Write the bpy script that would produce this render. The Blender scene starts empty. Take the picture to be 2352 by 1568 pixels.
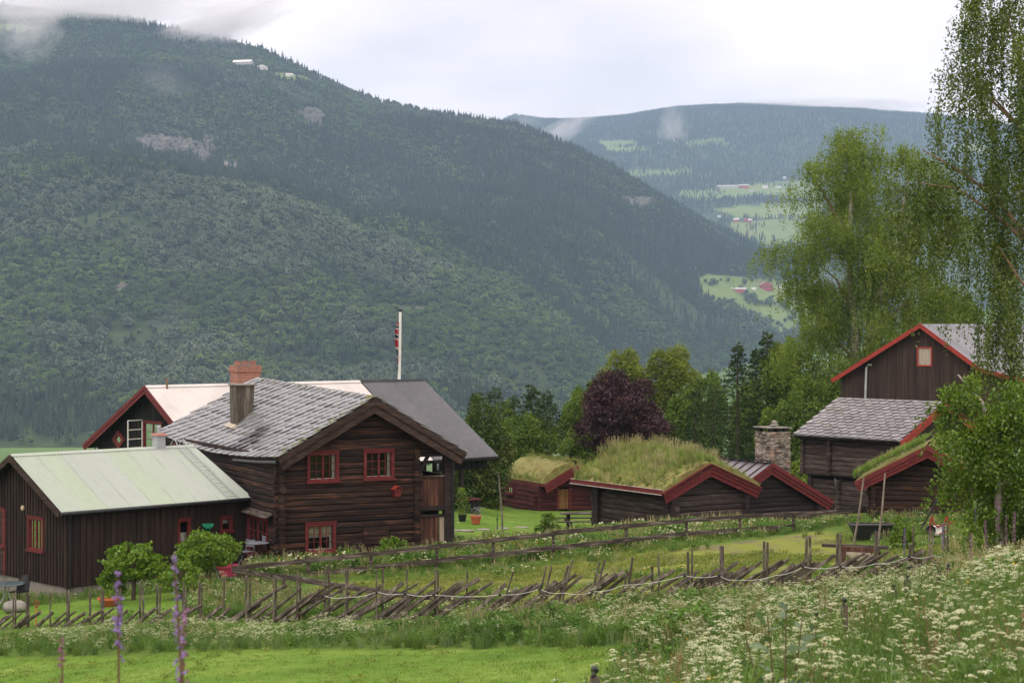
import bpy, math, random
import numpy as np
from mathutils import Vector, Matrix
R = math.radians
rng = np.random.default_rng(7)
random.seed(7)
SC = bpy.context.scene
COL = SC.collection

# ------------------------------------------------------------------ camera, sky, sun, exposure
cam_d = bpy.data.cameras.new("camera")
cam_d.sensor_width = 36.0
cam_d.lens = 4300.0 / 2352.0 * 36.0
cam_d.shift_y = -44.0 / 2352.0
cam_d.clip_start = 0.3
cam_d.clip_end = 30000
cam_d.dof.use_dof = True
cam_d.dof.focus_distance = 62.0
cam_d.dof.aperture_fstop = 5.6
cam = bpy.data.objects.new("camera", cam_d)
cam.location = (0, 0, 0)
cam.rotation_euler = (R(90), 0, 0)
COL.objects.link(cam)
SC.camera = cam

SUN_EL, SUN_AZ = 52.0, 200.0        # azimuth clockwise from +Y: high, behind the camera and a little left
world = bpy.data.worlds.new("World")
SC.world = world
world.use_nodes = True
wt = world.node_tree
wt.nodes.clear()
w_out = wt.nodes.new("ShaderNodeOutputWorld")
w_bg = wt.nodes.new("ShaderNodeBackground")          # clear sky behind the cloud
w_bg.inputs[1].default_value = 0.1
w_sky = wt.nodes.new("ShaderNodeTexSky")
w_sky.sky_type = 'NISHITA'
w_sky.sun_disc = False
w_sky.sun_elevation = R(SUN_EL)
w_sky.sun_rotation = R(SUN_AZ)
wt.links.new(w_sky.outputs[0], w_bg.inputs[0])
w_cl = wt.nodes.new("ShaderNodeBackground")          # overcast cloud deck
w_tc = wt.nodes.new("ShaderNodeTexCoord")
w_sep = wt.nodes.new("ShaderNodeSeparateXYZ")
wt.links.new(w_tc.outputs["Generated"], w_sep.inputs[0])
w_map = wt.nodes.new("ShaderNodeMapping")
w_map.inputs["Scale"].default_value = (3.2, 3.2, 7.5)
w_map.inputs["Location"].default_value = (0.65, 0.3, 0.1)
wt.links.new(w_tc.outputs["Generated"], w_map.inputs[0])
w_n = wt.nodes.new("ShaderNodeTexNoise")
w_n.inputs["Scale"].default_value = 1.6
w_n.inputs["Detail"].default_value = 5
w_n.inputs["Roughness"].default_value = 0.5
wt.links.new(w_map.outputs[0], w_n.inputs["Vector"])
w_r = wt.nodes.new("ShaderNodeValToRGB")
w_r.color_ramp.elements[0].position = 0.32
w_r.color_ramp.elements[0].color = (1.05, 0.92, 0.91, 1)
w_r.color_ramp.elements[1].position = 0.60
w_r.color_ramp.elements[1].color = (1.55, 1.32, 1.22, 1)
wt.links.new(w_n.outputs[0], w_r.inputs[0])
w_el = wt.nodes.new("ShaderNodeMapRange")            # an overcast sky is brighter overhead
w_el.inputs["From Min"].default_value = 0.0
w_el.inputs["From Max"].default_value = 1.0
w_el.inputs["To Min"].default_value = 0.92
w_el.inputs["To Max"].default_value = 1.15
wt.links.new(w_sep.outputs["Z"], w_el.inputs[0])
wt.links.new(w_r.outputs[0], w_cl.inputs[0])
wt.links.new(w_el.outputs[0], w_cl.inputs[1])
w_mix = wt.nodes.new("ShaderNodeMixShader")
w_mix.inputs[0].default_value = 0.93
wt.links.new(w_bg.outputs[0], w_mix.inputs[1])
wt.links.new(w_cl.outputs[0], w_mix.inputs[2])
wt.links.new(w_mix.outputs[0], w_out.inputs[0])

sun_d = bpy.data.lights.new("sun", 'SUN')
sun_d.energy = 1.0
sun_d.angle = R(25)
sun_d.color = (1.0, 0.96, 0.9)
sun = bpy.data.objects.new("sun", sun_d)
_d = Vector((math.sin(R(SUN_AZ)) * math.cos(R(SUN_EL)), math.cos(R(SUN_AZ)) * math.cos(R(SUN_EL)), math.sin(R(SUN_EL))))
sun.rotation_euler = _d.to_track_quat('Z', 'Y').to_euler()
COL.objects.link(sun)

SC.view_settings.view_transform = 'Standard'
SC.view_settings.look = 'None'
SC.view_settings.exposure = 0.40
SC.view_settings.gamma = 1.0
SC.cycles.max_bounces = 6
SC.cycles.diffuse_bounces = 3
SC.cycles.glossy_bounces = 2
SC.cycles.transmission_bounces = 3
SC.cycles.transparent_max_bounces = 6
SC.cycles.volume_bounces = 2
SC.cycles.volume_max_steps = 64

# ------------------------------------------------------------------ picture <-> place (picture units: 2352 wide, horizon at 740)
F, CX, HY = 4300.0, 1176.0, 740.0
def P(X, Y, d): return np.array([(X - CX) / F * d, d, (HY - Y) / F * d])

# ------------------------------------------------------------------ tags
def tag(o, label=None, cat=None, group=None, kind=None):
    if label: o["label"] = label
    if cat: o["category"] = cat
    if group: o["group"] = group
    if kind: o["kind"] = kind
    return o
def empty(name, loc, rz=0.0):
    o = bpy.data.objects.new(name, None)
    o.location = [float(v) for v in loc]
    o.rotation_euler = (0, 0, rz)
    o.empty_display_size = 0.3
    COL.objects.link(o)
    return o
def children(o): return [c for c in bpy.data.objects if c.parent == o]
def copy_tree(o, parent=None):
    c = o.copy(); COL.objects.link(c); c.parent = parent
    for ch in children(o): copy_tree(ch, c)
    return c

# ------------------------------------------------------------------ mesh building
def mesh_from(name, V, Fc, m=None, smooth=False):
    """V (n,3) array, Fc list of index arrays each (k, nverts)"""
    me = bpy.data.meshes.new(name)
    V = np.asarray(V, dtype=np.float32)
    if isinstance(Fc, np.ndarray): Fc = [Fc]
    Fc = [np.asarray(f, dtype=np.int32) for f in Fc if len(f)]
    me.vertices.add(len(V)); me.vertices.foreach_set("co", V.ravel())
    nl = sum(f.size for f in Fc); npoly = sum(len(f) for f in Fc)
    me.loops.add(nl); me.polygons.add(npoly)
    me.loops.foreach_set("vertex_index", np.concatenate([f.ravel() for f in Fc]))
    tot = np.concatenate([np.full(len(f), f.shape[1], dtype=np.int32) for f in Fc])
    st = np.zeros(npoly, dtype=np.int32); st[1:] = np.cumsum(tot)[:-1]
    me.polygons.foreach_set("loop_start", st)
    me.polygons.foreach_set("use_smooth", np.full(npoly, bool(smooth)))
    me.update(calc_edges=True)
    if m: me.materials.append(m)
    return me
def link(name, me, parent=None):
    o = bpy.data.objects.new(name, me)
    COL.objects.link(o)
    if parent is not None: o.parent = parent
    return o

class MB:
    def __init__(self): self.v = []; self.f = {}; self.n = 0
    def add(self, V, faces):
        V = np.asarray(V, float)
        for f in faces: self.f.setdefault(len(f), []).append([i + self.n for i in f])
        self.v.append(V); self.n += len(V)
        return self
    def grid(self, V, nu, nv, flip=False):      # V (nu*nv,3) row major nu rows
        a = np.arange(nu * nv).reshape(nu, nv)
        q = np.stack([a[:-1, :-1], a[1:, :-1], a[1:, 1:], a[:-1, 1:]], -1).reshape(-1, 4) + self.n
        if flip: q = q[:, ::-1]
        self.f.setdefault(4, []).extend(q.tolist())
        self.v.append(np.asarray(V, float)); self.n += len(V)
        return self
    def hexa(self, c):                         # 8 corners: 4 bottom, 4 top
        return self.add(c, [(0, 3, 2, 1), (4, 5, 6, 7), (0, 1, 5, 4), (1, 2, 6, 5), (2, 3, 7, 6), (3, 0, 4, 7)])
    def box(self, x0, x1, y0, y1, z0, z1):
        return self.hexa([(x0, y0, z0), (x1, y0, z0), (x1, y1, z0), (x0, y1, z0), (x0, y0, z1), (x1, y0, z1), (x1, y1, z1), (x0, y1, z1)])
    def beam(self, p, q, w, h, up=(0, 0, 1)):  # rectangular bar from p to q, w wide, h high
        p, q, up = np.array(p, float), np.array(q, float), np.array(up, float)
        d = q - p; d = d / np.linalg.norm(d)
        s = np.cross(d, up); s /= np.linalg.norm(s) + 1e-9
        u = np.cross(s, d)
        s *= w / 2; u *= h / 2
        return self.hexa([p - s - u, p + s - u, q + s - u, q - s - u, p - s + u, p + s + u, q + s + u, q - s + u])
    def tube(self, pts, rad, n=6, cap=True):
        pts = np.array(pts, float); k = len(pts)
        rad = np.broadcast_to(np.asarray(rad, float), (k,))
        t = np.gradient(pts, axis=0); t /= np.linalg.norm(t, axis=1)[:, None] + 1e-9
        ref = np.array([0.13, 0.21, 1.0]) if abs(t[0][2]) < 0.9 else np.array([1.0, 0.1, 0.0])
        s = np.cross(t, ref); s /= np.linalg.norm(s, axis=1)[:, None] + 1e-9
        u = np.cross(s, t)
        a = np.linspace(0, 2 * np.pi, n, endpoint=False)
        V = pts[:, None] + rad[:, None, None] * (np.cos(a)[None, :, None] * s[:, None] + np.sin(a)[None, :, None] * u[:, None])
        idx = np.arange(k * n).reshape(k, n); nx = np.roll(idx, -1, 1)
        q = np.stack([idx[:-1], nx[:-1], nx[1:], idx[1:]], -1).reshape(-1, 4)
        f = [tuple(r) for r in q]
        if cap: f += [tuple(range(n))[::-1], tuple(range((k - 1) * n, k * n))]
        return self.add(V.reshape(-1, 3), f)
    def log(self, p, q, w, h, seg=6, jit=0.012, n=8):   # hewn log: rounded section, a little crooked
        p, q = np.array(p, float), np.array(q, float)
        L = np.linalg.norm(q - p)
        if L < 0.05: return self
        d = (q - p) / L; s = np.cross(d, (0, 0, 1.0)); s /= np.linalg.norm(s) + 1e-9; u = np.cross(s, d)
        seg = max(2, int(L / 1.1) + 1) if seg is None else seg
        a = np.linspace(0, 2 * np.pi, n, endpoint=False) + np.pi / n
        ca, sa = np.cos(a), np.sin(a)
        ca = np.sign(ca) * np.abs(ca) ** 0.38; sa = np.sign(sa) * np.abs(sa) ** 0.75
        V = []
        for i in range(seg + 1):
            c = p + (q - p) * i / seg + u * random.uniform(-jit, jit) + s * random.uniform(-jit, jit)
            k = 1 + random.uniform(-.06, .06)
            V.append(c + (ca[:, None] * s * w / 2 + sa[:, None] * u * h / 2) * k)
        V = np.array(V); kk = seg + 1
        idx = np.arange(kk * n).reshape(kk, n); nx = np.roll(idx, -1, 1)
        f = [tuple(r) for r in np.stack([idx[:-1], nx[:-1], nx[1:], idx[1:]], -1).reshape(-1, 4)]
        f += [tuple(range(n))[::-1], tuple(range((kk - 1) * n, kk * n))]
        return self.add(V.reshape(-1, 3), f)
    def sphere(self, c, r, n=8, m=6, sc=(1, 1, 1), jit=0.0):
        c = np.array(c, float); V = []
        for i in range(m + 1):
            th = math.pi * i / m
            for j in range(n):
                ph = 2 * math.pi * j / n
                k = r * (1 + random.uniform(-jit, jit))
                V.append(c + k * np.array([math.sin(th) * math.cos(ph) * sc[0], math.sin(th) * math.sin(ph) * sc[1], math.cos(th) * sc[2]]))
        f = [(i * n + j, (i + 1) * n + j, (i + 1) * n + (j + 1) % n, i * n + (j + 1) % n) for i in range(m) for j in range(n)]
        return self.add(V, f)
    def lathe(self, c, prof, n=16):            # prof: (r, z)
        c = np.array(c, float); V = []
        for r, z in prof:
            for j in range(n):
                a = 2 * math.pi * j / n
                V.append(c + (r * math.cos(a), r * math.sin(a), z))
        k = len(prof)
        f = [(i * n + j, i * n + (j + 1) % n, (i + 1) * n + (j + 1) % n, (i + 1) * n + j) for i in range(k - 1) for j in range(n)]
        f.append(tuple(range(n))[::-1]); f.append(tuple(range((k - 1) * n, k * n)))
        return self.add(V, f)
    def build(self, name, m, parent=None, smooth=False):
        V = np.concatenate(self.v)
        return link(name, mesh_from(name, V, [np.array(f) for f in self.f.values()], m, smooth), parent)

# ------------------------------------------------------------------ materials
def newmat(name):
    m = bpy.data.materials.new(name); m.use_nodes = True
    nt = m.node_tree; b = nt.nodes["Principled BSDF"]
    return m, nt, b
def _rgba(c): return (c[0], c[1], c[2], 1)
def noise_node(nt, scale, det=4, rough=.55, coord='Object', mscale=(1, 1, 1), dist=0):
    tc = nt.nodes.new("ShaderNodeTexCoord"); mp = nt.nodes.new("ShaderNodeMapping")
    mp.inputs["Scale"].default_value = mscale
    if coord == 'World':
        g = nt.nodes.new("ShaderNodeNewGeometry"); nt.links.new(g.outputs["Position"], mp.inputs[0])
    else: nt.links.new(tc.outputs[coord], mp.inputs[0])
    n = nt.nodes.new("ShaderNodeTexNoise")
    n.inputs["Scale"].default_value = scale; n.inputs["Detail"].default_value = det
    n.inputs["Roughness"].default_value = rough; n.inputs["Distortion"].default_value = dist
    nt.links.new(mp.outputs[0], n.inputs["Vector"])
    return n.outputs[0]
def ramp(nt, src, stops):
    r = nt.nodes.new("ShaderNodeValToRGB"); e = r.color_ramp.elements
    while len(e) < len(stops): e.new(0.5)
    for i, (p, c) in enumerate(stops): e[i].position = p; e[i].color = _rgba(c)
    nt.links.new(src, r.inputs[0]); return r.outputs[0]
def mix(nt, fac, a, b, mode='MIX'):
    m = nt.nodes.new("ShaderNodeMix"); m.data_type = 'RGBA'; m.blend_type = mode
    for s, v in ((m.inputs[0], fac), (m.inputs[6], a), (m.inputs[7], b)):
        if hasattr(v, "is_output"): nt.links.new(v, s)
        elif isinstance(v, (int, float)): s.default_value = v
        else: s.default_value = _rgba(v)
    return m.outputs[2]
def maprange(nt, src, a, b, c, d):
    m = nt.nodes.new("ShaderNodeMapRange"); nt.links.new(src, m.inputs[0])
    for i, v in enumerate((a, b, c, d)): m.inputs[i + 1].default_value = v
    return m.outputs[0]
def island(nt): return nt.nodes.new("ShaderNodeNewGeometry").outputs["Random Per Island"]
def vary(nt, col, src, lo, hi):
    v = maprange(nt, src, 0, 1, lo, hi)
    h = nt.nodes.new("ShaderNodeHueSaturation")
    nt.links.new(v, h.inputs["Value"]); nt.links.new(col, h.inputs["Color"])
    return h.outputs[0]
def bump(nt, b, src, strength, dist=0.02):
    k = nt.nodes.new("ShaderNodeBump"); k.inputs["Strength"].default_value = strength; k.inputs["Distance"].default_value = dist
    nt.links.new(src, k.inputs["Height"]); nt.links.new(k.outputs[0], b.inputs["Normal"])
def wood(name, c0, c1, c2, mscale, isl=(.6, 1.4), rough=.85, stain=None, bs=.5):
    m, nt, b = newmat(name)
    n = noise_node(nt, 1.0, 6, .65, 'Object', mscale, .4)
    c = ramp(nt, n, [(.3, c0), (.52, c1), (.72, c2)])
    c = vary(nt, c, island(nt), *isl)
    if stain:
        n2 = noise_node(nt, stain[0], 4, .6, 'Object')
        c = mix(nt, maprange(nt, n2, stain[1], stain[1] + .12, 0, stain[3]), c, stain[2])
    nt.links.new(c, b.inputs["Base Color"]); b.inputs["Roughness"].default_value = rough
    b.inputs["Specular IOR Level"].default_value = .25
    bump(nt, b, n, bs, .03)
    return m
def plain(name, c, rough=.6, var=.15, scale=3., metal=0, spec=.4, mscale=(1, 1, 1)):
    m, nt, b = newmat(name)
    n = noise_node(nt, scale, 5, .6, 'Object', mscale)
    cc = ramp(nt, n, [(.3, [x * (1 - var) for x in c]), (.7, [min(1, x * (1 + var)) for x in c])])
    nt.links.new(cc, b.inputs["Base Color"])
    b.inputs["Roughness"].default_value = rough; b.inputs["Metallic"].default_value = metal
    b.inputs["Specular IOR Level"].default_value = spec
    return m
def leafmat(name, c0, c1, c2=None, trans=.35, big=.25, gloss=.12, rnd='island', wscale=.8):
    """leaf: dark / mid / light by clump noise and by leaf; some light shines through"""
    m, nt, b = newmat(name)
    n = noise_node(nt, wscale, 3, .6, 'World' if rnd != 'object' else 'Object')
    c = ramp(nt, n, [(.3, c0), (.5, c1), (.7, c2 or c1)])
    src = island(nt)
    if rnd == 'object':
        oi = nt.nodes.new("ShaderNodeObjectInfo"); src = oi.outputs["Random"]
    c = vary(nt, c, src, 1 - big, 1 + big)
    nt.nodes.remove(b)
    df = nt.nodes.new("ShaderNodeBsdfDiffuse"); tr = nt.nodes.new("ShaderNodeBsdfTranslucent")
    gl = nt.nodes.new("ShaderNodeBsdfGlossy"); gl.inputs["Roughness"].default_value = .45
    gl.inputs["Color"].default_value = (1, 1, 1, 1)
    nt.links.new(c, df.inputs[0])
    tc = mix(nt, 1.0, c, (1.0, 1.0, .45), 'MULTIPLY'); nt.links.new(tc, tr.inputs[0])
    s1 = nt.nodes.new("ShaderNodeMixShader"); s1.inputs[0].default_value = trans
    nt.links.new(df.outputs[0], s1.inputs[1]); nt.links.new(tr.outputs[0], s1.inputs[2])
    s2 = nt.nodes.new("ShaderNodeMixShader"); s2.inputs[0].default_value = gloss * .12
    nt.links.new(s1.outputs[0], s2.inputs[1]); nt.links.new(gl.outputs[0], s2.inputs[2])
    nt.links.new(s2.outputs[0], nt.nodes["Material Output"].inputs[0])
    return m

LOGS = (1.2, 1.2, 13.)
M = {}
M['log_brown'] = wood('log_brown', (.007, .0045, .004), (.023, .012, .009), (.12, .052, .028), (.8, .8, 12), (.5, 1.6), stain=(1.1, .64, (.10, .075, .06), .4))
M['log_grey'] = wood('log_grey', (.018, .013, .012), (.05, .036, .031), (.11, .085, .075), LOGS, (.6, 1.5))
M['log_red'] = wood('log_red', (.02, .007, .007), (.065, .016, .015), (.12, .035, .03), LOGS, (.6, 1.4))
M['log_dark'] = wood('log_dark', (.009, .007, .007), (.024, .017, .016), (.055, .04, .035), LOGS, (.6, 1.5))
M['board_dark'] = wood('board_dark', (.013, .008, .007), (.028, .017, .014), (.045, .027, .02), (9, 9, .7), (.75, 1.3))
M['board_black'] = wood('board_black', (.006, .006, .006), (.013, .013, .012), (.024, .023, .02), (9, 9, .7), (.75, 1.3))
M['board_brown'] = wood('board_brown', (.02, .013, .011), (.042, .027, .022), (.075, .05, .038), (10, 10, .35), (.8, 1.25))
M['barge_brown'] = wood('barge_brown', (.016, .010, .008), (.04, .024, .019), (.085, .062, .05), (2, 2, 9), (.7, 1.3))
M['red_paint'] = wood('red_paint', (.075, .012, .013), (.12, .018, .019), (.17, .034, .033), (3, 3, 9), (.85, 1.15), .6, bs=.15)
M['red_bright'] = wood('red_bright', (.20, .024, .018), (.27, .034, .025), (.34, .055, .04), (3, 3, 6), (.85, 1.15), .6, bs=.1)
M['fence_wood'] = wood('fence_wood', (.035, .027, .02), (.10, .082, .065), (.24, .21, .175), (7, 7, 2.5), (.55, 1.45), bs=.6)
M['rail_wood'] = wood('rail_wood', (.022, .016, .012), (.06, .046, .037), (.26, .225, .195), (1.2, 1.2, 16), (.7, 1.4), bs=.5)
M['pole_wood'] = wood('pole_wood', (.08, .062, .05), (.17, .14, .11), (.26, .22, .175), (8, 8, 2), (.8, 1.2))
M['old_white_board'] = wood('old_white_board', (.16, .12, .09), (.32, .27, .2), (.5, .45, .38), (9, 9, 1.0), (.8, 1.2))
M['plank_brown'] = wood('plank_brown', (.02, .011, .009), (.06, .026, .017), (.13, .065, .04), (10, 10, .8), (.55, 1.5))
M['door_wood'] = wood('door_wood', (.1, .05, .02), (.2, .1, .04), (.28, .16, .07), (9, 9, 1), (.8, 1.2))
M['white_paint'] = plain('white_paint', (.7, .69, .66), .5, .08)
M['glass'] = None
M['iron'] = plain('iron', (.012, .012, .013), .5, .2)
M['black_plastic'] = plain('black_plastic', (.01, .01, .011), .35, .1)
M['galv'] = plain('galv', (.36, .38, .40), .45, .15, metal=.1)
M['gutter'] = plain('gutter', (.025, .027, .03), .35, .2, metal=.3)
M['concrete'] = plain('concrete', (.20, .18, .155), .9, .25, 2.5)
M['terracotta'] = plain('terracotta', (.42, .11, .04), .7, .12)
M['pink'] = plain('pink', (.62, .07, .17), .45, .06)
M['curtain'] = plain('curtain', (.62, .62, .58), .9, .06, 12, mscale=(6, 6, .2))
M['curtain_yellow'] = plain('curtain_yellow', (.46, .43, .30), .9, .08, 12, mscale=(6, 6, .2))
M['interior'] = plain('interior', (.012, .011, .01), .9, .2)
M['stone'] = plain('stone', (.23, .215, .19), .85, .35, 4)
M['ply'] = wood('ply', (.2, .15, .12), (.36, .3, .25), (.5, .44, .38), (14, 14, .4), (.9, 1.1), bs=.2)
M['terracotta_red'] = plain('terracotta_red', (.3, .04, .03), .5, .1)
M['green_plastic'] = plain('green_plastic', (.01, .25, .13), .4, .1)
M['tape'] = plain('tape', (.75, .75, .72), .5, .05)
M['flower_white'] = plain('flower_white', (.78, .78, .62), .8, .12, 40)
M['flower_yellow'] = plain('flower_yellow', (.75, .42, .02), .7, .12, 40)
M['petal_purple'] = leafmat('petal_purple', (.16, .09, .34), (.26, .16, .50), (.42, .32, .64), .4, .25)
M['petal_mauve'] = leafmat('petal_mauve', (.20, .07, .20), (.33, .14, .32), (.46, .26, .44), .4, .3)
M['stem_brown'] = plain('stem_brown', (.12, .07, .035), .8, .3, 6)
M['stem_green'] = plain('stem_green', (.08, .14, .03), .7, .3, 6)
def glass():
    m, nt, b = newmat('window_glass')
    b.inputs["Base Color"].default_value = (.9, .95, .95, 1); b.inputs["Roughness"].default_value = .03
    b.inputs["IOR"].default_value = 1.45
    tr = nt.nodes.new("ShaderNodeBsdfTransparent"); mx = nt.nodes.new("ShaderNodeMixShader"); gl = nt.nodes.new("ShaderNodeBsdfGlossy")
    gl.inputs["Roughness"].default_value = .04; gl.inputs["Color"].default_value = (.75, .8, .82, 1)
    fr = nt.nodes.new("ShaderNodeFresnel"); fr.inputs[0].default_value = 1.4
    nt.links.new(fr.outputs[0], mx.inputs[0]); nt.links.new(tr.outputs[0], mx.inputs[1]); nt.links.new(gl.outputs[0], mx.inputs[2])
    nt.links.new(mx.outputs[0], nt.nodes["Material Output"].inputs[0])
    return m
M['glass'] = glass()
def slate(name, tones, lichen, lam, soot=None, isl=(.84, 1.18), rough=.35):
    m, nt, b = newmat(name)
    n = noise_node(nt, 3.5, 5, .6, 'Object')
    c = ramp(nt, n, [(.3, tones[0]), (.55, tones[1]), (.75, tones[2])])
    c = vary(nt, c, island(nt), *isl)
    n2 = noise_node(nt, 1.3, 5, .7, 'Object'); n3 = noise_node(nt, 14, 3, .7, 'Object')
    add = nt.nodes.new("ShaderNodeMath"); add.operation = 'ADD'
    sc = nt.nodes.new("ShaderNodeMath"); sc.operation = 'MULTIPLY'; sc.inputs[1].default_value = .5
    nt.links.new(n3, sc.inputs[0]); nt.links.new(n2, add.inputs[0]); nt.links.new(sc.outputs[0], add.inputs[1])
    c = mix(nt, maprange(nt, add.outputs[0], lam, lam + .12, 0, .85), c, lichen)
    if soot is not None:     # dark wet soot stain running down from the chimney
        tc = nt.nodes.new("ShaderNodeTexCoord"); mp = nt.nodes.new("ShaderNodeMapping"); mp.vector_type = 'TEXTURE'
        mp.inputs["Location"].default_value = soot[0]; mp.inputs["Scale"].default_value = soot[1]
        nt.links.new(tc.outputs["Object"], mp.inputs[0])
        nd = nt.nodes.new("ShaderNodeTexNoise"); nd.inputs["Scale"].default_value = 2.2; nt.links.new(mp.outputs[0], nd.inputs["Vector"])
        ln = nt.nodes.new("ShaderNodeVectorMath"); ln.operation = 'LENGTH'; nt.links.new(mp.outputs[0], ln.inputs[0])
        s2 = nt.nodes.new("ShaderNodeMath"); s2.operation = 'ADD'; nt.links.new(ln.outputs["Value"], s2.inputs[0]); nt.links.new(nd.outputs[0], s2.inputs[1])
        c = mix(nt, maprange(nt, s2.outputs[0], 1.15, 1.55, .85, 0), c, (.02, .016, .016))
    nt.links.new(c, b.inputs["Base Color"]); b.inputs["Roughness"].default_value = rough
    b.inputs["Specular IOR Level"].default_value = .5
    bump(nt, b, n, .4, .02)
    return m
def metal_sheet(name, c, c2, rough=.45, bands=0.0, spec=.5):
    m, nt, b = newmat(name)
    n = noise_node(nt, 1.0, 3, .5, 'Object', (.02, .9, .02) if bands else (.5, .5, .5))
    cc = ramp(nt, n, [(.42, c), (.58, c2)])
    if bands:            # separate sheets about 0.9 m wide, weathered differently
        tc = nt.nodes.new("ShaderNodeTexCoord"); sp = nt.nodes.new("ShaderNodeSeparateXYZ"); nt.links.new(tc.outputs["Object"], sp.inputs[0])
        dv = nt.nodes.new("ShaderNodeMath"); dv.operation = 'DIVIDE'; dv.inputs[1].default_value = .88; nt.links.new(sp.outputs[1], dv.inputs[0])
        fl = nt.nodes.new("ShaderNodeMath"); fl.operation = 'FLOOR'; nt.links.new(dv.outputs[0], fl.inputs[0])
        wn = nt.nodes.new("ShaderNodeTexWhiteNoise"); wn.noise_dimensions = '1D'; nt.links.new(fl.outputs[0], wn.inputs["W"])
        cc = mix(nt, maprange(nt, wn.outputs[0], .35, .75, 0, .75), c, c2)
        fr = nt.nodes.new("ShaderNodeMath"); fr.operation = 'FRACT'; nt.links.new(dv.outputs[0], fr.inputs[0])
        cc = mix(nt, maprange(nt, fr.outputs[0], .0, .035, .45, 0), cc, (.12, .13, .11))
        n3 = noise_node(nt, 1.0, 4, .6, 'Object', (.5, 6, .5)); cc = mix(nt, maprange(nt, n3, .55, .8, 0, .35), cc, (.28, .27, .2))
    n2 = noise_node(nt, 2.5, 5, .6, 'Object')
    cc = mix(nt, maprange(nt, n2, .5, .8, 0, .25), cc, (.25, .24, .2))
    nt.links.new(cc, b.inputs["Base Color"]); b.inputs["Roughness"].default_value = rough
    b.inputs["Specular IOR Level"].default_value = spec
    return m
M['slate_scale'] = slate('slate_scale', ((.13, .125, .13), (.21, .20, .21), (.30, .285, .29)), (.22, .22, .10), .84)
M['sheet_green'] = metal_sheet('sheet_green', (.335, .405, .31), (.355, .39, .36), .5, 1)
M['sheet_white'] = metal_sheet('sheet_white', (.50, .47, .44), (.56, .53, .50), .5)
M['sheet_dark'] = metal_sheet('sheet_dark', (.075, .078, .088), (.085, .088, .098), .35)
M['sheet_grey'] = metal_sheet('sheet_grey', (.13, .135, .15), (.19, .19, .21), .4, 1)
def brick():
    m, nt, b = newmat('brick')
    tc = nt.nodes.new("ShaderNodeTexCoord"); sp = nt.nodes.new("ShaderNodeSeparateXYZ"); cb = nt.nodes.new("ShaderNodeCombineXYZ")
    nt.links.new(tc.outputs["Object"], sp.inputs[0])
    ad = nt.nodes.new("ShaderNodeMath"); nt.links.new(sp.outputs[0], ad.inputs[0]); nt.links.new(sp.outputs[1], ad.inputs[1])
    nt.links.new(ad.outputs[0], cb.inputs[0]); nt.links.new(sp.outputs[2], cb.inputs[1])
    t = nt.nodes.new("ShaderNodeTexBrick"); nt.links.new(cb.outputs[0], t.inputs["Vector"])
    t.inputs["Color1"].default_value = (.36, .085, .04, 1); t.inputs["Color2"].default_value = (.19, .05, .03, 1)
    t.inputs["Mortar"].default_value = (.32, .27, .23, 1); t.inputs["Scale"].default_value = 1
    t.inputs["Brick Width"].default_value = .24; t.inputs["Row Height"].default_value = .082; t.inputs["Mortar Size"].default_value = .012
    n = noise_node(nt, 3, 5, .7)
    c = mix(nt, maprange(nt, n, .5, .75, 0, .6), t.outputs[0], (.16, .07, .05))
    nt.links.new(c, b.inputs["Base Color"]); b.inputs["Roughness"].default_value = .9
    bump(nt, b, t.outputs["Fac"], -.4, .02)
    return m
M['brick'] = brick()
# ------------------------------------------------------------------ terrain heights
# surveyed spots (world x, y, z), the camera stands at height 0
_c = [P(*t) for t in [
 (0,1445,52),(250,1432,50),(500,1427,48),(1000,1422,45),(1250,1402,45),(1500,1377,45),(1850,1347,44),(2100,1332,43),(2300,1262,47),
 (-200,1470,52),(145,1372,61.6),(260,1350,66),(0,1400,58),(-300,1440,56),(640,1292,65.5),(560,1310,66),(960,1264,69),(1030,1254,70),(1100,1200,84),(1250,1176,108),(1345,1171,112),
 (1370,1244,78),(1530,1222,73.5),(1740,1212,76),(1860,1178,90),(2010,1188,69),(2110,1172,86),(2200,1190,68),
 (540,1345,60),(1133,1302,62),(1271,1280,62.5),(1439,1266,64.5),(1577,1240,66),(1700,1235,67.5),(1824,1224,69),(1947,1208,70),
 (651,1358,56.5),(783,1376,53),(1200,1335,54),(1500,1313,56),(1900,1280,58),(2100,1262,60),
 (0,1512,44),(600,1492,40),(1200,1485,37),(1500,1480,34),(0,1568,39),(600,1568,35),(1200,1568,31.5),
 (2352,1330,42),(2600,1300,45),(1200,1190,100),(300,1100,100),(700,1110,110)]]
_c += [np.array(t, float) for t in [(0,0,-1.7),(6,2,-1.2),(-8,0,-2.6),(4,12,-2.75),(2,8,-2.6),(7,14,-2.5),(-3,8,-2.95),(-2,14,-4.1),(-6,25,-5.7),(-14,20,-6.5),(3.7,21,-4.0),(.6,14,-3.65),
 (6.5,30,-4.7),(6,22,-3.5),(11,25,-3.0),(12,35,-4.4),(9,36,-5.2),(16,40,-4.6),(3.5,28,-5.3),(1.2,22,-5.1),(22,60,-5.5),(28,90,-6.5),(24,108,-7.5),(-40,60,-10),(-40,100,-13),(-30,30,-8.5),
 (0,130,-12.5),(20,130,-11),(-30,140,-17),(35,140,-11),(-20,120,-14.5),(0,-15,-1.0),(20,-10,0.5),(-20,-10,-3),(30,30,-2),(40,60,-4)]]
CP = np.array(_c)
def _phi(r2): return np.where(r2 > 0, 0.5 * r2 * np.log(np.maximum(r2, 1e-12)), 0)
_n = len(CP)
_K = _phi(((CP[:, None, :2] - CP[None, :, :2]) ** 2).sum(-1)) + np.eye(_n) * 1.5
_Pm = np.c_[np.ones(_n), CP[:, :2]]
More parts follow.
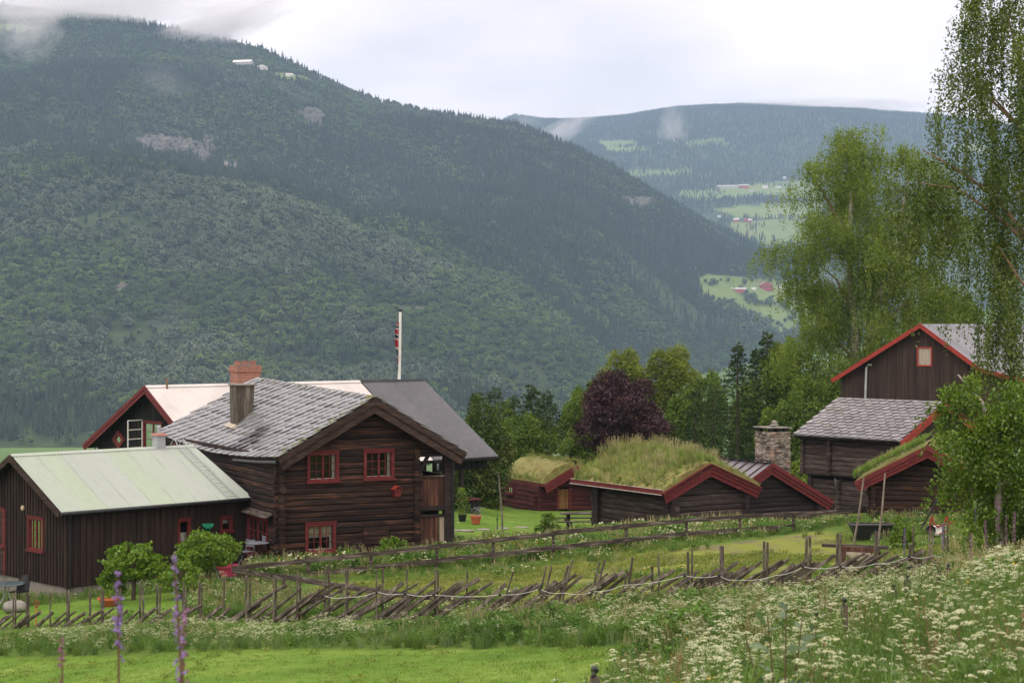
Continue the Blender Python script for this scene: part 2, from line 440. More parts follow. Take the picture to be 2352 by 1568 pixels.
_A = np.zeros((_n + 3, _n + 3)); _A[:_n, :_n] = _K; _A[:_n, _n:] = _Pm; _A[_n:, :_n] = _Pm.T
_W = np.linalg.solve(_A, np.r_[CP[:, 2], 0, 0, 0])
def _near(x, y):
    x = np.asarray(x, float); y = np.asarray(y, float); sh = x.shape
    q = np.c_[x.ravel(), y.ravel()]
    out = np.empty(len(q))
    for i in range(0, len(q), 20000):
        s = q[i:i + 20000]
        out[i:i + 20000] = _phi(((s[:, None] - CP[None, :, :2]) ** 2).sum(-1)) @ _W[:_n] + _W[_n] + s @ _W[_n + 1:]
    return out.reshape(sh)
VD = [-100, 0, 100, 150, 200, 300, 450, 700, 1000, 1700, 2000, 2350, 2700, 4000, 9000]
VZ = [-2, -4, -12, -17, -26, -45, -62, -80, -95, -93, -80, -66, -40, 60, 60]
def ss(a, b, x): t = np.clip((x - a) / (b - a), 0, 1); return t * t * (3 - 2 * t)
def H(x, y):
    x = np.asarray(x, float); y = np.asarray(y, float)
    v = np.interp(y, VD, VZ)
    w = ss(42, 70, np.abs(x)) ; w = np.maximum(w, ss(125, 170, y)); w = np.maximum(w, ss(-8, -40, y) if False else 1 - ss(-40, -10, y))
    xx = np.clip(x, -60, 60); yy = np.clip(y, -30, 175)
    return _near(xx, yy) * (1 - w) + v * w
def H1(x, y): return float(H(np.array([x]), np.array([y]))[0])

# smooth value noise for terrain and for planting
_G = rng.random((64, 64))
def vnoise(x, y, s):
    x = np.asarray(x, float) / s; y = np.asarray(y, float) / s
    xi = np.floor(x).astype(int); yi = np.floor(y).astype(int); fx = x - xi; fy = y - yi
    fx = fx * fx * (3 - 2 * fx); fy = fy * fy * (3 - 2 * fy)
    g = lambda a, b: _G[a % 64, b % 64]
    return (g(xi, yi) * (1 - fx) + g(xi + 1, yi) * fx) * (1 - fy) + (g(xi, yi + 1) * (1 - fx) + g(xi + 1, yi + 1) * fx) * fy
def fbm(x, y, s, o=4):
    r = 0; a = .5
    for k in range(o): r = r + a * vnoise(np.asarray(x) + 31.7 * k, np.asarray(y) + 17.3 * k, s / 2 ** k); a *= .5
    return r / (1 - .5 ** o)
def inpoly(x, y, poly):
    x = np.asarray(x, float); y = np.asarray(y, float); c = np.zeros(x.shape, bool); n = len(poly)
    for i in range(n):
        x1, y1 = poly[i]; x2, y2 = poly[(i + 1) % n]
        k = ((y1 > y) != (y2 > y)) & (x < (x2 - x1) * (y - y1) / (y2 - y1 + 1e-12) + x1)
        c ^= k
    return c

def poly2(lst): return [tuple(P(*t)[:2]) for t in lst]
MOWN = poly2([(-250,1512,46),(0,1512,44),(300,1505,42),(600,1490,40),(900,1484,38.5),(1200,1482,37),(1460,1480,34)]) + [(1.6, 29.5), (0.6, 24), (-.6, 18), (-1.2, 10), (-25, 8), (-30, 44)]
COURT = poly2([(1030,1262,69),(1130,1245,71),(1300,1243,73),(1370,1240,79),(1360,1172,112),(1180,1166,110),(1080,1160,106),(1035,1200,84)])
LEFTLAWN = poly2([(-150,1445,53.5),(250,1425,51.5),(430,1405,52.5),(420,1370,59),(250,1372,60),(130,1390,59.5),(-150,1420,58)])
FENCE = [P(*t) for t in [(-40,1448,52.5),(33,1444,52),(206,1436,50.6),(400,1430,49),(568,1427,47.8),(748,1427,46.6),(934,1424,45.4),(1073,1420,45),(1251,1402,45),(1440,1384,45),(1585,1370,44.8),(1760,1356,44.4),(1925,1342,43.8),(2097,1332,43),(2180,1328,42.6)]]
def fence_y(x): return np.interp(x, [p[0] for p in FENCE], [p[1] for p in FENCE])
RAILF = [P(*t) for t in [(536,1305,60),(708,1286,60.6),(861,1270,61),(1010,1254,61.5),(1133,1241,62),(1271,1225,62.5),(1439,1207,64.5),(1577,1195,66),(1703,1186.5,67.5),(1823,1180,69),(1947,1173.7,70),(2062,1168,71)]]
RAILN = [P(*t) for t in [(536,1309,60),(646,1323,56.5),(783,1346,52.4),(928,1365,49),(1108,1380,47.6),(1308,1392,46.8)]]
def railf_y(x): return np.interp(x, [p[0] for p in RAILF], [p[1] for p in RAILF])

# ------------------------------------------------------------------ the ground: one sheet to the horizon
def ground():
    xs = np.r_[-6000, -4000, -2500, -1500, -900, -500, -300, -180, -110, -75, np.arange(-55, 55.01, .55), 75, 110, 180, 300, 500, 900, 1500, 2500, 4000, 6000]
    ys = np.r_[-400, -150, -60, -30, -15, np.arange(-8, 125, .55), np.geomspace(126, 9500, 60)]
    X, Y = np.meshgrid(xs, ys, indexing='xy')
    Z = H(X, Y)
    near = (Y < 130) & (np.abs(X) < 56)
    Z += np.where(near, (fbm(X, Y, 3.0) - .5) * .22, (fbm(X, Y, 60) - .5) * 4 * ss(150, 400, Y))
    # building pads stay level enough; lawns are smooth
    mb = MB(); mb.grid(np.c_[X.ravel(), Y.ravel(), Z.ravel()], len(ys), len(xs), flip=True)
    m, nt, b = newmat('ground_cover')
    att = nt.nodes.new("ShaderNodeAttribute"); att.attribute_name = "cover"; sp = nt.nodes.new("ShaderNodeSeparateColor")
    nt.links.new(att.outputs["Color"], sp.inputs[0])
    nb = noise_node(nt, .35, 5, .6, 'World'); nf = noise_node(nt, 5, 4, .7, 'World')
    base = ramp(nt, nf, [(.3, (.05, .095, .014)), (.7, (.11, .18, .03))])
    lawn = ramp(nt, nb, [(.32, (.075, .155, .018)), (.5, (.12, .21, .028)), (.66, (.18, .26, .045))])
    lawn = mix(nt, maprange(nt, nf, .35, .75, 0, .45), lawn, (.085, .17, .012))
    nd = noise_node(nt, .9, 6, .75, 'World')
    pad = ramp(nt, nd, [(.34, (.17, .22, .03)), (.5, (.18, .20, .04)), (.58, (.15, .13, .075)), (.75, (.12, .095, .07))])
    fld = ramp(nt, noise_node(nt, .012, 4, .6, 'World'), [(.3, (.09, .155, .04)), (.7, (.12, .20, .05))])
    c = mix(nt, sp.outputs[0], base, lawn); c = mix(nt, sp.outputs[1], c, pad); c = mix(nt, sp.outputs[2], c, fld)
    nt.links.new(c, b.inputs["Base Color"]); b.inputs["Roughness"].default_value = .95; b.inputs["Specular IOR Level"].default_value = .1
    bump(nt, b, nf, .5, .08)
    o = mb.build('ground', m, None, True); tag(o, kind='structure')
    me = o.data; ca = me.color_attributes.new("cover", 'FLOAT_COLOR', 'POINT')
    x, y = X.ravel(), Y.ravel()
    lawnm = (inpoly(x, y, MOWN) | inpoly(x, y, COURT) | inpoly(x, y, LEFTLAWN)).astype(float)
    pad_ = ((y > fence_y(x) + 1.0) & (y < railf_y(x) - 2.2) & (x > -6) & (x < 11) & (y > np.interp(x, [-8.5, -2.5, 2], [60, 48.5, 46]))).astype(float)
    far = ss(130, 250, y)
    col = np.c_[lawnm, pad_ * ss(.35, .5, fbm(x, y, 5) + .12), far, np.ones(len(x))]
    ca.data.foreach_set("color", col.astype(np.float32).ravel())
    return o
ground()

# ------------------------------------------------------------------ scatter (geometry nodes): only for what nobody could count
SRC = {}
def source_collection(name, meshes):
    c = bpy.data.collections.new(name)
    for i, me in enumerate(meshes):
        o = bpy.data.objects.new("%s_%02d" % (name, i), me); c.objects.link(o)
    return c
def scatter(name, pts, rots, scl, idx, coll, label, cat):
    me = bpy.data.meshes.new(name)
    n = len(pts); me.vertices.add(n); me.vertices.foreach_set("co", np.asarray(pts, np.float32).ravel())
    a = me.attributes.new("rot", 'FLOAT_VECTOR', 'POINT'); a.data.foreach_set("vector", np.asarray(rots, np.float32).ravel())
    scl = np.asarray(scl, np.float32)
    if scl.ndim == 1: scl = np.repeat(scl[:, None], 3, 1)
    a = me.attributes.new("scl", 'FLOAT_VECTOR', 'POINT'); a.data.foreach_set("vector", scl.ravel())
    a = me.attributes.new("idx", 'INT', 'POINT'); a.data.foreach_set("value", np.asarray(idx, np.int32))
    o = link(name, me)
    ng = bpy.data.node_groups.new(name + "_nodes", 'GeometryNodeTree')
    ng.interface.new_socket("Geometry", in_out='INPUT', socket_type='NodeSocketGeometry')
    ng.interface.new_socket("Geometry", in_out='OUTPUT', socket_type='NodeSocketGeometry')
    N = ng.nodes; gi = N.new('NodeGroupInput'); go = N.new('NodeGroupOutput')
    ip = N.new('GeometryNodeInstanceOnPoints'); ci = N.new('GeometryNodeCollectionInfo')
    ci.inputs[0].default_value = coll; ci.inputs[1].default_value = True; ci.inputs[2].default_value = True
    def na(nm, t):
        k = N.new('GeometryNodeInputNamedAttribute'); k.data_type = t; k.inputs[0].default_value = nm; return k.outputs[0]
    ng.links.new(gi.outputs[0], ip.inputs["Points"]); ng.links.new(ci.outputs[0], ip.inputs["Instance"])
    ip.inputs["Pick Instance"].default_value = True
    ng.links.new(na("idx", 'INT'), ip.inputs["Instance Index"])
    ng.links.new(na("rot", 'FLOAT_VECTOR'), ip.inputs["Rotation"])
    ng.links.new(na("scl", 'FLOAT_VECTOR'), ip.inputs["Scale"])
    ng.links.new(ip.outputs[0], go.inputs[0])
    md = o.modifiers.new("scatter", 'NODES'); md.node_group = ng
    tag(o, label, cat, kind='stuff')
    return o

def quads(C, size, A=None, wid=.6, jit=1.0):
    """rhombic leaves at centres C (n,3); size (n,) ; A preferred long axis (n,3)"""
    n = len(C); size = np.broadcast_to(size, (n,))
    a = rng.normal(size=(n, 3)); 
    if A is not None: a = A + a * jit
    a /= np.linalg.norm(a, axis=1)[:, None] + 1e-9
    b = rng.normal(size=(n, 3)); b -= (b * a).sum(1)[:, None] * a; b /= np.linalg.norm(b, axis=1)[:, None] + 1e-9
    a = a * size[:, None] * .5; b = b * size[:, None] * .5 * wid
    V = np.stack([C - a, C + b - a * .1, C + a, C - b - a * .1], 1).reshape(-1, 3)
    return V, np.arange(4 * n).reshape(n, 4)
def blades(n, h, spread, w, lean=.35, hv=.35):
    """grass blades from the origin, (V, tri/quads)"""
    ang = rng.uniform(0, 2 * np.pi, n); r = spread * np.sqrt(rng.random(n))
    base = np.c_[r * np.cos(ang), r * np.sin(ang), np.full(n, -.03)]
    hh = h * (1 - hv * rng.random(n)); la = rng.uniform(0, 2 * np.pi, n); ll = hh * lean * rng.random(n) * 1.3
    dirv = np.c_[np.cos(la), np.sin(la), np.zeros(n)]
    mid = base + dirv * (ll * .35)[:, None]; mid[:, 2] += hh * .6
    tip = base + dirv * ll[:, None]; tip[:, 2] += hh * (1 - .25 * (ll / (hh + 1e-6)))
    fa = rng.uniform(0, 2 * np.pi, n); s = np.c_[np.cos(fa), np.sin(fa), np.zeros(n)] * (w / 2)
    V = np.stack([base - s, base + s, mid + s * .8, mid - s * .8, tip], 1).reshape(-1, 3)
    i = np.arange(n) * 5
    return V, np.c_[i, i + 1, i + 2, i + 3], np.c_[i + 3, i + 2, i + 4]
class Acc:
    """accumulate arrays; several materials by slot"""
    def __init__(s): s.V = []; s.F = []; s.mi = []; s.n = 0
    def add(s, V, *Fs, m=0):
        for f in Fs:
            if len(f): s.F.append(np.asarray(f) + s.n); s.mi.append(np.full(len(f), m, np.int32))
        s.V.append(np.asarray(V, float)); s.n += len(V); return s
    def mb(s, mb, m=0):
        V = np.concatenate(mb.v)
        return s.add(V, *[np.array(f) for f in mb.f.values()], m=m)
    def mesh(s, name, mats):
        me = mesh_from(name, np.concatenate(s.V), s.F)
        for m in mats: me.materials.append(m)
        me.polygons.foreach_set("material_index", np.concatenate(s.mi)); me.update()
        return me

# ------------------------------------------------------------------ forest trees (far, instanced as a mass)
def far_broadleaf(h, w, seed, n=430):
    r = np.random.default_rng(seed); a = Acc()
    lob = [(0, 0, .62 * h, .5 * w, .36 * h)] + [(r.normal() * .22 * w, r.normal() * .22 * w, h * r.uniform(.4, .88), w * r.uniform(.22, .36), h * r.uniform(.12, .2)) for _ in range(7)]
    C = []
    for i in range(n):
        x, y, z, rr, rz = lob[r.integers(len(lob))]
        d = r.normal(size=3); d /= np.linalg.norm(d); d[2] = abs(d[2]) * 1.0 if r.random() < .75 else d[2]
        C.append([x + d[0] * rr, y + d[1] * rr, z + d[2] * rz])
    C = np.array(C)
    V, f = quads(C, r.uniform(.06, .13, n) * w, None, .9); a.add(V, f)
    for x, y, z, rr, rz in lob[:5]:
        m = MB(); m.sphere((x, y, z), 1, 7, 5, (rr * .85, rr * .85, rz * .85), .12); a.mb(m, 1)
    m = MB(); m.tube([(0, 0, -1.5), (0, 0, h * .5)], [.02 * h, .012 * h], 4); a.mb(m, 2)
    return a
def far_conifer(h, w, seed, n=11, pine=False):
    r = np.random.default_rng(seed); a = Acc(); V = []; Fc = []
    for i in range(n):
        t = i / (n - 1); z = h * (.12 + .86 * t) if not pine else h * (.4 + .58 * t)
        rad = w * .5 * ((1 - t) ** .8 + .05) if not pine else w * .5 * math.sin(math.pi * (.25 + .72 * t))
        k = 7
        for j in range(k):
            if r.random() < .12: continue
            an = 2 * math.pi * (j + r.random()) / k; L = rad * r.uniform(.7, 1.15); dz = -L * .35 if not pine else L * .1
            c, s_ = math.cos(an), math.sin(an); wd = L * .55 + .15
            b = len(V)
            V += [(0, 0, z), (L * .6 * c - wd * s_ * .6, L * .6 * s_ + wd * c * .6, z + dz * .6), (L * c, L * s_, z + dz), (L * .6 * c + wd * s_ * .6, L * .6 * s_ - wd * c * .6, z + dz * .6)]
            Fc.append((b, b + 1, b + 2, b + 3))
    a.add(np.array(V), np.array(Fc))
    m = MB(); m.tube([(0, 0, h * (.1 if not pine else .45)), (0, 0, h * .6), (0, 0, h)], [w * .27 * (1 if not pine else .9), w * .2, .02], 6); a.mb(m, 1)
    m = MB(); m.tube([(0, 0, -1.5), (0, 0, h * .95)], [.016 * h, .004 * h], 4); a.mb(m, 2)
    return a
def forestmat(name, c0, c1, c2, spread=.35):
    m, nt, b = newmat(name)
    oi = nt.nodes.new("ShaderNodeObjectInfo")
    mp = nt.nodes.new("ShaderNodeMapping"); mp.inputs["Scale"].default_value = (.006, .006, .006); nt.links.new(oi.outputs["Location"], mp.inputs[0])
    n = nt.nodes.new("ShaderNodeTexNoise"); n.inputs["Scale"].default_value = 1; n.inputs["Detail"].default_value = 4; nt.links.new(mp.outputs[0], n.inputs["Vector"])
    c = ramp(nt, n.outputs[0], [(.35, c0), (.5, c1), (.66, c2)])
    c = vary(nt, c, oi.outputs["Random"], 1 - spread, 1 + spread)
    c = vary(nt, c, island(nt), .8, 1.2)
    nt.links.new(c, b.inputs["Base Color"]); b.inputs["Roughness"].default_value = .9; b.inputs["Specular IOR Level"].default_value = .15
    return m
FM_b = forestmat('birch_wood', (.07, .125, .028), (.12, .185, .045), (.16, .23, .065), .34)
FM_b2 = forestmat('aspen_wood', (.13, .17, .10), (.17, .215, .12), (.21, .255, .15), .3)
FM_c = forestmat('spruce_wood', (.052, .085, .032), (.072, .108, .038), (.10, .135, .05), .36)
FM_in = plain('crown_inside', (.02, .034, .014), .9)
FM_t = plain('far_trunk', (.12, .1, .08), .9)
fvars = []
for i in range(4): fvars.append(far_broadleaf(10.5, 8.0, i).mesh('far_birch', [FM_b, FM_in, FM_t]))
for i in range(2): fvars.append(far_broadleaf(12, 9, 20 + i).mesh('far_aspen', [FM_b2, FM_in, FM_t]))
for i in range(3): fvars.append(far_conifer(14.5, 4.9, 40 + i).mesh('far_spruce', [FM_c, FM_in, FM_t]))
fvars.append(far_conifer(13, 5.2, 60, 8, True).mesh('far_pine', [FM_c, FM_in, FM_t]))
SRC_FOR = source_collection('tree_kinds', fvars)

# ------------------------------------------------------------------ near mountain (left) and far hill (right), in polar strips seen from the farm
NX = [-700, -200, 0, 130, 250, 330, 430, 520, 610, 700, 760, 850, 930, 1000, 1100, 1180, 1250, 1330, 1400, 1450, 1500, 1560, 1620, 1680, 1740, 1800, 1850, 1950, 2100, 2300]
NC = [-60, 0, 22, 32, 42, 55, 80, 98, 118, 164, 192, 230, 250, 263, 280, 293, 318, 352, 388, 418, 448, 480, 515, 542, 575, 615, 655, 700, 745, 790]
NB = ([-700, 0, 600, 1000, 1300, 1450, 1600, 1850, 2300], [1024, 1024, 1018, 1006, 985, 912, 858, 800, 800])
NB_d = ([-700, 0, 600, 1000, 1300, 1450, 1600, 1850, 2300], [1400, 1400, 1420, 1500, 1650, 2000, 2350, 2700, 3000])
NC_d = ([-700, 0, 600, 1000, 1400, 1850, 2300], [3900, 3700, 3500, 3400, 3300, 3600, 3800])
def nmt(X, t):
    """near mountain at picture column X, t=0 foot, t=1 crest -> x,y,z"""
    d0 = np.interp(X, *NB_d); d1 = np.interp(X, *NC_d); z0 = (HY - np.interp(X, *NB)) / F * d0; z1 = (HY - np.interp(X, NX, NC)) / F * d1
    d = d0 + (d1 - d0) * t; tt = np.clip(t, 0, 1)
    z = z0 + (z1 - z0) * t
    z = np.where(t > 1, z1 - (t - 1) * (d1 - d0) * .1, z)
    x = (X - CX) / F * d
    rel = (fbm(x + 900, d, 520, 3) - .5) * 170 - 40 * np.abs(np.sin(x / 260 + fbm(x, d, 400, 2) * 5)) ** 3 * 0 + (fbm(x, d + 500, 110, 3) - .5) * 52
    z = z + rel * (np.sin(np.pi * tt) ** .7) * .8
    return x, d, z
def nmt_pick(X, Y):
    """first point of the near mountain met by the sight line X,Y"""
    t = np.linspace(0, 1, 400); x, y, z = nmt(np.full(400, float(X)), t)
    yy = HY - z / y * F
    k = np.argmax(yy <= Y) if (yy <= Y).any() else 399
    return np.array([x[k], y[k], z[k]])
FX = [600, 1100, 1180, 1250, 1330, 1450, 1560, 1700, 1800, 1950, 2150, 2352, 2700, 3300]
FC = [330, 310, 272, 282, 282, 272, 252, 243, 244, 254, 268, 300, 320, 330]
def fmt(X, t):
    d0 = 2900.; d1 = 7800.; z0 = (HY - 800) / F * d0; z1 = (HY - np.interp(X, FX, FC)) / F * d1
    d = d0 + (d1 - d0) * t; z = z0 + (z1 - z0) * (t + .10 * np.sin(np.pi * t * 2) * -1 * .6)
    z = np.where(t > 1, z1 - (t - 1) * 700, z)
    x = (X - CX) / F * d
    tt = np.clip(t, 0, 1)
    z = z + ((fbm(x, d, 1100, 3) - .5) * 230 + (fbm(x + 77, d, 200, 3) - .5) * 40) * np.sin(np.pi * tt) ** .8 * .7
    return x, d, z
def fmt_pick(X, Y):
    t = np.linspace(0, 1, 500); x, y, z = fmt(np.full(500, float(X)), t)
    yy = HY - z / y * F; k = np.argmax(yy <= Y) if (yy <= Y).any() else 499
    return np.array([x[k], y[k], z[k]])
N_FIELD = [[(1598,640),(1625,630),(1700,636),(1760,640),(1860,650),(1900,700),(1900,768),(1800,768),(1740,735),(1690,716),(1640,700),(1610,668)],
           [(622,170),(655,167),(700,176),(722,188),(680,190),(640,182)], [(0,56),(60,56),(100,66),(60,76),(0,72)]]
N_ROCK = [[(315,328),(345,312),(395,318),(450,330),(490,318),(492,355),(470,392),(448,380),(440,352),(380,356),(330,358)],
          [(688,262),(712,248),(742,262),(742,292),(718,290),(700,275)],[(1408,462),(1440,455),(1508,456),(1505,470),(1480,480),(1440,468)],
          [(818,712),(860,700),(978,706),(985,726),(940,735),(900,722)],[(270,650),(300,655),(290,675),(268,668)],[(500,372),(545,368),(548,392),(510,388)]]
F_FIELD = [[(1440,393),(1585,386),(1590,398),(1510,404),(1470,412),(1445,410)],[(1550,438),(1680,430),(1740,422),(1880,412),(1890,462),(1760,450),(1690,456),(1590,460)],
           [(1625,480),(1740,470),(1890,464),(1890,502),(1700,500)],[(1670,510),(1760,505),(1890,504),(1890,556),(1760,562),(1700,540)],[(1370,325),(1450,322),(1500,345),(1400,352)],
           [(2190,335),(2260,330),(2290,352),(2200,356)],[(1560,325),(1660,318),(1670,330),(1580,336)]]
def hill(name, fn, Xr, tr, fields, rocks, cols):
    Xs = np.arange(*Xr); ts = np.linspace(*tr)
    Xg, Tg = np.meshgrid(Xs, ts, indexing='xy'); x, y, z = fn(Xg.ravel(), Tg.ravel())
    mb = MB(); mb.grid(np.c_[x, y, z], len(ts), len(Xs), flip=True)
    m, nt, b = newmat(name + '_floor')
    att = nt.nodes.new("ShaderNodeAttribute"); att.attribute_name = "cover"; sp = nt.nodes.new("ShaderNodeSeparateColor"); nt.links.new(att.outputs["Color"], sp.inputs[0])
    base = ramp(nt, noise_node(nt, .03, 5, .65, 'World'), [(.35, cols[0]), (.65, cols[1])])
    fld = ramp(nt, noise_node(nt, .01, 4, .6, 'World'), [(.3, (.12, .18, .055)), (.55, (.17, .23, .07)), (.75, (.21, .20, .09))])
    rk = ramp(nt, noise_node(nt, .08, 6, .75, 'World', (1, 1, .5)), [(.35, (.06, .055, .045)), (.5, (.16, .15, .13)), (.65, (.28, .26, .235))])
    c = mix(nt, sp.outputs[0], base, fld); c = mix(nt, sp.outputs[1], c, rk)
    nt.links.new(c, b.inputs["Base Color"]); b.inputs["Roughness"].default_value = .95; b.inputs["Specular IOR Level"].default_value = .1
    o = mb.build(name, m, None, True); tag(o, kind='structure')
    Yp = HY - z / y * F; Xp = Xg.ravel()
    fm = np.zeros(len(x), bool); rm = np.zeros(len(x), bool)
    for p in fields: fm |= inpoly(Xp, Yp, p)
    for p in rocks: rm |= inpoly(Xp, Yp, p)
    ca = o.data.color_attributes.new("cover", 'FLOAT_COLOR', 'POINT')
    ca.data.foreach_set("color", np.c_[fm, rm, fm * 0, fm * 0 + 1].astype(np.float32).ravel())
    return o
hill('mountain', nmt, (-700, 2301, 7), (-.08, 1.25, 220), N_FIELD, N_ROCK, ((.025, .04, .016), (.06, .085, .03)))
hill('far_hill', fmt, (600, 3301, 12), (-.1, 1.2, 200), F_FIELD, [], ((.03, .05, .025), (.06, .085, .04)))

def plant_slope(fn, Xlo, Xhi, dens, fields, rocks, d0, d1, seed, near):
    r = np.random.default_rng(seed)
    n = int(dens * (Xhi - Xlo) / F * (d0 + d1) / 2 * (d1 - d0))
    # area element grows with distance
    X = r.uniform(Xlo, Xhi, n * 2); t = r.uniform(0, 1.015, n * 2)
    x, y, z = fn(X, t)
    keep = r.random(n * 2) < y / (y.max()) * .9
    X, t, x, y, z = [a[keep] for a in (X, t, x, y, z)]
    X, t, x, y, z = [a[:n] for a in (X, t, x, y, z)]
    Yp = HY - z / y * F
    out = np.zeros(len(x), bool)
    for p in fields: out |= inpoly(X, Yp, p)
    ro = np.zeros(len(x), bool)
    for p in rocks: ro |= inpoly(X, Yp, p)
    out |= ro & (r.random(len(x)) < .93)
    if not near: out &= ~((fbm(x, y + 90, 260, 3) > .56) & (r.random(len(x)) < .5))
    if near:
        # below and behind the farm on the field, hedges only
        out |= (fbm(x, y + 300, 110, 4) > .60) & (t < .6) & (r.random(len(x)) < .8)
    k = ~out
    return X[k], t[k], x[k], y[k], z[k]
X, t, x, y, z = plant_slope(nmt, -180, 1980, 1 / 27., N_FIELD, N_ROCK, 1400, 3500, 3, True)
sp_n = fbm(x, y * 1.0, 330, 4) + .20 * (ss(.0, .9, t + .5 * (fbm(x + 333, y, 300, 3) - .5)) - .5) + ss(700, 1500, X) * ss(.3, .6, t) * .12
con = (sp_n + .75 * (fbm(x + 1000, y, 90, 3) - .5) + rng.normal(0, .12, len(x))) > .51
asp = (~con) & (fbm(x + 4000, y, 200, 4) > .62)
idx = np.where(con, 6 + rng.integers(0, 4, len(x)), np.where(asp, 4 + rng.integers(0, 2, len(x)), rng.integers(0, 4, len(x))))
sc = (.5 + 1.0 * rng.random(len(x)) ** 1.3 + .35 * (fbm(x + 70, y, 120, 2) - .5)) * np.where(con, 1.0, .82) * (1.05 - .25 * t)
rot = np.c_[rng.normal(0, .03, len(x)), rng.normal(0, .03, len(x)), rng.uniform(0, 6.28, len(x))]
print('forest', len(x))
scatter('forest', np.c_[x, y, z - .5], rot, np.c_[sc, sc, sc * rng.uniform(.85, 1.2, len(x))], idx, SRC_FOR, 'mixed birch and spruce forest covering the mountainside behind the farm', 'forest')
# the field edge below the forest and hedges on the fields
X, t, x, y, z = plant_slope(fmt, 1080, 2420, 1 / 120., F_FIELD, [], 2900, 7800, 5, False)
kk = ~((t < .35) & (fbm(x, y, 240, 3) > .47))
X, t, x, y, z = [a[kk] for a in (X, t, x, y, z)]
con = (fbm(x, y, 500, 3) + .5 * ss(.2, .5, t)) > .52
idx = np.where(con, 6 + rng.integers(0, 4, len(x)), rng.integers(0, 4, len(x)))
sc = rng.uniform(.7, 1.25, len(x)); rot = np.c_[np.zeros(len(x)), np.zeros(len(x)), rng.uniform(0, 6.28, len(x))]
print('far forest', len(x))
scatter('far_forest', np.c_[x, y, z - .5], rot, sc, idx, SRC_FOR, 'dark spruce forest on the hazy blue hill across the valley', 'forest')
# trees standing about on the hillside farm's fields
r_ = np.random.default_rng(12); pts = []
for (X0, Y0, n_, s_) in [(1640,652,8,10),(1705,672,6,8),(1720,692,16,14),(1760,700,14,16),(1800,705,12,14),(1830,690,8,10),(1660,700,14,14),(1700,722,18,18),(1880,700,20,25),(1830,735,20,20),(1770,745,14,18),(1720,640,10,22),(1800,640,24,30),(1860,645,24,30)]:
    for _ in range(n_):
        q = nmt_pick(X0 + r_.normal() * s_, Y0 + r_.normal() * s_ * .35); pts.append(q)
pts = np.array(pts)
scatter('field_trees', pts - (0, 0, .5), np.c_[pts[:, :2] * 0, r_.uniform(0, 6, len(pts))], r_.uniform(.5, 1.1, len(pts)), r_.integers(0, 5, len(pts)), SRC_FOR, 'bushes and small trees dotted over the green fields below the red barn', 'trees')
# riverside trees on the valley floor
x = r_.uniform(-900, 1500, 9000); y = r_.uniform(480, 2700, 9000)
k = (fbm(x, y, 140, 3) > .52) & (np.abs((x / y) * F + CX - 1310) > 25) & ((x / y) * F + CX > 190); k &= ~((y > 1250) & ((x / y) * F + CX < 400))
x, y = x[k], y[k]; pts = np.c_[x, y, H(x, y) - .3]
scatter('valley_trees', pts, np.c_[x * 0, x * 0, r_.uniform(0, 6, len(x))], r_.uniform(.6, 1.05, len(x)), r_.integers(0, 9, len(x)), SRC_FOR, 'trees along the river on the valley floor', 'trees')
# ------------------------------------------------------------------ building tools
class Bld:
    """local frame: x along the gable (g), y along the ridge away from the near gable (r); origin below the near ridge end"""
    def __init__(s, A, vp, zb, name, label, cat):
        s.A = np.array(A, float); s.r = np.array([vp, F, 0.]); s.r /= np.linalg.norm(s.r)
        s.g = np.array([s.r[1], -s.r[0], 0.]); s.zb = zb
        s.O = np.array([s.A[0], s.A[1], zb]); s.hr = s.A[2] - zb
        s.e = tag(empty(name, s.O, math.atan2(s.g[1], s.g[0])), label, cat)
    def loc(s, p): q = np.asarray(p) - s.O; return np.array([q @ s.g, q @ s.r, q[2]])
    def wld(s, l): return s.O + s.g * l[0] + s.r * l[1] + np.array([0, 0, l[2]])
    def _pl(s, X, Y, n, o):
        ry = P(X, Y, 1.0); return s.loc(ry * ((n @ o) / (n @ ry)))
    def gz(s, X, Y, r0=0.): q = s._pl(X, Y, s.r, s.O + s.r * r0); return q[0], q[2]
    def rz(s, X, Y, g0=0.): q = s._pl(X, Y, s.g, s.O + s.g * g0); return q[1], q[2]

def loft(s, u): return s[0] + (s[1] - s[0]) * u
def log_row(mb, a, b, z, w, h, opens, axis, off, ends=.22):
    """one course of logs from a to b along an axis at offset off, broken by openings (u0,u1,z0,z1)"""
    segs = [(a - ends, b + ends)]
    for (u0, u1, z0, z1) in opens:
        if z + h * .4 > z0 and z - h * .4 < z1:
            ns = []
            for (p, q) in segs:
                if u1 <= p or u0 >= q: ns.append((p, q))
                else:
                    if u0 - p > .05: ns.append((p, u0))
                    if q - u1 > .05: ns.append((u1, q))
            segs = ns
    for (p, q) in segs:
        if axis == 'x': mb.log((p, off, z), (q, off, z), w, h * 1.03, None)
        else: mb.log((off, p, z), (off, q, z), w, h * 1.03, None)
def log_wall(mb, axis, off, a, b, z0, z1, top=None, h=.205, w=.2, opens=(), ends=.22, phase=0.):
    """top(u) gives the roof underside for a gable; a,b the corners"""
    z = z0 + h * (.5 + phase)
    while z < z1 + h * .5:
        aa, bb, e = a, b, ends * random.uniform(.8, 1.25)
        if top is not None:
            us = np.linspace(a - .05, b + .05, 120); ok = us[top(us) > z + h * .35]
            if len(ok) < 3: break
            aa, bb = max(a, ok[0]), min(b, ok[-1])
            if aa > a + .02 or bb < b - .02: e = 0.0
            if top(np.array([a - .3]))[0] < z + .1: e = 0.0
        log_row(mb, aa, bb, z, w, h, opens, axis, off, e)
        z += h
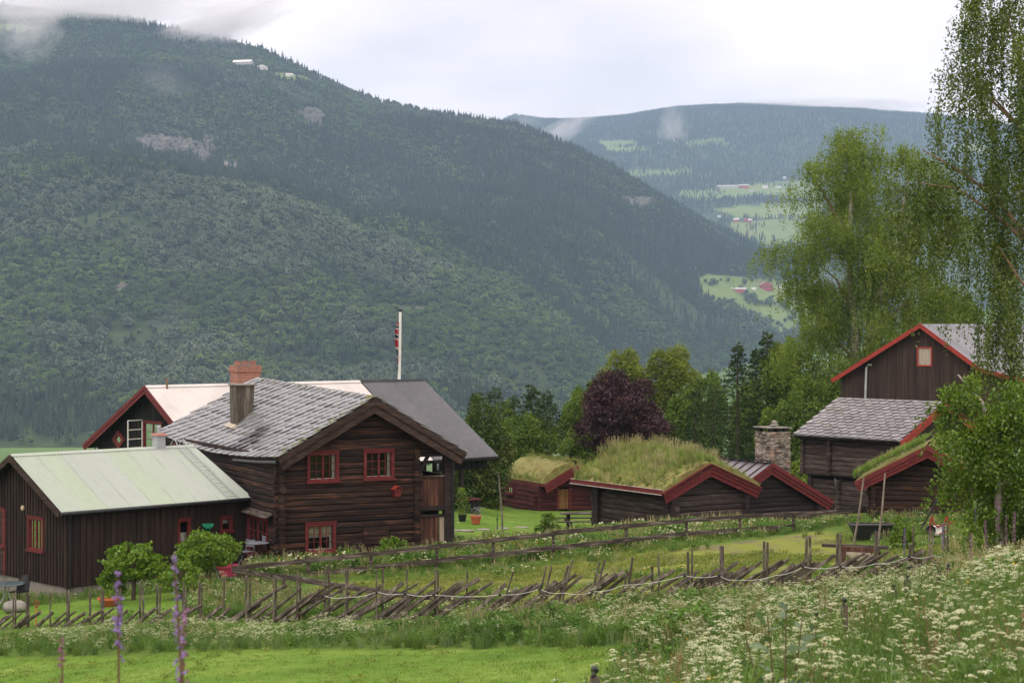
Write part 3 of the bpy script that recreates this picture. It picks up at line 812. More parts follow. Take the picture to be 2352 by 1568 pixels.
def gable_fill(mb, off, th, a, b, z0, top, n=40):
    """solid backing wall following the roof line"""
    us = np.linspace(a, b, n); zt = np.minimum(top(us), 50)
    for i in range(n - 1):
        mb.hexa([(us[i], off, z0), (us[i + 1], off, z0), (us[i + 1], off + th, z0), (us[i], off + th, z0), (us[i], off, zt[i]), (us[i + 1], off, zt[i + 1]), (us[i + 1], off + th, zt[i + 1]), (us[i], off + th, zt[i])])
def boards(mb, axis, off, out, a, b, z0, top, pitch=.2, bw=.055, th=.03, opens=()):
    """vertical battens standing `out` (+1/-1) proud of a wall plane"""
    u = a + bw
    while u < b - bw:
        zt = float(top(np.array([u]))[0]); segs = [(z0, zt)]
        for (u0, u1, w0, w1) in opens:
            if u > u0 - bw and u < u1 + bw:
                segs = [s for (p, q) in segs for s in ((p, min(q, w0)), (max(p, w1), q)) if s[1] - s[0] > .03]
        for (p, q) in segs:
            lo, hi = sorted((off, off + out * th))
            if axis == 'x': mb.box(u - bw / 2, u + bw / 2, lo, hi, p, q)
            else: mb.box(lo, hi, u - bw / 2, u + bw / 2, p, q)
        u += pitch * random.uniform(.93, 1.07)
def window(parent, O, U, N, w, h, cas=.09, cols=2, rows=3, leaves=2, cm='red_paint', sm='red_paint', curtain=None, recess=.10, sill=True, inner='white_paint', label=None, mid=None):
    """window with its lower left corner at O; U along the wall, N out of it. parts: window > sash, pane, curtain"""
    O, U, N = np.array(O, float), np.array(U, float), np.array(N, float); Z = np.array([0, 0, 1.0])
    def bx(mb, u0, u1, z0, z1, n0, n1):
        c = lambda u, z, n: O + U * u + Z * z + N * n
        mb.hexa([c(u0, z0, n0), c(u1, z0, n0), c(u1, z0, n1), c(u0, z0, n1), c(u0, z1, n0), c(u1, z1, n0), c(u1, z1, n1), c(u0, z1, n1)])
    m = MB(); p = .05
    bx(m, 0, cas, 0, h, -.12, p); bx(m, w - cas, w, 0, h, -.12, p)
    bx(m, cas + .001, w - cas - .001, h - cas, h, -.12, p - .003); bx(m, cas + .001, w - cas - .001, 0, cas * .9, -.12, p - .003)
    if sill: bx(m, -.05, w + .05, -.035, .03, -.02, p + .06)
    bx(m, -.02, w + .02, h + .001, h + .035, -.02, p + .03)
    o = m.build('window', M[cm], parent)
    if label: o["label"] = label
    iw, ih = w - 2 * cas, h - 1.9 * cas; z0 = cas * .9; s = MB(); fr = .032
    lw = iw / leaves; pn = MB(); wl = MB()
    for k in range(leaves):
        a = cas + k * lw; b = a + lw
        bx(s, a, a + fr, z0, z0 + ih, -.05, .012); bx(s, b - fr, b, z0, z0 + ih, -.05, .012)
        bx(s, a + fr, b - fr, z0, z0 + fr, -.05, .01); bx(s, a + fr, b - fr, z0 + ih - fr, z0 + ih, -.05, .01)
        for c in range(1, cols):
            u = a + fr + (lw - 2 * fr) * c / cols; bx(s, u - .009, u + .009, z0 + fr, z0 + ih - fr, -.035, .004)
        for r_ in range(1, rows):
            z = z0 + fr + (ih - 2 * fr) * r_ / rows; bx(s, a + fr, b - fr, z - .009, z + .009, -.033, .002)
        bx(pn, a + fr * .6, b - fr * .6, z0 + fr * .6, z0 + ih - fr * .6, -.026, -.022)
        if inner: bx(wl, a + fr, b - fr, z0 + fr, z0 + fr + .02, -.05, -.03)
    s.build('sash', M[sm], o); pn.build('pane', M['glass'], o)
    if inner: wl.build('inner_frame', M[inner], o)
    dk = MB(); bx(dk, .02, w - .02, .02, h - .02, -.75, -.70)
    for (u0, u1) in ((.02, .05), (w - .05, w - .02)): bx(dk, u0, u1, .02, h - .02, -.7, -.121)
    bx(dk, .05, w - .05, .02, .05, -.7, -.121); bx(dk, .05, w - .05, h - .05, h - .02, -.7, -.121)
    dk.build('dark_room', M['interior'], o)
    if curtain:
        for (u0, u1, q0, q1, cmat) in curtain:
            c = MB(); nseg = max(6, int((u1 - u0) * w / .03)); us = np.linspace(u0 * w, u1 * w, nseg)
            V = []
            for u in us: 
                n = -.17 + .015 * math.sin(u * 70)
                V += [O + U * u + Z * (q0 * h) + N * n, O + U * u + Z * (q1 * h) + N * n]
            c.grid(np.array(V), nseg, 2); c.build('curtain', M[cmat], o)
    return o

def roof_pick(B, X, Y, f, L, S):
    best = None
    for s_ in np.linspace(0, L, 90):
        p_ = f(np.full(60, s_), np.linspace(0, S, 60), np.zeros(60))
        for q in p_:
            w_ = B.wld(q); xx = CX + w_[0] / w_[1] * F; yy = HY - w_[2] / w_[1] * F
            e_ = (xx - X) ** 2 + (yy - Y) ** 2
            if best is None or e_ < best[0]: best = (e_, q)
    return best[1]
def corrugated(mb, f, L, S, pitch, amp=.018, th=0.0, ny=3):
    """f(s,t)->point (array); ribs run down the slope (along t)"""
    k = int(L / pitch) * 4; s = np.linspace(0, L, k + 1); t = np.linspace(0, S, ny)
    Sg, Tg = np.meshgrid(s, t, indexing='ij')
    p = f(Sg.ravel(), Tg.ravel(), amp * np.cos(Sg.ravel() / pitch * 2 * np.pi))
    mb.grid(p, len(s), ny)
def quad_fn(c00, c10, c01, c11, L, S, sag=0.0):
    """bilinear roof plane: c00 ridge start, c10 ridge end, c01 eave start, c11 eave end; height offset along normal"""
    c00, c10, c01, c11 = [np.array(c, float) for c in (c00, c10, c01, c11)]
    n = np.cross(c10 - c00, c01 - c00); n /= np.linalg.norm(n)
    if n[2] < 0: n = -n
    def f(s, t, h):
        a = (np.asarray(s) / L)[..., None]; b = (np.asarray(t) / S)[..., None]
        p = c00 * (1 - a) * (1 - b) + c10 * a * (1 - b) + c01 * (1 - a) * b + c11 * a * b
        p = p + n * np.asarray(h)[..., None]
        if sag: p = p + np.array([0, 0, -1.0]) * sag * np.sin(np.pi * np.clip(a, 0, 1)) * np.clip(b, 0, 1.1)
        return p
    return f
def slab(mb, f, L, S, h0, h1, ns=8):
    s = np.linspace(0, L, ns)
    for i in range(ns - 1):
        q = lambda a, b, h: f(np.array([a]), np.array([b]), np.array([h]))[0]
        mb.hexa([q(s[i], 0, h0), q(s[i + 1], 0, h0), q(s[i + 1], S, h0), q(s[i], S, h0), q(s[i], 0, h1), q(s[i + 1], 0, h1), q(s[i + 1], S, h1), q(s[i], S, h1)])
def slate_diamond(mb, f, L, S, d):
    """square slates laid on the corner, half-diagonal d"""
    nj = int(S / d) + 2; ni = int(L / (2 * d)) + 2
    for j in range(-1, nj):
        for i in range(-1, ni):
            cs = (i + .5 * (j % 2)) * 2 * d; ct = j * d
            k = d * random.uniform(.98, 1.05); rot = random.uniform(-.05, .05); js, jt = random.uniform(-.02, .02), random.uniform(-.02, .02)
            pt = []
            for (a, b, h) in ((0, -k * 1.2, .0), (k * .985, 0, .036), (0, k * 1.0, .075), (-k * .985, 0, .036)):
                pt.append((cs + js + a + b * rot, ct + jt + b - a * rot, h + .02))
            if cs < -d * .6 or cs > L + d * .6 or ct < -d * .5 or ct > S + d * .55: continue
            lift = random.uniform(0, .022)
            s_ = np.clip([p[0] for p in pt], -.05, L + .05); t_ = np.clip([p[1] for p in pt], -.03, S + .1)
            h_ = np.array([p[2] for p in pt]) + lift
            b0 = f(s_, t_, h_ - .03); b1 = f(s_, t_, h_)
            mb.hexa(np.r_[b0, b1])
def slate_scale(mb, f, L, S, wd, rowh):
    nj = int(S / rowh) + 1; ni = int(L / wd) + 2
    for j in range(nj + 1):
        for i in range(-1, ni):
            cs = (i + .5 * (j % 2)) * wd; ct = j * rowh
            if cs < -.05 or cs > L + .05: continue
            w = wd * random.uniform(.45, .50); js = random.uniform(-.02, .02); r0 = random.uniform(.9, 1.12) * wd * .42
            pts = [(-w, -rowh * .9), (w, -rowh * .9)] + [(w * math.cos(a), rowh * .45 + r0 * math.sin(a)) for a in np.linspace(0, math.pi, 7)]
            sc_ = np.clip([cs + js + p[0] for p in pts], -.04, L + .04); tt = np.clip([ct + p[1] for p in pts], -.02, S + .12)
            h_ = .02 + .085 * (np.array([p[1] for p in pts]) + rowh) / (rowh + r0) + random.uniform(0, .01)
            b0 = f(sc_, tt, h_ - .04); b1 = f(sc_, tt, h_)
            n = len(pts); mb.add(np.r_[b0, b1], [tuple(range(n)), tuple(range(n, 2 * n))[::-1]] + [(k, k + n, (k + 1) % n + n, (k + 1) % n) for k in range(n)])
def barge(mb, x0, z0, x1, z1, y, depth, hs, step=.028, tip=.0):
    """stepped verge boards from the ridge (x0,z0) to the eave (x1,z1); hs: heights of the boards from the top down"""
    off = 0.0; 
    d = np.array([x1 - x0, z1 - z0]); Ln = np.linalg.norm(d); d /= Ln; n = np.array([-d[1], d[0]])
    if n[1] > 0: n = -n
    for k, h in enumerate(hs):
        yy = y + step * k
        a = np.array([x0, z0]) + n * off; b = np.array([x1, z1]) + n * off
        a2 = a + n * h; b2 = b + n * h - d * .0
        # plumb cut at the ridge
        def at_x(p, x): return p + d * ((x - p[0]) / d[0])
        a = at_x(a, x0); a2 = at_x(a2, x0)
        mb.hexa([(a2[0], yy, a2[1]), (b2[0], yy, b2[1]), (b2[0], y + depth, b2[1]), (a2[0], y + depth, a2[1]),
                 (a[0], yy, a[1]), (b[0], yy, b[1]), (b[0], y + depth, b[1]), (a[0], y + depth, a[1])])
        off += h + .002

# ================================================================== the main log house
B1 = Bld(P(862, 912, 65), -2150, -8.45, 'log_house', 'two-storey dark log house with lichened slate roof and red windows', 'house')
E1 = B1.e; hr = B1.hr
xl, xr = B1.gz(644, 1200, .55)[0], B1.gz(953, 1150, .55)[0]
xp = B1.gz(1027, 1150, .55)[0]
SL, SR = 1.98 / 3.53, 2.04 / 3.47
top1 = lambda x: hr - .16 - np.where(x < 0, -x * SL, x * SR)
zf = B1.gz(700, 1292, .55)[1] - .1
w_up1 = [B1.gz(704, 1108, .5), B1.gz(777, 1036, .5)]; w_up2 = [B1.gz(834, 1102, .5), B1.gz(904, 1031, .5)]
w_lo = [B1.gz(700, 1270, .5), B1.gz(770, 1198, .5)]
W1 = []
for a, b in (w_up1, w_up2, w_lo): W1.append((a[0] + .02, b[0] - .02, a[1] + .02, b[1] - .02))
zg = B1.gz(990, 1040, .55)[1]     # beam above the gallery
lw = MB()
log_wall(lw, 'x', .55, xl, xr, zf, zg - .05, lambda u: top1(u), opens=W1)
nrow = int((zg - .05 - zf) / .205 + .5)
log_wall(lw, 'x', .55, xl, xp + .1, zf + nrow * .205, 9, lambda u: top1(u), opens=W1, ends=0.05)
zL = hr - 1.98 - .15
o1 = B1.rz(569, 1271, xl - .08); o2 = B1.rz(616, 1192, xl - .08)
r0, r1 = sorted((o1[0], o2[0])); W2 = [(r0 + .02, r1 - .02, o1[1] + .06, o2[1] + .02)]
LEN1 = 13.2
log_wall(lw, 'y', xl, .55, LEN1, zf - .12, zL, None, opens=[(W2[0][0], W2[0][1], W2[0][2] , W2[0][3])], ends=.25)
log_wall(lw, 'y', xr, .55, LEN1, zf - .12, hr - 1.0, None)
log_wall(lw, 'x', LEN1, xl, xr, zf, 9, lambda u: top1(u))
lw.build('log_wall', M['log_brown'], E1)
# patched lower wall boards and corner cladding
pt = MB()
a = B1.gz(835, 1250, .42); b = B1.gz(892, 1197, .42)
for k in range(5):
    z0_ = a[1] + (b[1] - a[1]) * k / 5
    pt.box(a[0], b[0], .395, .44, z0_ + .012, z0_ + (b[1] - a[1]) / 5 - .008)
pt.build('plank_patch', M['log_brown'], E1)
ft = MB(); ft.box(xl - .1, xr + .1, .5, LEN1, zf - .7, zf + .02); ft.build('foundation', M['stone'], E1)
def put_win(E, a, b, y, curt, **k):
    return window(E, (a[0], y, a[1]), (1, 0, 0), (0, -1, 0), b[0] - a[0], b[1] - a[1], curtain=curt, **k)
put_win(E1, *w_up1, .46, [(.84, .93, .05, .95, 'curtain')]); put_win(E1, *w_up2, .46, [(.84, .93, .05, .95, 'curtain'), (.07, .12, .05, .95, 'curtain')])
put_win(E1, *w_lo, .46, [(.84, .93, .05, .95, 'curtain'), (.06, .94, .52, .95, 'curtain_yellow'), (.06, .94, .5, .56, 'curtain')])
window(E1, (xl - .09, r1, o1[1]), (0, -1, 0), (-1, 0, 0), r1 - r0, o2[1] - o1[1], curtain=[(.05, .5, .05, .95, 'curtain'), (.5, .9, .6, .95, 'curtain')])
# weather board over the lower side window
m = MB(); m.hexa([(xl - .38, r0 - .6, o2[1] + .08), (xl - .12, r0 - .6, o2[1] + .2), (xl - .12, r1 + 1.2, o2[1] + .2), (xl - .38, r1 + 1.2, o2[1] + .08),
                  (xl - .38, r0 - .6, o2[1] + .12), (xl - .12, r0 - .6, o2[1] + .25), (xl - .12, r1 + 1.2, o2[1] + .25), (xl - .38, r1 + 1.2, o2[1] + .12)])
m.build('drip_board', M['rail_wood'], E1)
# roof
fl = quad_fn((0, 0, hr), (0, 12.6, hr + .32), (-3.53, 0, hr - 1.98), (-3.35, 15.3, hr - 1.93), 14, 4.05, .32)
fr_ = quad_fn((0, 0, hr), (0, 12.6, hr + .32), (3.47, 0, hr - 2.04), (3.47, 14.2, hr - 2.0), 14, 4.05, .2)
rb = MB(); slab(rb, fl, 14, 4.05, -.14, -.01, 12); slab(rb, fr_, 14, 4.05, -.14, -.01, 12)
rf = rb.build('roof', M['barge_brown'], E1)
M['slate_diamond'] = slate('slate_diamond', ((.135, .14, .145), (.20, .205, .212), (.265, .268, .272)), (.20, .20, .09), .93,
                           soot=(tuple(roof_pick(B1, 574, 1014, fl, 14, 4.05)), (.95, 1.25, .9)), isl=(.87, 1.13))
sm = MB(); slate_diamond(sm, fl, 14, 4.05, .34); slate_diamond(sm, fr_, 14, 4.05, .34)
sm.build('slates', M['slate_diamond'], rf)
# moss and lichen cushions along verge and joints
ms = MB()
for _ in range(420):
    s_ = abs(random.gauss(0, .25)) if random.random() < .62 else random.uniform(0, 14); t_ = random.uniform(0, 4.1)
    if random.random() < .2: t_ = abs(random.gauss(0, .1))
    p_ = fl(np.array([s_]), np.array([t_]), np.array([.05]))[0]; k = random.uniform(.02, .06)
    ms.sphere(p_, k, 5, 3, (1.5, 1.5, .5), .3)
M['moss'] = plain('moss', (.22, .22, .10), .95, .5, 9); tag(ms.build('moss', M['moss'], rf), kind='stuff')
# timbers under the eave, verge boards
m = MB()
for k, (hh, off) in enumerate(((.24, 0), (.22, .0))): pass
barge(m, 0, hr - .02, -3.56, hr - 1.98 - .02, -.02, .16, (.2, .26), -.0 + .05)
barge(m, 0, hr - .02, 3.52, hr - 2.04 - .02, -.02, .16, (.2, .26), .05)
m.build('verge_board', M['barge_brown'], E1)
m = MB()
for k in range(14):
    a_, b_ = k, k + 1
    p_ = fl(np.array([a_, b_]), np.array([4.0, 4.0]), np.array([-.2, -.2])); m.beam(p_[0], p_[1], .08, .16)
for k in range(16):
    p_ = fl(np.array([.4 + k * .85] * 2), np.array([3.3, 3.98]), np.array([-.24, -.24])); m.beam(p_[0], p_[1], .12, .14)
m.build('eave_timber', M['barge_brown'], rf)
m = MB(); p_ = fl(np.array([0.2, 2, 4.6]), np.array([4.12] * 3), np.array([-.14] * 3)); m.tube(p_, .06, 8); m.build('gutter', M['gutter'], E1)
q = roof_pick(B1, 545, 979, fl, 14, 4.05)
ch = MB(); x0, y0 = q[0], q[1]; zt = B1.wld(q)[1]; ht = (979 - 885) / F * zt
kx, ky = .60, .78
ch.hexa([(x0, y0, q[2] - .5), (x0 + kx, y0, q[2] - .5), (x0 + kx, y0 + ky, q[2] - .5), (x0, y0 + ky, q[2] - .5),
         (x0 - .02, y0 - .06, q[2] + ht), (x0 + kx + .10, y0 - .06, q[2] + ht), (x0 + kx + .10, y0 + ky + .02, q[2] + ht), (x0 - .02, y0 + ky + .02, q[2] + ht)])
m_, nt_, b_ = newmat('chimney_render')
c_ = ramp(nt_, noise_node(nt_, 1.0, 5, .7, 'Object', (5, 5, .9)), [(.32, (.022, .018, .014)), (.5, (.085, .07, .052)), (.68, (.19, .17, .135))])
nt_.links.new(c_, b_.inputs["Base Color"]); b_.inputs["Roughness"].default_value = .9
co = ch.build('chimney', m_, E1)
m = MB(); m.box(x0 - .08, x0 + kx + .16, y0 - .13, y0 + ky + .06, q[2] + ht, q[2] + ht + .05); m.build('chimney_cap', M['concrete'], co)
m = MB(); m.beam((x0 - .22, y0 - .2, q[2] - .06), (x0 + kx + .15, y0 - .2, q[2] + .06 + kx * .56), .34, .025, (-.49, 0, .87)); m.beam((x0 - .16, y0 - .2, q[2] + .0), (x0 - .16, y0 + ky, q[2] + .06), .22, .02, (-.49, 0, .87))
m.build('flashing', plain('flashing', (.42, .36, .27), .5, .15), co)
# gallery at the right: post, parapet, lattice boards
yg = .45
zt_, zbm = B1.gz(990, 1095, yg)[1], B1.gz(990, 1161, yg)[1]; zb2 = B1.gz(990, 1172, yg)[1]; zl0 = B1.gz(990, 1248, yg)[1]; zl1 = B1.gz(990, 1188, yg)[1]
m = MB(); m.box(xp - .13, xp + .13, yg - .02, yg + .24, zl0 - .1, hr - 1.78); m.build('post', M['log_dark'], E1)
m = MB(); m.box(xp - .1, xp + .1, 6, 6.2, zl0, hr - 1.8); m.build('post', M['log_dark'], E1)
m = MB(); u = xr + .12; 
while u < xp - .15: m.box(u, u + .19, yg + .06, yg + .09, zbm, zt_); u += .195
v = yg + .3
while v < LEN1 - 1: m.box(xp - .02, xp + .02, v, v + .2, zbm, zt_); v += .205
m.build('parapet', M['plank_brown'], E1)
m = MB(); m.box(xr, xp, yg, yg + .1, zt_ + .002, zt_ + .05); m.box(xp - .06, xp + .06, yg + .27, LEN1, zt_ + .003, zt_ + .055); m.beam((xr + .1, yg + .06, zt_ + .6 + .0), (xp, yg + 3.4, zt_ + .05), .06, .07); m.build('hand_rail', M['rail_wood'], E1)
m = MB(); m.box(xr + .08, xp - .13, yg - .0, yg + .16, zb2, zbm - .004); m.box(xr + .1, xp - .13, yg + .01, yg + .2, zl1 + .0, zl1 + .1); m.box(xr, xp, yg + .25, LEN1, zb2 - .05, zb2 + .04); m.build('floor_beam', M['log_dark'], E1)
m = MB(); m.box(xr + .05, xp + .12, yg + .02, yg + .2, zg - .12, zg + .06); m.beam((xr + .12, yg + .1, zg - .75), (xr + .5, yg + .1, zg - .1), .1, .14, (0, 1, 0)); m.build('bracket', M['log_dark'], E1)
m = MB(); wl = MB(); u = xr + .14; k = 0
while u < xp - .22:
    g_ = wl if k == 4 else m
    g_.box(u, u + .17, yg + .04, yg + .07, zl0 + random.uniform(0, .05), zl1 - .01); u += .2; k += 1
m.build('lattice_boards', M['plank_brown'], E1)
if wl.n: tag(wl.build('pale_board', M['old_white_board'], E1), 'pale weathered board among the dark ones')
m = MB(); m.box(xr + .1, xp - .1, yg + .6, yg + .64, zl0, zb2); m.build('gallery_back', M['board_black'], E1)
m = MB(); m.box(xr + .1, xp - .1, 4, 4.04, zl0, hr - 2); m.build('gallery_back', M['board_black'], E1)
m = MB(); m.tube([(xp + .17, yg - .04, zl0), (xp + .17, yg - .04, hr - 2.1), (xp + .25, yg + .02, hr - 1.95)], .045, 8); m.build('downpipe', M['gutter'], E1)
# bird box hung on the front wall
bb = B1.gz(900, 1139, .4); w_ = B1.wld((bb[0], .33, bb[1]))
BB = tag(empty('bird_box', B1.wld((bb[0] + .12, .4, bb[1])), math.atan2(B1.g[1], B1.g[0])), 'red wooden nesting box under the right upper window of the log house', 'bird box')
m = MB(); m.box(-.12, .12, -.26, -.02, 0, .26); m.add([(-.12, -.26, .26), (.12, -.26, .26), (0, -.26, .34), (-.12, -.02, .26), (.12, -.02, .26), (0, -.02, .34)], [(0, 1, 2), (5, 4, 3), (0, 3, 4, 1)]); m.build('box', M['red_paint'], BB)
m = MB(); m.beam((-.17, -.15, .24), (.005, -.15, .375), .32, .02, (0, 0, 1)); m.beam((.005, -.15, .375), (.17, -.15, .24), .32, .02, (0, 0, 1)); m.build('roof', M['red_bright'], BB)
m = MB(); m.tube([(0, -.262, .14), (0, -.265, .14)], .022, 8); m.build('entrance_hole', M['interior'], BB)

# ================================================================== the green-roofed annexe
B2 = Bld(P(24.7, 1043.7, 64.1), 4700, -9.0, 'annexe', 'low dark board-clad house with pale green corrugated roof', 'house')
E2 = B2.e; hr = B2.hr; WL2 = 3.46; DR = 1.70; SG = DR / WL2; LEN2 = 7.3
top2 = lambda x: hr - .14 - np.abs(x) * SG
gx = 3.2; yw = .32
zb_ = B2.gz(143, 1348, yw)[1]
win = [B2.gz(64, 1262, yw), B2.gz(101, 1190, yw)]; dr = [B2.gz(-22, 1312, yw), B2.gz(12, 1168, yw)]
op = [(win[0][0], win[1][0], win[0][1], win[1][1]), (dr[0][0], dr[1][0], dr[0][1], dr[1][1])]
def rect(B, X0, X1, Y0, Y1, g0):
    (ra, _), (rb_, _) = B.rz(X0, Y0, g0), B.rz(X1, Y0, g0)
    xm = (X0 + X1) / 2
    return ra, rb_, B.rz(xm, Y1, g0)[1], B.rz(xm, Y0, g0)[1]
sw1 = rect(B2, 408, 438, 1191, 1250, gx); sw2 = rect(B2, 506, 534, 1186, 1221, gx)
wm = MB(); 
# gable wall with openings: columns of solid wall
def wall_cols(mb, axis, off, th, a, b, z0, top, opens):
    us = sorted(set([a, b] + [u for o in opens for u in (max(a, o[0]), min(b, o[1])) if a < u < b] + list(np.linspace(a, b, 15))))
    for p, q in zip(us[:-1], us[1:]):
        if q - p < 1e-4: continue
        mid_ = (p + q) / 2; segs = [(z0, None)]
        for o in opens:
            if o[0] < mid_ < o[1]: segs = [(z0, o[2]), (o[3], None)]
        tp, tq = float(top(np.array([p]))[0]), float(top(np.array([q]))[0])
        for (s0, s1) in segs:
            e0 = tp if s1 is None else s1; e1 = tq if s1 is None else s1
            if min(e0, e1) <= s0: continue
            if axis == 'x': mb.hexa([(p, off, s0), (q, off, s0), (q, off + th, s0), (p, off + th, s0), (p, off, e0), (q, off, e1), (q, off + th, e1), (p, off + th, e0)])
            else: mb.hexa([(off, p, s0), (off, q, s0), (off + th, q, s0), (off + th, p, s0), (off, p, e0), (off, q, e1), (off + th, q, e1), (off + th, p, e0)])
wall_cols(wm, 'x', yw, .12, -gx, gx, zb_, top2, op)
cst = lambda z: (lambda u: np.full(np.shape(u), z))
ops2 = [(sw1[0], sw1[1], sw1[2], sw1[3]), (sw2[0], sw2[1], sw2[2], sw2[3])]
wall_cols(wm, 'y', gx - .12, .12, yw + .125, LEN2 + 1, zb_, cst(hr - DR - .02), ops2)
wm.box(-gx, -gx + .1, yw + .13, LEN2, zb_, hr - DR)
wm.build('wall', M['board_dark'], E2)
bt = MB(); boards(bt, 'x', yw, -1, -gx, gx, zb_ + .02, top2, .205, .10, .035, [(o[0] - .0, o[1] + .0, o[2], o[3]) for o in op])
boards(bt, 'y', gx, 1, yw, LEN2, zb_ + .02, cst(hr - DR - .02), .24, .13, .035, ops2)
bt.box(gx - .02, gx + .036, yw - .036, yw + .05, zb_, hr - DR)
bt.build('cladding', M['board_dark'], E2)
m = MB(); m.box(-gx + .03, gx - .04, yw + .03, yw + .3, -2.2, zb_ - .01); m.box(gx - .3, gx - .04, yw + .31, LEN2, -2.2, zb_ - .01); m.build('foundation', M['concrete'], E2)
put_win(E2, *win, yw + .02, [(.05, .95, .05, .95, 'curtain_yellow')], label='red two-leaf window in the gable')
# side windows
for (sw, cr) in ((sw1, [(.08, .92, .1, .45, 'curtain')]), (sw2, [(.08, .92, .55, .95, 'curtain')])):
    window(E2, (gx - .02, sw[0], sw[2]), (0, 1, 0), (1, 0, 0), sw[1] - sw[0], sw[3] - sw[2], cas=.08, cols=1, rows=1, leaves=1, curtain=cr, inner=None)
# glazed door at the left edge
dw = dr[1][0] - dr[0][0]
m = MB(); m.box(dr[0][0], dr[1][0], yw - .05, yw + .02, dr[0][1], dr[1][1]); do = m.build('door', M['barge_brown'], E2)
window(E2, (dr[0][0] + .05, yw - .02, dr[0][1] + .95), (1, 0, 0), (0, -1, 0), dw - .05, dr[1][1] - dr[0][1] - .95, cols=2, rows=3, leaves=2, curtain=[(.55, .95, .1, .9, 'curtain')])
m = MB(); m.box(dr[1][0] - .0, dr[1][0] + .1, yw - .07, yw + .02, dr[0][1], dr[1][1]); m.build('door_frame', M['red_paint'], do)
f2 = quad_fn((0, -.04, hr), (0, LEN2, hr), (WL2, -.04, hr - DR), (WL2, LEN2 + .25, hr - DR), LEN2, 3.86)
f2b = quad_fn((0, -.04, hr), (0, LEN2, hr), (-WL2, -.04, hr - DR), (-WL2, LEN2, hr - DR), LEN2, 3.86)
m = MB(); corrugated(m, f2, LEN2, 3.9, .12, .036); corrugated(m, f2b, LEN2, 3.9, .12, .036)
r2 = m.build('roof', M['sheet_green'], E2, True)
m = MB(); slab(m, f2, LEN2, 3.86, -.12, -.03, 3); slab(m, f2b, LEN2, 3.86, -.12, -.031, 3); m.build('roof_deck', M['board_dark'], r2)
m = MB(); slab(m, f2, LEN2, .17, .018, .03, 3); slab(m, f2b, LEN2, .17, .018, .03, 3); m.build('ridge_cap', M['sheet_green'], r2)
m = MB(); barge(m, 0, hr - .02, WL2 + .02, hr - DR - .03, -.07, .03, (.2,), .0); barge(m, 0, hr - .02, -WL2 - .02, hr - DR - .03, -.07, .03, (.2,), .0); m.build('verge_board', M['barge_brown'], E2)
m = MB(); m.tube([(WL2 + .05, -.05, hr - DR - .07), (WL2 + .05, LEN2 + .1, hr - DR - .05)], .065, 8); m.build('gutter', M['gutter'], E2)
m = MB(); m.tube([(WL2 + .05, .3, hr - DR - .1), (WL2 - .0, .34, hr - DR - .25), (gx + .07, .42, hr - DR - .4), (gx + .07, .42, zb_ + .5)], .04, 8); m.tube([(gx + .07, .42, zb_ + .5), (gx + .07, .42, zb_ - .1)], .043, 8); m.build('downpipe', M['gutter'], E2)
# flue on the ridge
def on_ridge(B, X): return B.rz(X, 1030, 0)[0]
yr = on_ridge(B2, 365)
FL = m = MB(); m.box(-.17, .17, yr - .17, yr + .17, hr - .15, hr + .42); fo = m.build('flue', M['galv'], E2)
m = MB(); m.hexa([(-.24, yr - .24, hr + .42), (.24, yr - .24, hr + .42), (.24, yr + .24, hr + .42), (-.24, yr + .24, hr + .42), (-.16, yr - .16, hr + .5), (.16, yr - .16, hr + .5), (.16, yr + .16, hr + .5), (-.16, yr + .16, hr + .5)]); m.build('flue_hood', plain('hood_red', (.3, .12, .1), .5), fo)
m = MB(); m.tube([(0, yr, hr + .5), (0, yr, hr + .7)], .06, 8); m.sphere((0, yr, hr + .71), .075, 8, 5); m.build('flue_pipe', M['galv'], fo)
# roof ladder lying on the green roof
qa = roof_pick(B2, 414, 1040, f2, LEN2, 3.9); qb = roof_pick(B2, 531, 1157, f2, LEN2, 3.9)
s0_, s1_ = qa[1] + .3, qb[1]; 
LD = tag(empty('roof_ladder', B2.wld((0, (s0_ + s1_) / 2, hr)), math.atan2(B2.g[1], B2.g[0])), 'light metal ladder hooked over the ridge of the green corrugated roof', 'ladder')
yc = (s0_ + s1_) / 2; nrm = np.array([SG, 0, 1.0]); nrm /= np.linalg.norm(nrm)
def LP(t, y, h): dn = np.array([WL2, 0, -DR]); dn /= np.linalg.norm(dn); return dn * t + np.array([0, y, 0]) + nrm * h
m = MB()
for sy in (-.19, .19):
    m.tube([LP(.25, sy, .09), LP(3.98, sy, .09)], .018, 6)
m.build('side_rail', M['galv'], LD)
m = MB()
for k in range(12): m.tube([LP(.4 + k * .31, -.19, .09), LP(.4 + k * .31, .19, .09)], .013, 6)
m.build('rung', M['galv'], LD)
for sy in (-.19, .19):
    m = MB(); m.tube([LP(.25, sy, .09), (.08, sy, .20), (-.04, sy, .25), (-.2, sy, .12), (-.3, sy, -.1)], .016, 6); m.build('hook', M['galv'], LD)
# wall lamp
q_ = B2.gz(57, 1166, yw); m = MB(); m.sphere((0, 0, 0), .09, 8, 6, (.8, .6, 1.1)); o = m.build('wall_lamp', plain('lamp_cream', (.5, .4, .25), .5), None, True)
o.location = B2.wld((q_[0], yw - .08, q_[1])); tag(o, 'small cream wall lamp on the dark gable beside the red window', 'lamp')
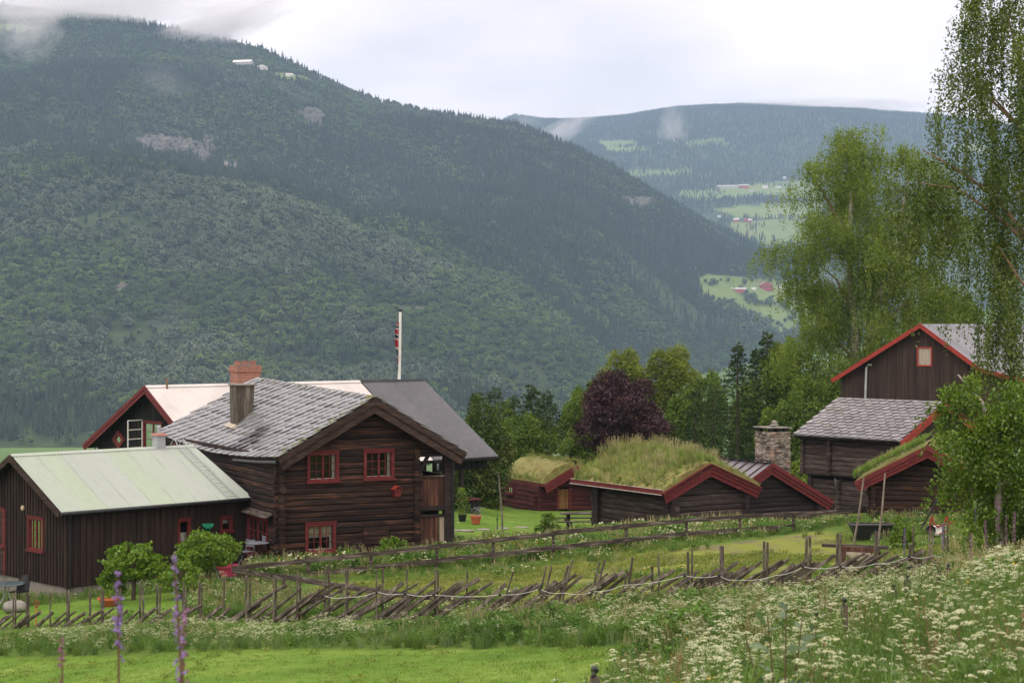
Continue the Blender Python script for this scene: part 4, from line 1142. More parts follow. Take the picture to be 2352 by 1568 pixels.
# green rake leaning against the side wall
q_ = B2.rz(473, 1212, gx + .12)
RK = tag(empty('leaf_rake', B2.wld((gx + .25, q_[0], 0)) * (1, 1, 0) + np.array([0, 0, B2.zb - .6])), 'green plastic leaf rake leaning head up against the dark wall', 'rake')
hz = q_[1] + .6
m = MB(); m.tube([(.25, -.2, 0), (0, 0, hz - .1)], .015, 6); m.build('handle', M['pole_wood'], RK)
m = MB()
for k in range(11):
    a_ = (k - 5) * .1; m.beam((0, 0, hz - .12), (.23 * math.sin(a_ * 2.2), 0, hz + .12 + .06 * math.cos(a_ * 2)), .028, .008, (0, 1, 0))
m.beam((-.17, 0, hz + .07), (.17, 0, hz + .07), .03, .02); m.build('head', M['green_plastic'], RK)

# ================================================================== the white and dark metal-roofed house behind
B3 = Bld(P(333, 886, 90), 5300, -10.2, 'rear_house', 'black board house behind with long white and charcoal corrugated roof', 'house')
E3 = B3.e; hr = B3.hr
WL3 = 6.35; L_w = B3.rz(825, 876, 0)[0]; L_d = B3.rz(972, 876, 0)[0]
q_ = B3._pl(1146, 1047.5, B3.r, B3.O + B3.r * L_d)
WL3 = q_[0]; DR3 = hr - q_[2]; SG3 = DR3 / WL3
sgl = (886 - 1036) and (hr - B3.gz(176, 1036, 0)[1]) / -B3.gz(176, 1036, 0)[0]
print('rear house', WL3, DR3, L_w, L_d, 'left slope', sgl, 'right', SG3)
WLL = WL3; DRL = sgl * WLL
S3 = math.hypot(WL3, DR3); S3l = math.hypot(WLL, DRL)
top3 = lambda x: hr - .2 - np.where(x > 0, x * SG3, -x * sgl)
m = MB(); fw = quad_fn((0, 0, hr), (0, L_w, hr), (WL3, 0, hr - DR3), (WL3, L_w, hr - DR3), L_w, S3); fwl = quad_fn((0, 0, hr), (0, L_d, hr), (-WLL, 0, hr - DRL), (-WLL, L_d, hr - DRL), L_d, S3l)
corrugated(m, fw, L_w, S3, .1, .016); corrugated(m, fwl, L_d, S3l, .1, .016)
r3 = m.build('roof', M['sheet_white'], E3, True)
m = MB(); slab(m, fw, L_w, .22, .02, .04, 2); m.build('ridge_cap', M['sheet_white'], r3)
fd = quad_fn((0, L_w, hr), (0, L_d, hr), (WL3, L_w, hr - DR3), (WL3, L_d, hr - DR3), L_d - L_w, S3)
m = MB(); corrugated(m, fd, L_d - L_w, S3, .17, .05); tag(m.build('roof', M['sheet_dark'], E3, True), 'charcoal corrugated end of the roof')
m = MB(); slab(m, fd, L_d - L_w, .2, .02, .035, 2); slab(m, fd, L_d - L_w + .03, S3 + .02, -.2, -.03, 3); m.box(WL3 - .08, WL3 + .02, L_w, L_d + .03, hr - DR3 - .12, hr - DR3 - .03); m.build('roof_deck', M['board_black'], r3)
m = MB(); slab(m, fw, L_w, S3, -.2, -.03, 2); slab(m, fwl, L_d, S3l, -.2, -.03, 2); m.build('roof_deck', M['board_black'], r3)
gxl, gxr = -WLL + .6, WL3 - 1.0
dw_ = [B3.gz(330, 1030, .5), B3.gz(374, 970, .5)]
m = MB(); wall_cols(m, 'x', .5, .12, gxl, gxr, -1.5, top3, [(dw_[0][0], dw_[1][0], dw_[0][1], dw_[1][1])]); m.box(gxl, gxl + .1, .63, L_d - 3, -1.5, hr - DRL + .2); m.box(gxr - .1, gxr, .63, L_w, -1.5, hr - DR3 + .35); m.box(gxl, gxr, L_w + .2, L_w + .3, -1.5, hr - DR3 + .3)
m.build('wall', M['board_black'], E3)
m = MB(); boards(m, 'x', .5, -1, gxl, gxr, -1.5, top3, .22, .07, .03, [(dw_[0][0], dw_[1][0], dw_[0][1], dw_[1][1])]); m.build('cladding', M['board_black'], E3)
m = MB(); barge(m, 0, hr + .02, WL3 + .05, hr - DR3 + .0, -.06, .05, (.17, .17), .03); barge(m, 0, hr + .02, -WLL - .05, hr - DRL + .0, -.06, .05, (.17, .17), .03)
m.build('verge_board', M['red_paint'], E3)
window(E3, (dw_[0][0], .5, dw_[0][1]), (1, 0, 0), (0, -1, 0), dw_[1][0] - dw_[0][0], dw_[1][1] - dw_[0][1], cols=1, rows=3, leaves=2, curtain=[(.05, .95, .05, .95, 'curtain')])
# an open white casement swung out at its left
m = MB(); ww = (dw_[1][0] - dw_[0][0]) * .5; hh = dw_[1][1] - dw_[0][1]; X0 = dw_[0][0] - .05; z0_ = dw_[0][1] + .05
c_ = lambda u, z: (X0 + u * .3, .44 - u * .95, z0_ + z)
for (p_, q2) in ((c_(0, 0), c_(0, hh)), (c_(ww, 0), c_(ww, hh)), (c_(0, .03), c_(ww, .03)), (c_(0, hh), c_(ww, hh)), (c_(0, hh / 3), c_(ww, hh / 3)), (c_(0, hh * 2 / 3), c_(ww, hh * 2 / 3))): m.beam(p_, q2, .05, .05, (.3, .8, .1))
m.build('open_casement', M['white_paint'], E3)
# lozenge window
c0 = B3.gz(273, 1009, .45); rx_ = abs(B3.gz(287, 1009, .45)[0] - c0[0]); rz_ = abs(B3.gz(273, 986.5, .45)[1] - c0[1])
m = MB()
for k in range(4):
    a_ = k * math.pi / 2; b__ = (k + 1) * math.pi / 2
    m.beam((c0[0] + rx_ * .75 * math.cos(a_), .43, c0[1] + rz_ * .75 * math.sin(a_)), (c0[0] + rx_ * .75 * math.cos(b__), .43, c0[1] + rz_ * .75 * math.sin(b__)), .06, .17, (0, 1, 0)) if False else \
        m.hexa([(c0[0] + rx_ * s * math.cos(a), yy, c0[1] + rz_ * s * math.sin(a)) for yy in (.40, .47) for (s, a) in ((.5, a_), (1, a_), (1, b__), (.5, b__))])
lz = m.build('lozenge_window', M['red_paint'], E3)
m = MB(); m.hexa([(c0[0] + rx_ * .55 * math.cos(k * math.pi / 2), yy, c0[1] + rz_ * .55 * math.sin(k * math.pi / 2)) for yy in (.45, .46) for k in range(4)]); m.build('pane', M['glass'], lz)
# brick chimney astride the ridge
ya, yb_ = B3.rz(529, 840, -.1)[0], B3.rz(593, 840, -.1)[0]; zt_ = B3.rz(561, 838, 0)[1]
cl_ = (yb_ - ya); m = MB(); sx = .38; ym = (ya + yb_) / 2; hl = cl_ * .40
m.box(-sx, sx, ym - hl, ym + hl, hr - .7, zt_ - .12); m.box(-sx - .045, sx + .045, ym - hl - .045, ym + hl + .045, zt_ - .34, zt_ - .05)
bc = m.build('chimney', M['brick'], E3)
m = MB(); m.box(-sx - .05, sx + .05, ym - hl - .05, ym + hl + .05, zt_ - .05, zt_ - .01); m.build('chimney_top', M['concrete'], bc)
for k, yy in enumerate((-.72, 0.0, .72)):
    m = MB(); c = ym + yy * hl * .95; q0 = .12
    for (a0, a1, b0, b1) in ((-q0, -q0 + .06, c - q0, c + q0), (q0 - .06, q0, c - q0, c + q0)): m.box(a0, a1, b0, b1, zt_ - .01, zt_ + .2)
    m.box(-q0 + .062, q0 - .062, c - q0, c - q0 + .06, zt_ - .01, zt_ + .2); 
    m.build('flue', M['brick'], bc)
yr = B3.rz(378, 890, 0)[0]; m = MB(); m.tube([(.25, yr, hr - .3), (.22, yr, hr + .28)], .05, 8); m.sphere((.22, yr, hr + .3), .065, 6, 4); m.build('vent_pipe', plain('rust_pipe', (.16, .10, .06), .8, .4), E3)
# porch under the charcoal roof
gp = WL3 - .55; ra_, rb2 = B3.rz(1010, 1060, gp)[0], L_d - .35
zb1 = B3.rz(1070, 1051, gp)[1]; zb0_ = B3.rz(1070, 1076, gp)[1]
m = MB(); boards(m, 'y', gp, 1, ra_, rb2, zb0_, cst(hr - DR3 + .1), .14, .11, .03); m.box(gp - .06, gp, ra_, rb2, zb0_ - .05, hr - DR3 + .1); m.box(2, gp - .07, rb2 - .08, rb2, zb0_ - .05, hr - DR3 + .4); m.build('porch_frieze', M['board_black'], E3)
zd = B3.rz(1060, 1192, gp)[1]; rp = B3.rz(1062, 1100, gp)[0]
for a_, b_, c_ in ((gp - .1, rp, zb0_), (gp - .1, ra_, zb0_), (1.5, rb2, hr - 2.)):
    m = MB(); m.tube([(a_, b_, zd - .4), (a_, b_, c_)], .13, 10); m.build('porch_post', M['log_dark'], E3)
m = MB(); m.box(1, gp + .3, ra_ - 2, rb2 + .3, zd - .25, zd); m.build('porch_deck', M['plank_brown'], E3)
ze = B3.rz(1076, 1149, gp)[1]; rc = B3.rz(1101, 1160, gp)[0]; rs = B3.rz(1052, 1160, gp)[0]
m = MB(); m.box(gp - .05, gp, rs, rc, zd + .05, ze); m.box(gp - 2.4, gp - .055, rc - .05, rc, zd + .05, ze); boards(m, 'y', gp, 1, rs, rc, zd + .03, cst(ze), .14, .1, .02); m.build('railing_panel', M['board_black'], E3)
m = MB(); m.box(gp - .1, gp + .07, rs, rc + .08, ze + .002, ze + .055); m.box(gp - 2.4, gp - .102, rc - .1, rc + .08, ze + .002, ze + .055); m.beam((gp - .5, ra_ + .2, zd + 2.0), (gp - .5, rs - .1, zd + .9), .07, .12); m.build('hand_rail', M['red_paint'], E3)

# ================================================================== turf-roofed log store (centre)
def red_barge(E, x0, z0, xa, za, xb, zb, y, hs=(.17, .15, .15), mat='red_paint', d=.12):
    m = MB(); barge(m, x0, z0, xa, za, y, d, hs, .035); barge(m, x0, z0, xb, zb, y, d, hs, .035); return m.build('verge_board', M[mat], E)
def sod_slab(B, xa, za, xb, zb, L, th, mt, y0=.12, bulge=.1):
    """thick turf lying on both slopes; returns surface samplers"""
    hr = B.hr; mb = MB(); fs = []
    for (xe, ze) in ((xa, za), (xb, zb)):
        S = math.hypot(xe, hr - ze); f = quad_fn((0, y0, hr), (0, L, hr), (xe, y0, ze), (xe, L, ze), L - y0, S); fs.append((f, L - y0, S))
        ns, nt_ = 24, 14; s = np.linspace(0, L - y0, ns); t = np.linspace(-.02, S, nt_); Sg, Tg = np.meshgrid(s, t, indexing='ij')
        h = th + bulge * np.sin(np.pi * Tg.ravel() / S) + (fbm(Sg.ravel() * 3 + xe, Tg.ravel() * 3, 2.0) - .5) * .14
        h = np.where(Tg.ravel() > S - .15, h * .55, h)
        top_ = f(Sg.ravel(), Tg.ravel(), h); mb.grid(top_, ns, nt_); bot = f(Sg.ravel(), Tg.ravel(), h * 0 + .02); mb.grid(bot, ns, nt_)
        T = top_.reshape(ns, nt_, 3); Bq = bot.reshape(ns, nt_, 3)
        for ed, be in ((T[0], Bq[0]), (T[-1], Bq[-1]), (T[:, -1], Bq[:, -1])): mb.grid(np.stack([ed, be], 1).reshape(-1, 3), len(ed), 2)
    o = mb.build('turf', mt, B.e, True); return o, fs
def turfmat(name, c0, c1, c2):
    m, nt, b = newmat(name); c = ramp(nt, noise_node(nt, 2.2, 6, .75), [(.32, c0), (.5, c1), (.66, c2)])
    nt.links.new(c, b.inputs["Base Color"]); b.inputs["Roughness"].default_value = 1; bump(nt, b, noise_node(nt, 14, 4, .7), .8, .05); return m
M['turf'] = turfmat('turf', (.12, .08, .03), (.22, .20, .06), (.20, .25, .07))
TURF = []
B4 = Bld(P(1635, 1067, 75), -2700, -9.5, 'turf_roofed_store', 'log store with tall grass on its turf roof and red stepped verge boards', 'log cabin')
E4 = B4.e; hr = B4.hr
xa, za = B4.gz(1527, 1134, 0); xb, zb = B4.gz(1749, 1121, 0); L4 = 6.5
top4 = lambda x: hr - .22 - np.where(x < 0, x / xa * (hr - za), x / xb * (hr - zb))
wl4, wr4 = B4.gz(1545, 1180, .35)[0], B4.gz(1708, 1180, .35)[0]
gl = MB(); log_wall(gl, 'x', .4, wl4, wr4, 0.2, 9, top4, .215, .2); log_wall(gl, 'y', wl4, .4, L4 - .9, -.5, za - .15, None, .215, .2, ends=.3, phase=.5); log_wall(gl, 'y', wr4, .4, L4 - .9, .2, zb - .15, None, .215, .2); log_wall(gl, 'x', L4 - .9, wl4, wr4, .2, 9, top4, .215, .2)
gl.build('log_wall', M['log_grey'], E4)
for q_ in ((wl4 - .2, wl4 + .08, .1, .29, -.4, za + .05), (wr4 - .08, wr4 + .12, .12, .29, -.2, zb + .1), (wl4 - .28, wl4 - .11, L4 - 1.3, L4 - .9, -.8, za - .1), (wl4 - .28, wl4 - .11, .3, .55, -.5, za - .1)):
    m = MB(); m.box(*q_); m.build('corner_board', M['log_dark'], E4)
red_barge(E4, 0, hr + .05, xa - .05, za + .04, xb + .05, zb + .04, 0.0)
m = MB(); f_ = quad_fn((0, 0, hr), (0, L4, hr), (xa, 0, za), (xa, L4, za), L4, math.hypot(xa, hr - za)); slab(m, f_, L4, math.hypot(xa, hr - za), -.08, .015, 3)
f_ = quad_fn((0, 0, hr), (0, L4, hr), (xb, 0, zb), (xb, L4, zb), L4, math.hypot(xb, hr - zb)); slab(m, f_, L4, math.hypot(xb, hr - zb), -.08, .016, 3); rf = m.build('roof', M['barge_brown'], E4)
m = MB(); m.box(xa - .05, xa + .04, .13, L4 + .1, za - .06, za + .14); m.box(xb - .04, xb + .05, .13, L4 + .1, zb - .06, zb + .14); m.build('eave_board', M['red_paint'], rf)
m = MB(); m.beam((xa - .07, .14, za - .05), (xa - .07, L4 + .12, za - .05), .03, .03); m.beam((xa + .02, .14, za + .145), (xa + .02, L4 + .1, za + .145), .14, .012); m.build('birch_bark_edge', plain('bark_edge', (.45, .4, .36), .8, .4, 12), rf)
o, fs = sod_slab(B4, xa, za, xb, zb, L4, .16, M['turf']); TURF.append((B4, fs, .55, 'tall'))

# ================================================================== standing-seam metal-roofed cabin and its stone chimney
B5 = Bld(P(1775.5, 1065, 84), -2700, -9.7, 'metal_roofed_cabin', 'dark log cabin with grey seamed metal roof and red stepped verge boards', 'log cabin')
E5 = B5.e; hr = B5.hr; xb, zb = B5.gz(1914, 1152, 0); xa, za = -xb, zb; L5 = 5.2
SG5 = (hr - zb) / xb; top5 = lambda x: hr - .2 - np.abs(x) * SG5
gl = MB(); wr5 = xb - .75; log_wall(gl, 'x', .4, -wr5, wr5, .1, 9, top5, .21, .2); log_wall(gl, 'y', wr5, .4, L5 - .4, .1, zb - .0, None, .21, .2); log_wall(gl, 'y', -wr5, .4, L5 - .4, .1, zb - .0, None, .21, .2); log_wall(gl, 'x', L5 - .4, -wr5, wr5, .1, 9, top5, .21, .2)
gl.build('log_wall', M['log_dark'], E5)
red_barge(E5, 0, hr + .05, xa - .05, za + .04, xb + .05, zb + .04, 0.0)
m = MB(); sl = MB()
for xe in (xa, xb):
    S = math.hypot(xe, hr - zb); f_ = quad_fn((0, .02, hr), (0, L5, hr), (xe, .02, zb), (xe, L5, zb), L5, S); slab(m, f_, L5, S, -.06, .05, 2)
    s_ = .3
    while s_ < L5: q1_, q2_ = f_(np.array([s_, s_]), np.array([.02, S - .02]), np.array([.075, .075])); sl.beam(q1_, q2_, .04, .05); s_ += .62
rf = m.build('roof', M['sheet_grey'], E5); sl.build('seams', M['plank_brown'], rf)
m = MB(); 
for k in range(2): m.beam((-.1 + k * 0, -.02, hr + .11), (-.1, L5, hr + .11), .3, .02)
m.build('ridge_cap', M['sheet_grey'], rf)
# dry stone chimney
cxl = P(1741, 1000, 87.5); cw = 68 / F * 87.5
CH = Bld(P(1775, 991, 87.5), -2700, hr + B5.zb - 1.2, 'x', None, None); bpy.data.objects.remove(CH.e)
cz1 = (HY - 991) / F * 87.5; cz0 = (HY - 1095) / F * 87.5
C5 = B5.loc(P(1775, 991, 87.5)); hw = .58; hd = .5
m = MB(); z = C5[2] - (cz1 - cz0)
zz = z
while zz < C5[2] - .02:
    hgt = random.uniform(.05, .1)
    for (sx, sy, ax) in ((0, -1, 'x'), (0, 1, 'x'), (-1, 0, 'y'), (1, 0, 'y')):
        u = -hw
        while u < hw - .03:
            w_ = random.uniform(.12, .34); e_ = min(u + w_, hw); jt = random.uniform(-.03, .035)
            if ax == 'x': m.box(C5[0] + u + .006, C5[0] + e_ - .006, C5[1] + sy * (hd + jt) - .07, C5[1] + sy * (hd + jt) + .07, zz + .005, zz + hgt - .006)
            else: m.box(C5[0] + sx * (hw + jt) - .07, C5[0] + sx * (hw + jt) + .07, C5[1] + u * hd / hw + .006, C5[1] + e_ * hd / hw - .006, zz + .005, zz + hgt - .006)
            u = e_
    zz += hgt
m.box(C5[0] - hw + .03, C5[0] + hw - .03, C5[1] - hd + .03, C5[1] + hd - .03, z, C5[2] - .03)
M['chim_stone'] = slate('chim_stone', ((.10, .085, .07), (.26, .22, .18), (.42, .37, .31)), (.36, .12, .035), .82, isl=(.35, 1.6), rough=.9)
cm = m.build('stone_chimney', M['chim_stone'], E5)
zt_ = C5[2]; M['sooty'] = plain('sooty_stone', (.03, .026, .022), .9, .5, 8)
for (a_, b_) in ((-.45, -.38), (.42, -.38), (-.45, .38), (.42, .38), (0.0, -.4)):
    m = MB(); m.box(C5[0] + a_ - .09, C5[0] + a_ + .09, C5[1] + b_ - .09, C5[1] + b_ + .09, zt_ - .04, zt_ + .2); m.build('cap_stone', M['sooty'], cm)
m = MB(); m.hexa([(C5[0] - .74, C5[1] - .62, zt_ + .2), (C5[0] + .68, C5[1] - .6, zt_ + .17), (C5[0] + .7, C5[1] + .6, zt_ + .17), (C5[0] - .7, C5[1] + .6, zt_ + .2), (C5[0] - .74, C5[1] - .62, zt_ + .25), (C5[0] + .68, C5[1] - .6, zt_ + .215), (C5[0] + .7, C5[1] + .6, zt_ + .215), (C5[0] - .7, C5[1] + .6, zt_ + .25)])
m.sphere((C5[0] + .08, C5[1], zt_ + .3), .2, 7, 4, (1.2, 1, .35), .15); m.sphere((C5[0] + .1, C5[1], zt_ + .42), .13, 7, 5, (1, 1, .9), .15); m.build('cap_slab', M['stone'], cm)
m = MB(); m.box(C5[0] - 1.15, C5[0] - .2, C5[1] - .75, C5[1] - .3, z + .3, z + .42); m.box(C5[0] - .85, C5[0] + .3, C5[1] - .7, C5[1] - .45, z - .3, z + .295); m.sphere((C5[0] - 1.1, C5[1] - .6, z + .48), .13, 7, 4, (1.3, 1, .5), .1); m.build('stone_shoulder', M['chim_stone'], cm)

# ================================================================== small red turf-roofed cabin across the lawn
B6 = Bld(P(1323.8, 1070, 110), -2214, -11.6, 'turf_roofed_cabin', 'small red-brown log cabin with low mossy turf roof and plank door', 'log cabin')
E6 = B6.e; hr = B6.hr; xa, za = B6.gz(1251.3, 1115.6, 0); xb, zb = -xa, za; L6 = B6.rz(1153, 1099, xa)[0]
print('cabin L', L6, xa, za, hr)
SG6 = (hr - za) / -xa; top6 = lambda x: hr - .25 - np.abs(x) * SG6
wl6 = B6.gz(1237, 1170, .7)[0]; dd = [B6.gz(1283, 1169, .7), B6.gz(1306, 1119, .7)]
dd[1] = (dd[1][0], min(dd[1][1], 1.75))
gl = MB(); log_wall(gl, 'x', .8, wl6, -wl6, .2, 9, top6, .27, .2, opens=[(dd[0][0], dd[1][0], dd[0][1], dd[1][1])]); wz = B6.rz(1176, 1124, wl6)
log_wall(gl, 'y', wl6, .8, L6 - .3, .2, za - .05, None, .27, .2, opens=[(wz[0] - .35, wz[0] + .35, wz[1] - .2, wz[1] + .2)]); log_wall(gl, 'y', -wl6, .8, L6 - .3, .2, za - .05, None, .27, .2); log_wall(gl, 'x', L6 - .3, wl6, -wl6, .2, 9, top6, .27, .2)
gl.build('log_wall', M['log_red'], E6)
m = MB(); n_ = 6
for k in range(n_): m.box(dd[0][0] + (dd[1][0] - dd[0][0]) * k / n_ + .006, dd[0][0] + (dd[1][0] - dd[0][0]) * (k + 1) / n_ - .006, .74, .78, dd[0][1], dd[1][1])
for zz in (.25, .8): m.box(dd[0][0], dd[1][0], .71, .738, dd[0][1] + (dd[1][1] - dd[0][1]) * zz - .04, dd[0][1] + (dd[1][1] - dd[0][1]) * zz + .04)
do = m.build('door', M['door_wood'], E6)
m = MB(); m.box(dd[0][0] - .16, dd[0][0] - .01, .66, .86, dd[0][1], dd[1][1] + .1); m.box(dd[1][0] + .01, dd[1][0] + .16, .66, .86, dd[0][1], dd[1][1] + .1); m.build('door_frame', M['red_paint'], do)
window(E6, (wl6 - .12, wz[0] + .42, wz[1] - .26), (0, -1, 0), (-1, 0, 0), .84, .52, cols=2, rows=2, leaves=1, inner=None)
red_barge(E6, 0, hr + .05, xa - .05, za + .04, xb + .05, zb + .04, 0.0, (.2, .17, .17), d=.1)
m = MB()
for xe in (xa, xb):
    S = math.hypot(xe, hr - za); f_ = quad_fn((0, .02, hr), (0, L6, hr), (xe, .02, za), (xe, L6, za), L6, S); slab(m, f_, L6, S, -.1, .015, 2)
m.box(xa - .04, xa + .05, .1, L6, za - .06, za + .14); m.build('roof', M['red_paint'], E6)
o, fs = sod_slab(B6, xa, za, xb, zb, L6, .3, M['turf'], .1, .25); TURF.append((B6, fs, .28, 'moss'))

# ================================================================== storehouse with scale slates
A7 = P(1928, 914, 93); r7 = np.array([-3700., F, 0]); r7 /= np.linalg.norm(r7)
t_ = np.linspace(4, 8, 200); pr = A7[None] - r7[None] * t_[:, None]; xx = CX + pr[:, 0] / pr[:, 1] * F; L7 = t_[np.argmin(abs(xx - 2170))]
B7 = Bld(A7 - r7 * L7, -3700, -9.9, 'storehouse', 'two-storey log storehouse with rounded scale slates and jettied upper floor', 'storehouse')
E7 = B7.e; hr = B7.hr; q_ = B7._pl(1824, 999.4, B7.r, B7.O + B7.r * L7); xa, za = q_[0], q_[2]; xb, zb = -xa, za
print('storehouse', L7, xa, za, hr)
SG7 = (hr - za) / -xa; top7 = lambda x: hr - .2 - np.abs(x) * SG7; S7 = math.hypot(xa, hr - za)
wx = xa + .55; y0, y1 = .55, B7.rz(1848, 1050, wx)[0]
zj = B7.rz(1858, 1088, wx)[1]
gl = MB(); log_wall(gl, 'y', wx, y0, y1, zj, za + .02, None, .24, .2, ends=.12); log_wall(gl, 'x', y0, wx, -wx, zj, 9, top7, .24, .2); log_wall(gl, 'x', y1, wx, -wx, zj, 9, top7, .24, .2)
log_wall(gl, 'y', wx + .25, y0 + .3, y1 - .28, -.3, zj - .24, None, .24, .2, ends=.2); log_wall(gl, 'x', y0 + .3, wx + .25, -wx, 0, zj, None, .24, .2); log_wall(gl, 'x', y1 - .3, wx + .25, -wx, 0, zj, None, .24, .2)
for yc in (B7.rz(1911, 1100, wx)[0],):
    z = zj
    while z < za - .1: gl.log((wx - .25 - random.uniform(0, .06), yc, z + .12), (wx + .4, yc, z + .12), .2, .22, 2); z += .24
    z = 0
    while z < zj - .2: gl.log((wx - .03 - random.uniform(0, .06), yc - .35, z + .12), (wx + .6, yc - .35, z + .12), .2, .22, 2); z += .24
gl.build('log_wall', M['log_grey'], E7)
m = MB(); fa = quad_fn((0, 0, hr), (0, L7, hr), (xa, 0, za), (xa, L7, za), L7, S7); fb = quad_fn((0, 0, hr), (0, L7, hr), (xb, 0, zb), (xb, L7, zb), L7, S7)
slab(m, fa, L7, S7, -.12, 0, 2); slab(m, fb, L7, S7, -.12, 0, 2); rf = m.build('roof', M['barge_brown'], E7)
m = MB(); slate_scale(m, fa, L7, S7, .5, .27); slate_scale(m, fb, L7, S7, .5, .27); m.build('slates', M['slate_scale'], rf)
m = MB(); barge(m, 0, hr + .06, xa - .04, za + .05, L7 - .0, .06, (.17,), 0); m.build('verge_board', M['pole_wood'], E7)
m = MB(); barge(m, 0, hr + .02, xa - .05, za - .02, -.1, .08, (.17, .17), .03); barge(m, 0, hr + .02, xb + .05, zb - .02, -.1, .08, (.17, .17), .03); m.build('verge_board', M['red_bright'], E7)
# a white cable down the wall
yc_ = B7.rz(1918, 1120, wx)[0]; m = MB(); m.tube([(wx + .05, yc_ + .12 * math.sin(z_ * 3.0) * .5, z_) for z_ in np.linspace(.3, zj - .1, 14)], .012, 5); m.build('cable', M['white_paint'], E7)

# ================================================================== the big barn
B8 = Bld(P(2113.8, 744, 110), 3000, -9.5, 'barn', 'tall brown board barn with grey sheet roof and bright red verge boards', 'barn')
E8 = B8.e; hr = B8.hr; xa, za = B8.gz(1910.5, 871.6, 0); k1 = B8.gz(2252.5, 846.8, 0); k2 = B8.gz(2352, 871.6, 0); sl_ = (k2[1] - k1[1]) / (k2[0] - k1[0]); k3 = (k2[0] + 3.5, k2[1] + sl_ * 3.5)
L8 = 17.0
m = MB()
for (p_, q2) in (((0, hr), (xa, za)), ((0, hr), k1), (k1, k3)):
    S = math.hypot(q2[0] - p_[0], q2[1] - p_[1]); f_ = quad_fn((p_[0], 0, p_[1]), (p_[0], L8, p_[1]), (q2[0], 0, q2[1]), (q2[0], L8, q2[1]), L8, S); corrugated(m, f_, L8, S, .2, .014)
rf = m.build('roof', M['sheet_grey'], E8, True)
top8 = lambda x: np.where(x < 0, hr + x / xa * (za - hr), np.where(x < k1[0], hr + x / k1[0] * (k1[1] - hr), k1[1] + (x - k1[0]) * sl_)) - .12
wl8 = B8.gz(1931, 900, .4)[0]; wn = [B8.gz(2106, 841, .4), B8.gz(2141, 796.5, .4)]
m = MB(); wall_cols(m, 'x', .45, .12, wl8, k3[0] - .6, -2, top8, [(wn[0][0] + .05, wn[1][0] - .05, wn[0][1] + .05, wn[1][1] - .05)]); m.box(wl8, wl8 + .12, .6, L8, -2, za + .2); m.build('wall', M['board_brown'], E8)
m = MB(); boards(m, 'x', .45, -1, wl8, k3[0] - .6, -2, top8, .13, .115, .022, [(wn[0][0], wn[1][0], wn[0][1], wn[1][1])]); m.build('cladding', M['board_brown'], E8)
m = MB(); barge(m, 0, hr + .05, xa - .05, za + .02, -.06, .06, (.24,), 0); barge(m, 0, hr + .05, k1[0], k1[1] + .05, -.06, .06, (.24,), 0); barge(m, k1[0], k1[1] + .05, k3[0], k3[1] + .05, -.055, .06, (.24,), 0); m.build('verge_board', M['red_bright'], E8)
m = MB(); a_, b_ = wn; cs = .09
for (u0, u1, w0, w1) in ((a_[0], a_[0] + cs, a_[1], b_[1]), (b_[0] - cs, b_[0], a_[1], b_[1]), (a_[0] + cs, b_[0] - cs, a_[1], a_[1] + cs), (a_[0] + cs, b_[0] - cs, b_[1] - cs, b_[1])): m.box(u0, u1, .38, .46, w0, w1)
hw_ = m.build('hatch', M['red_bright'], E8); m = MB(); m.box(a_[0] + cs, b_[0] - cs, .425, .45, a_[1] + cs, b_[1] - cs); m.build('hatch_panel', M['ply'], hw_)
p0_ = B8.gz(1992, 838, .38); p1_ = B8.gz(1986, 925, .38); m = MB(); m.tube([(p0_[0] + .25, .44, p0_[1]), (p0_[0] + .1, .3, p0_[1] + .02), (p0_[0] - .02, .3, p0_[1] - .15), (p1_[0], .3, p1_[1] - 2.0)], .07, 8); m.build('vent_pipe', M['galv'], E8)

# ================================================================== turf-roofed shed at the right
B9 = Bld(P(2130, 1028, 68), 1300, -7.9, 'turf_roofed_shed', 'log shed at the right with grass-edged turf roof and broad red verge boards', 'shed')
E9 = B9.e; hr = B9.hr; xa, za = B9.gz(1964, 1110, 0); xb, zb = -xa, za; L9 = 4.5; SG9 = (hr - za) / -xa; top9 = lambda x: hr - .25 - np.abs(x) * SG9
wl9 = B9.gz(2007, 1170, .5)[0]; gl = MB()
for (ax, of, a_, b_, tp, z1_) in (('x', .5, wl9, -wl9, top9, 9), ('y', wl9, .5, L9 - .3, None, za + .15), ('y', -wl9, .5, L9 - .3, None, za + .15), ('x', L9 - .3, wl9, -wl9, top9, 9)): log_wall(gl, ax, of, a_, b_, .45, z1_, tp, .18, .18, phase=.5 if ax == 'y' else 0)
gl.build('log_wall', M['log_brown'], E9)
m = MB(); m.box(wl9 - .35, -wl9 + .2, .3, .62, .28, .44); m.box(wl9 - .1, -wl9 + .1, .35, L9, -.5, .27); m.build('sill_beam', M['rail_wood'], E9)
red_barge(E9, 0, hr + .08, xa - .05, za + .06, xb + .05, zb + .06, 0.0, (.16, .12, .12), d=.12)
m = MB()
for xe in (xa, xb): S = math.hypot(xe, hr - za); f_ = quad_fn((0, .02, hr), (0, L9, hr), (xe, .02, za), (xe, L9, za), L9, S); slab(m, f_, L9, S, -.1, .015, 2)
m.build('roof', M['barge_brown'], E9)
o, fs = sod_slab(B9, xa, za, xb, zb, L9, .13, M['turf'], .1, .02); TURF.append((B9, fs, .22, 'fresh'))
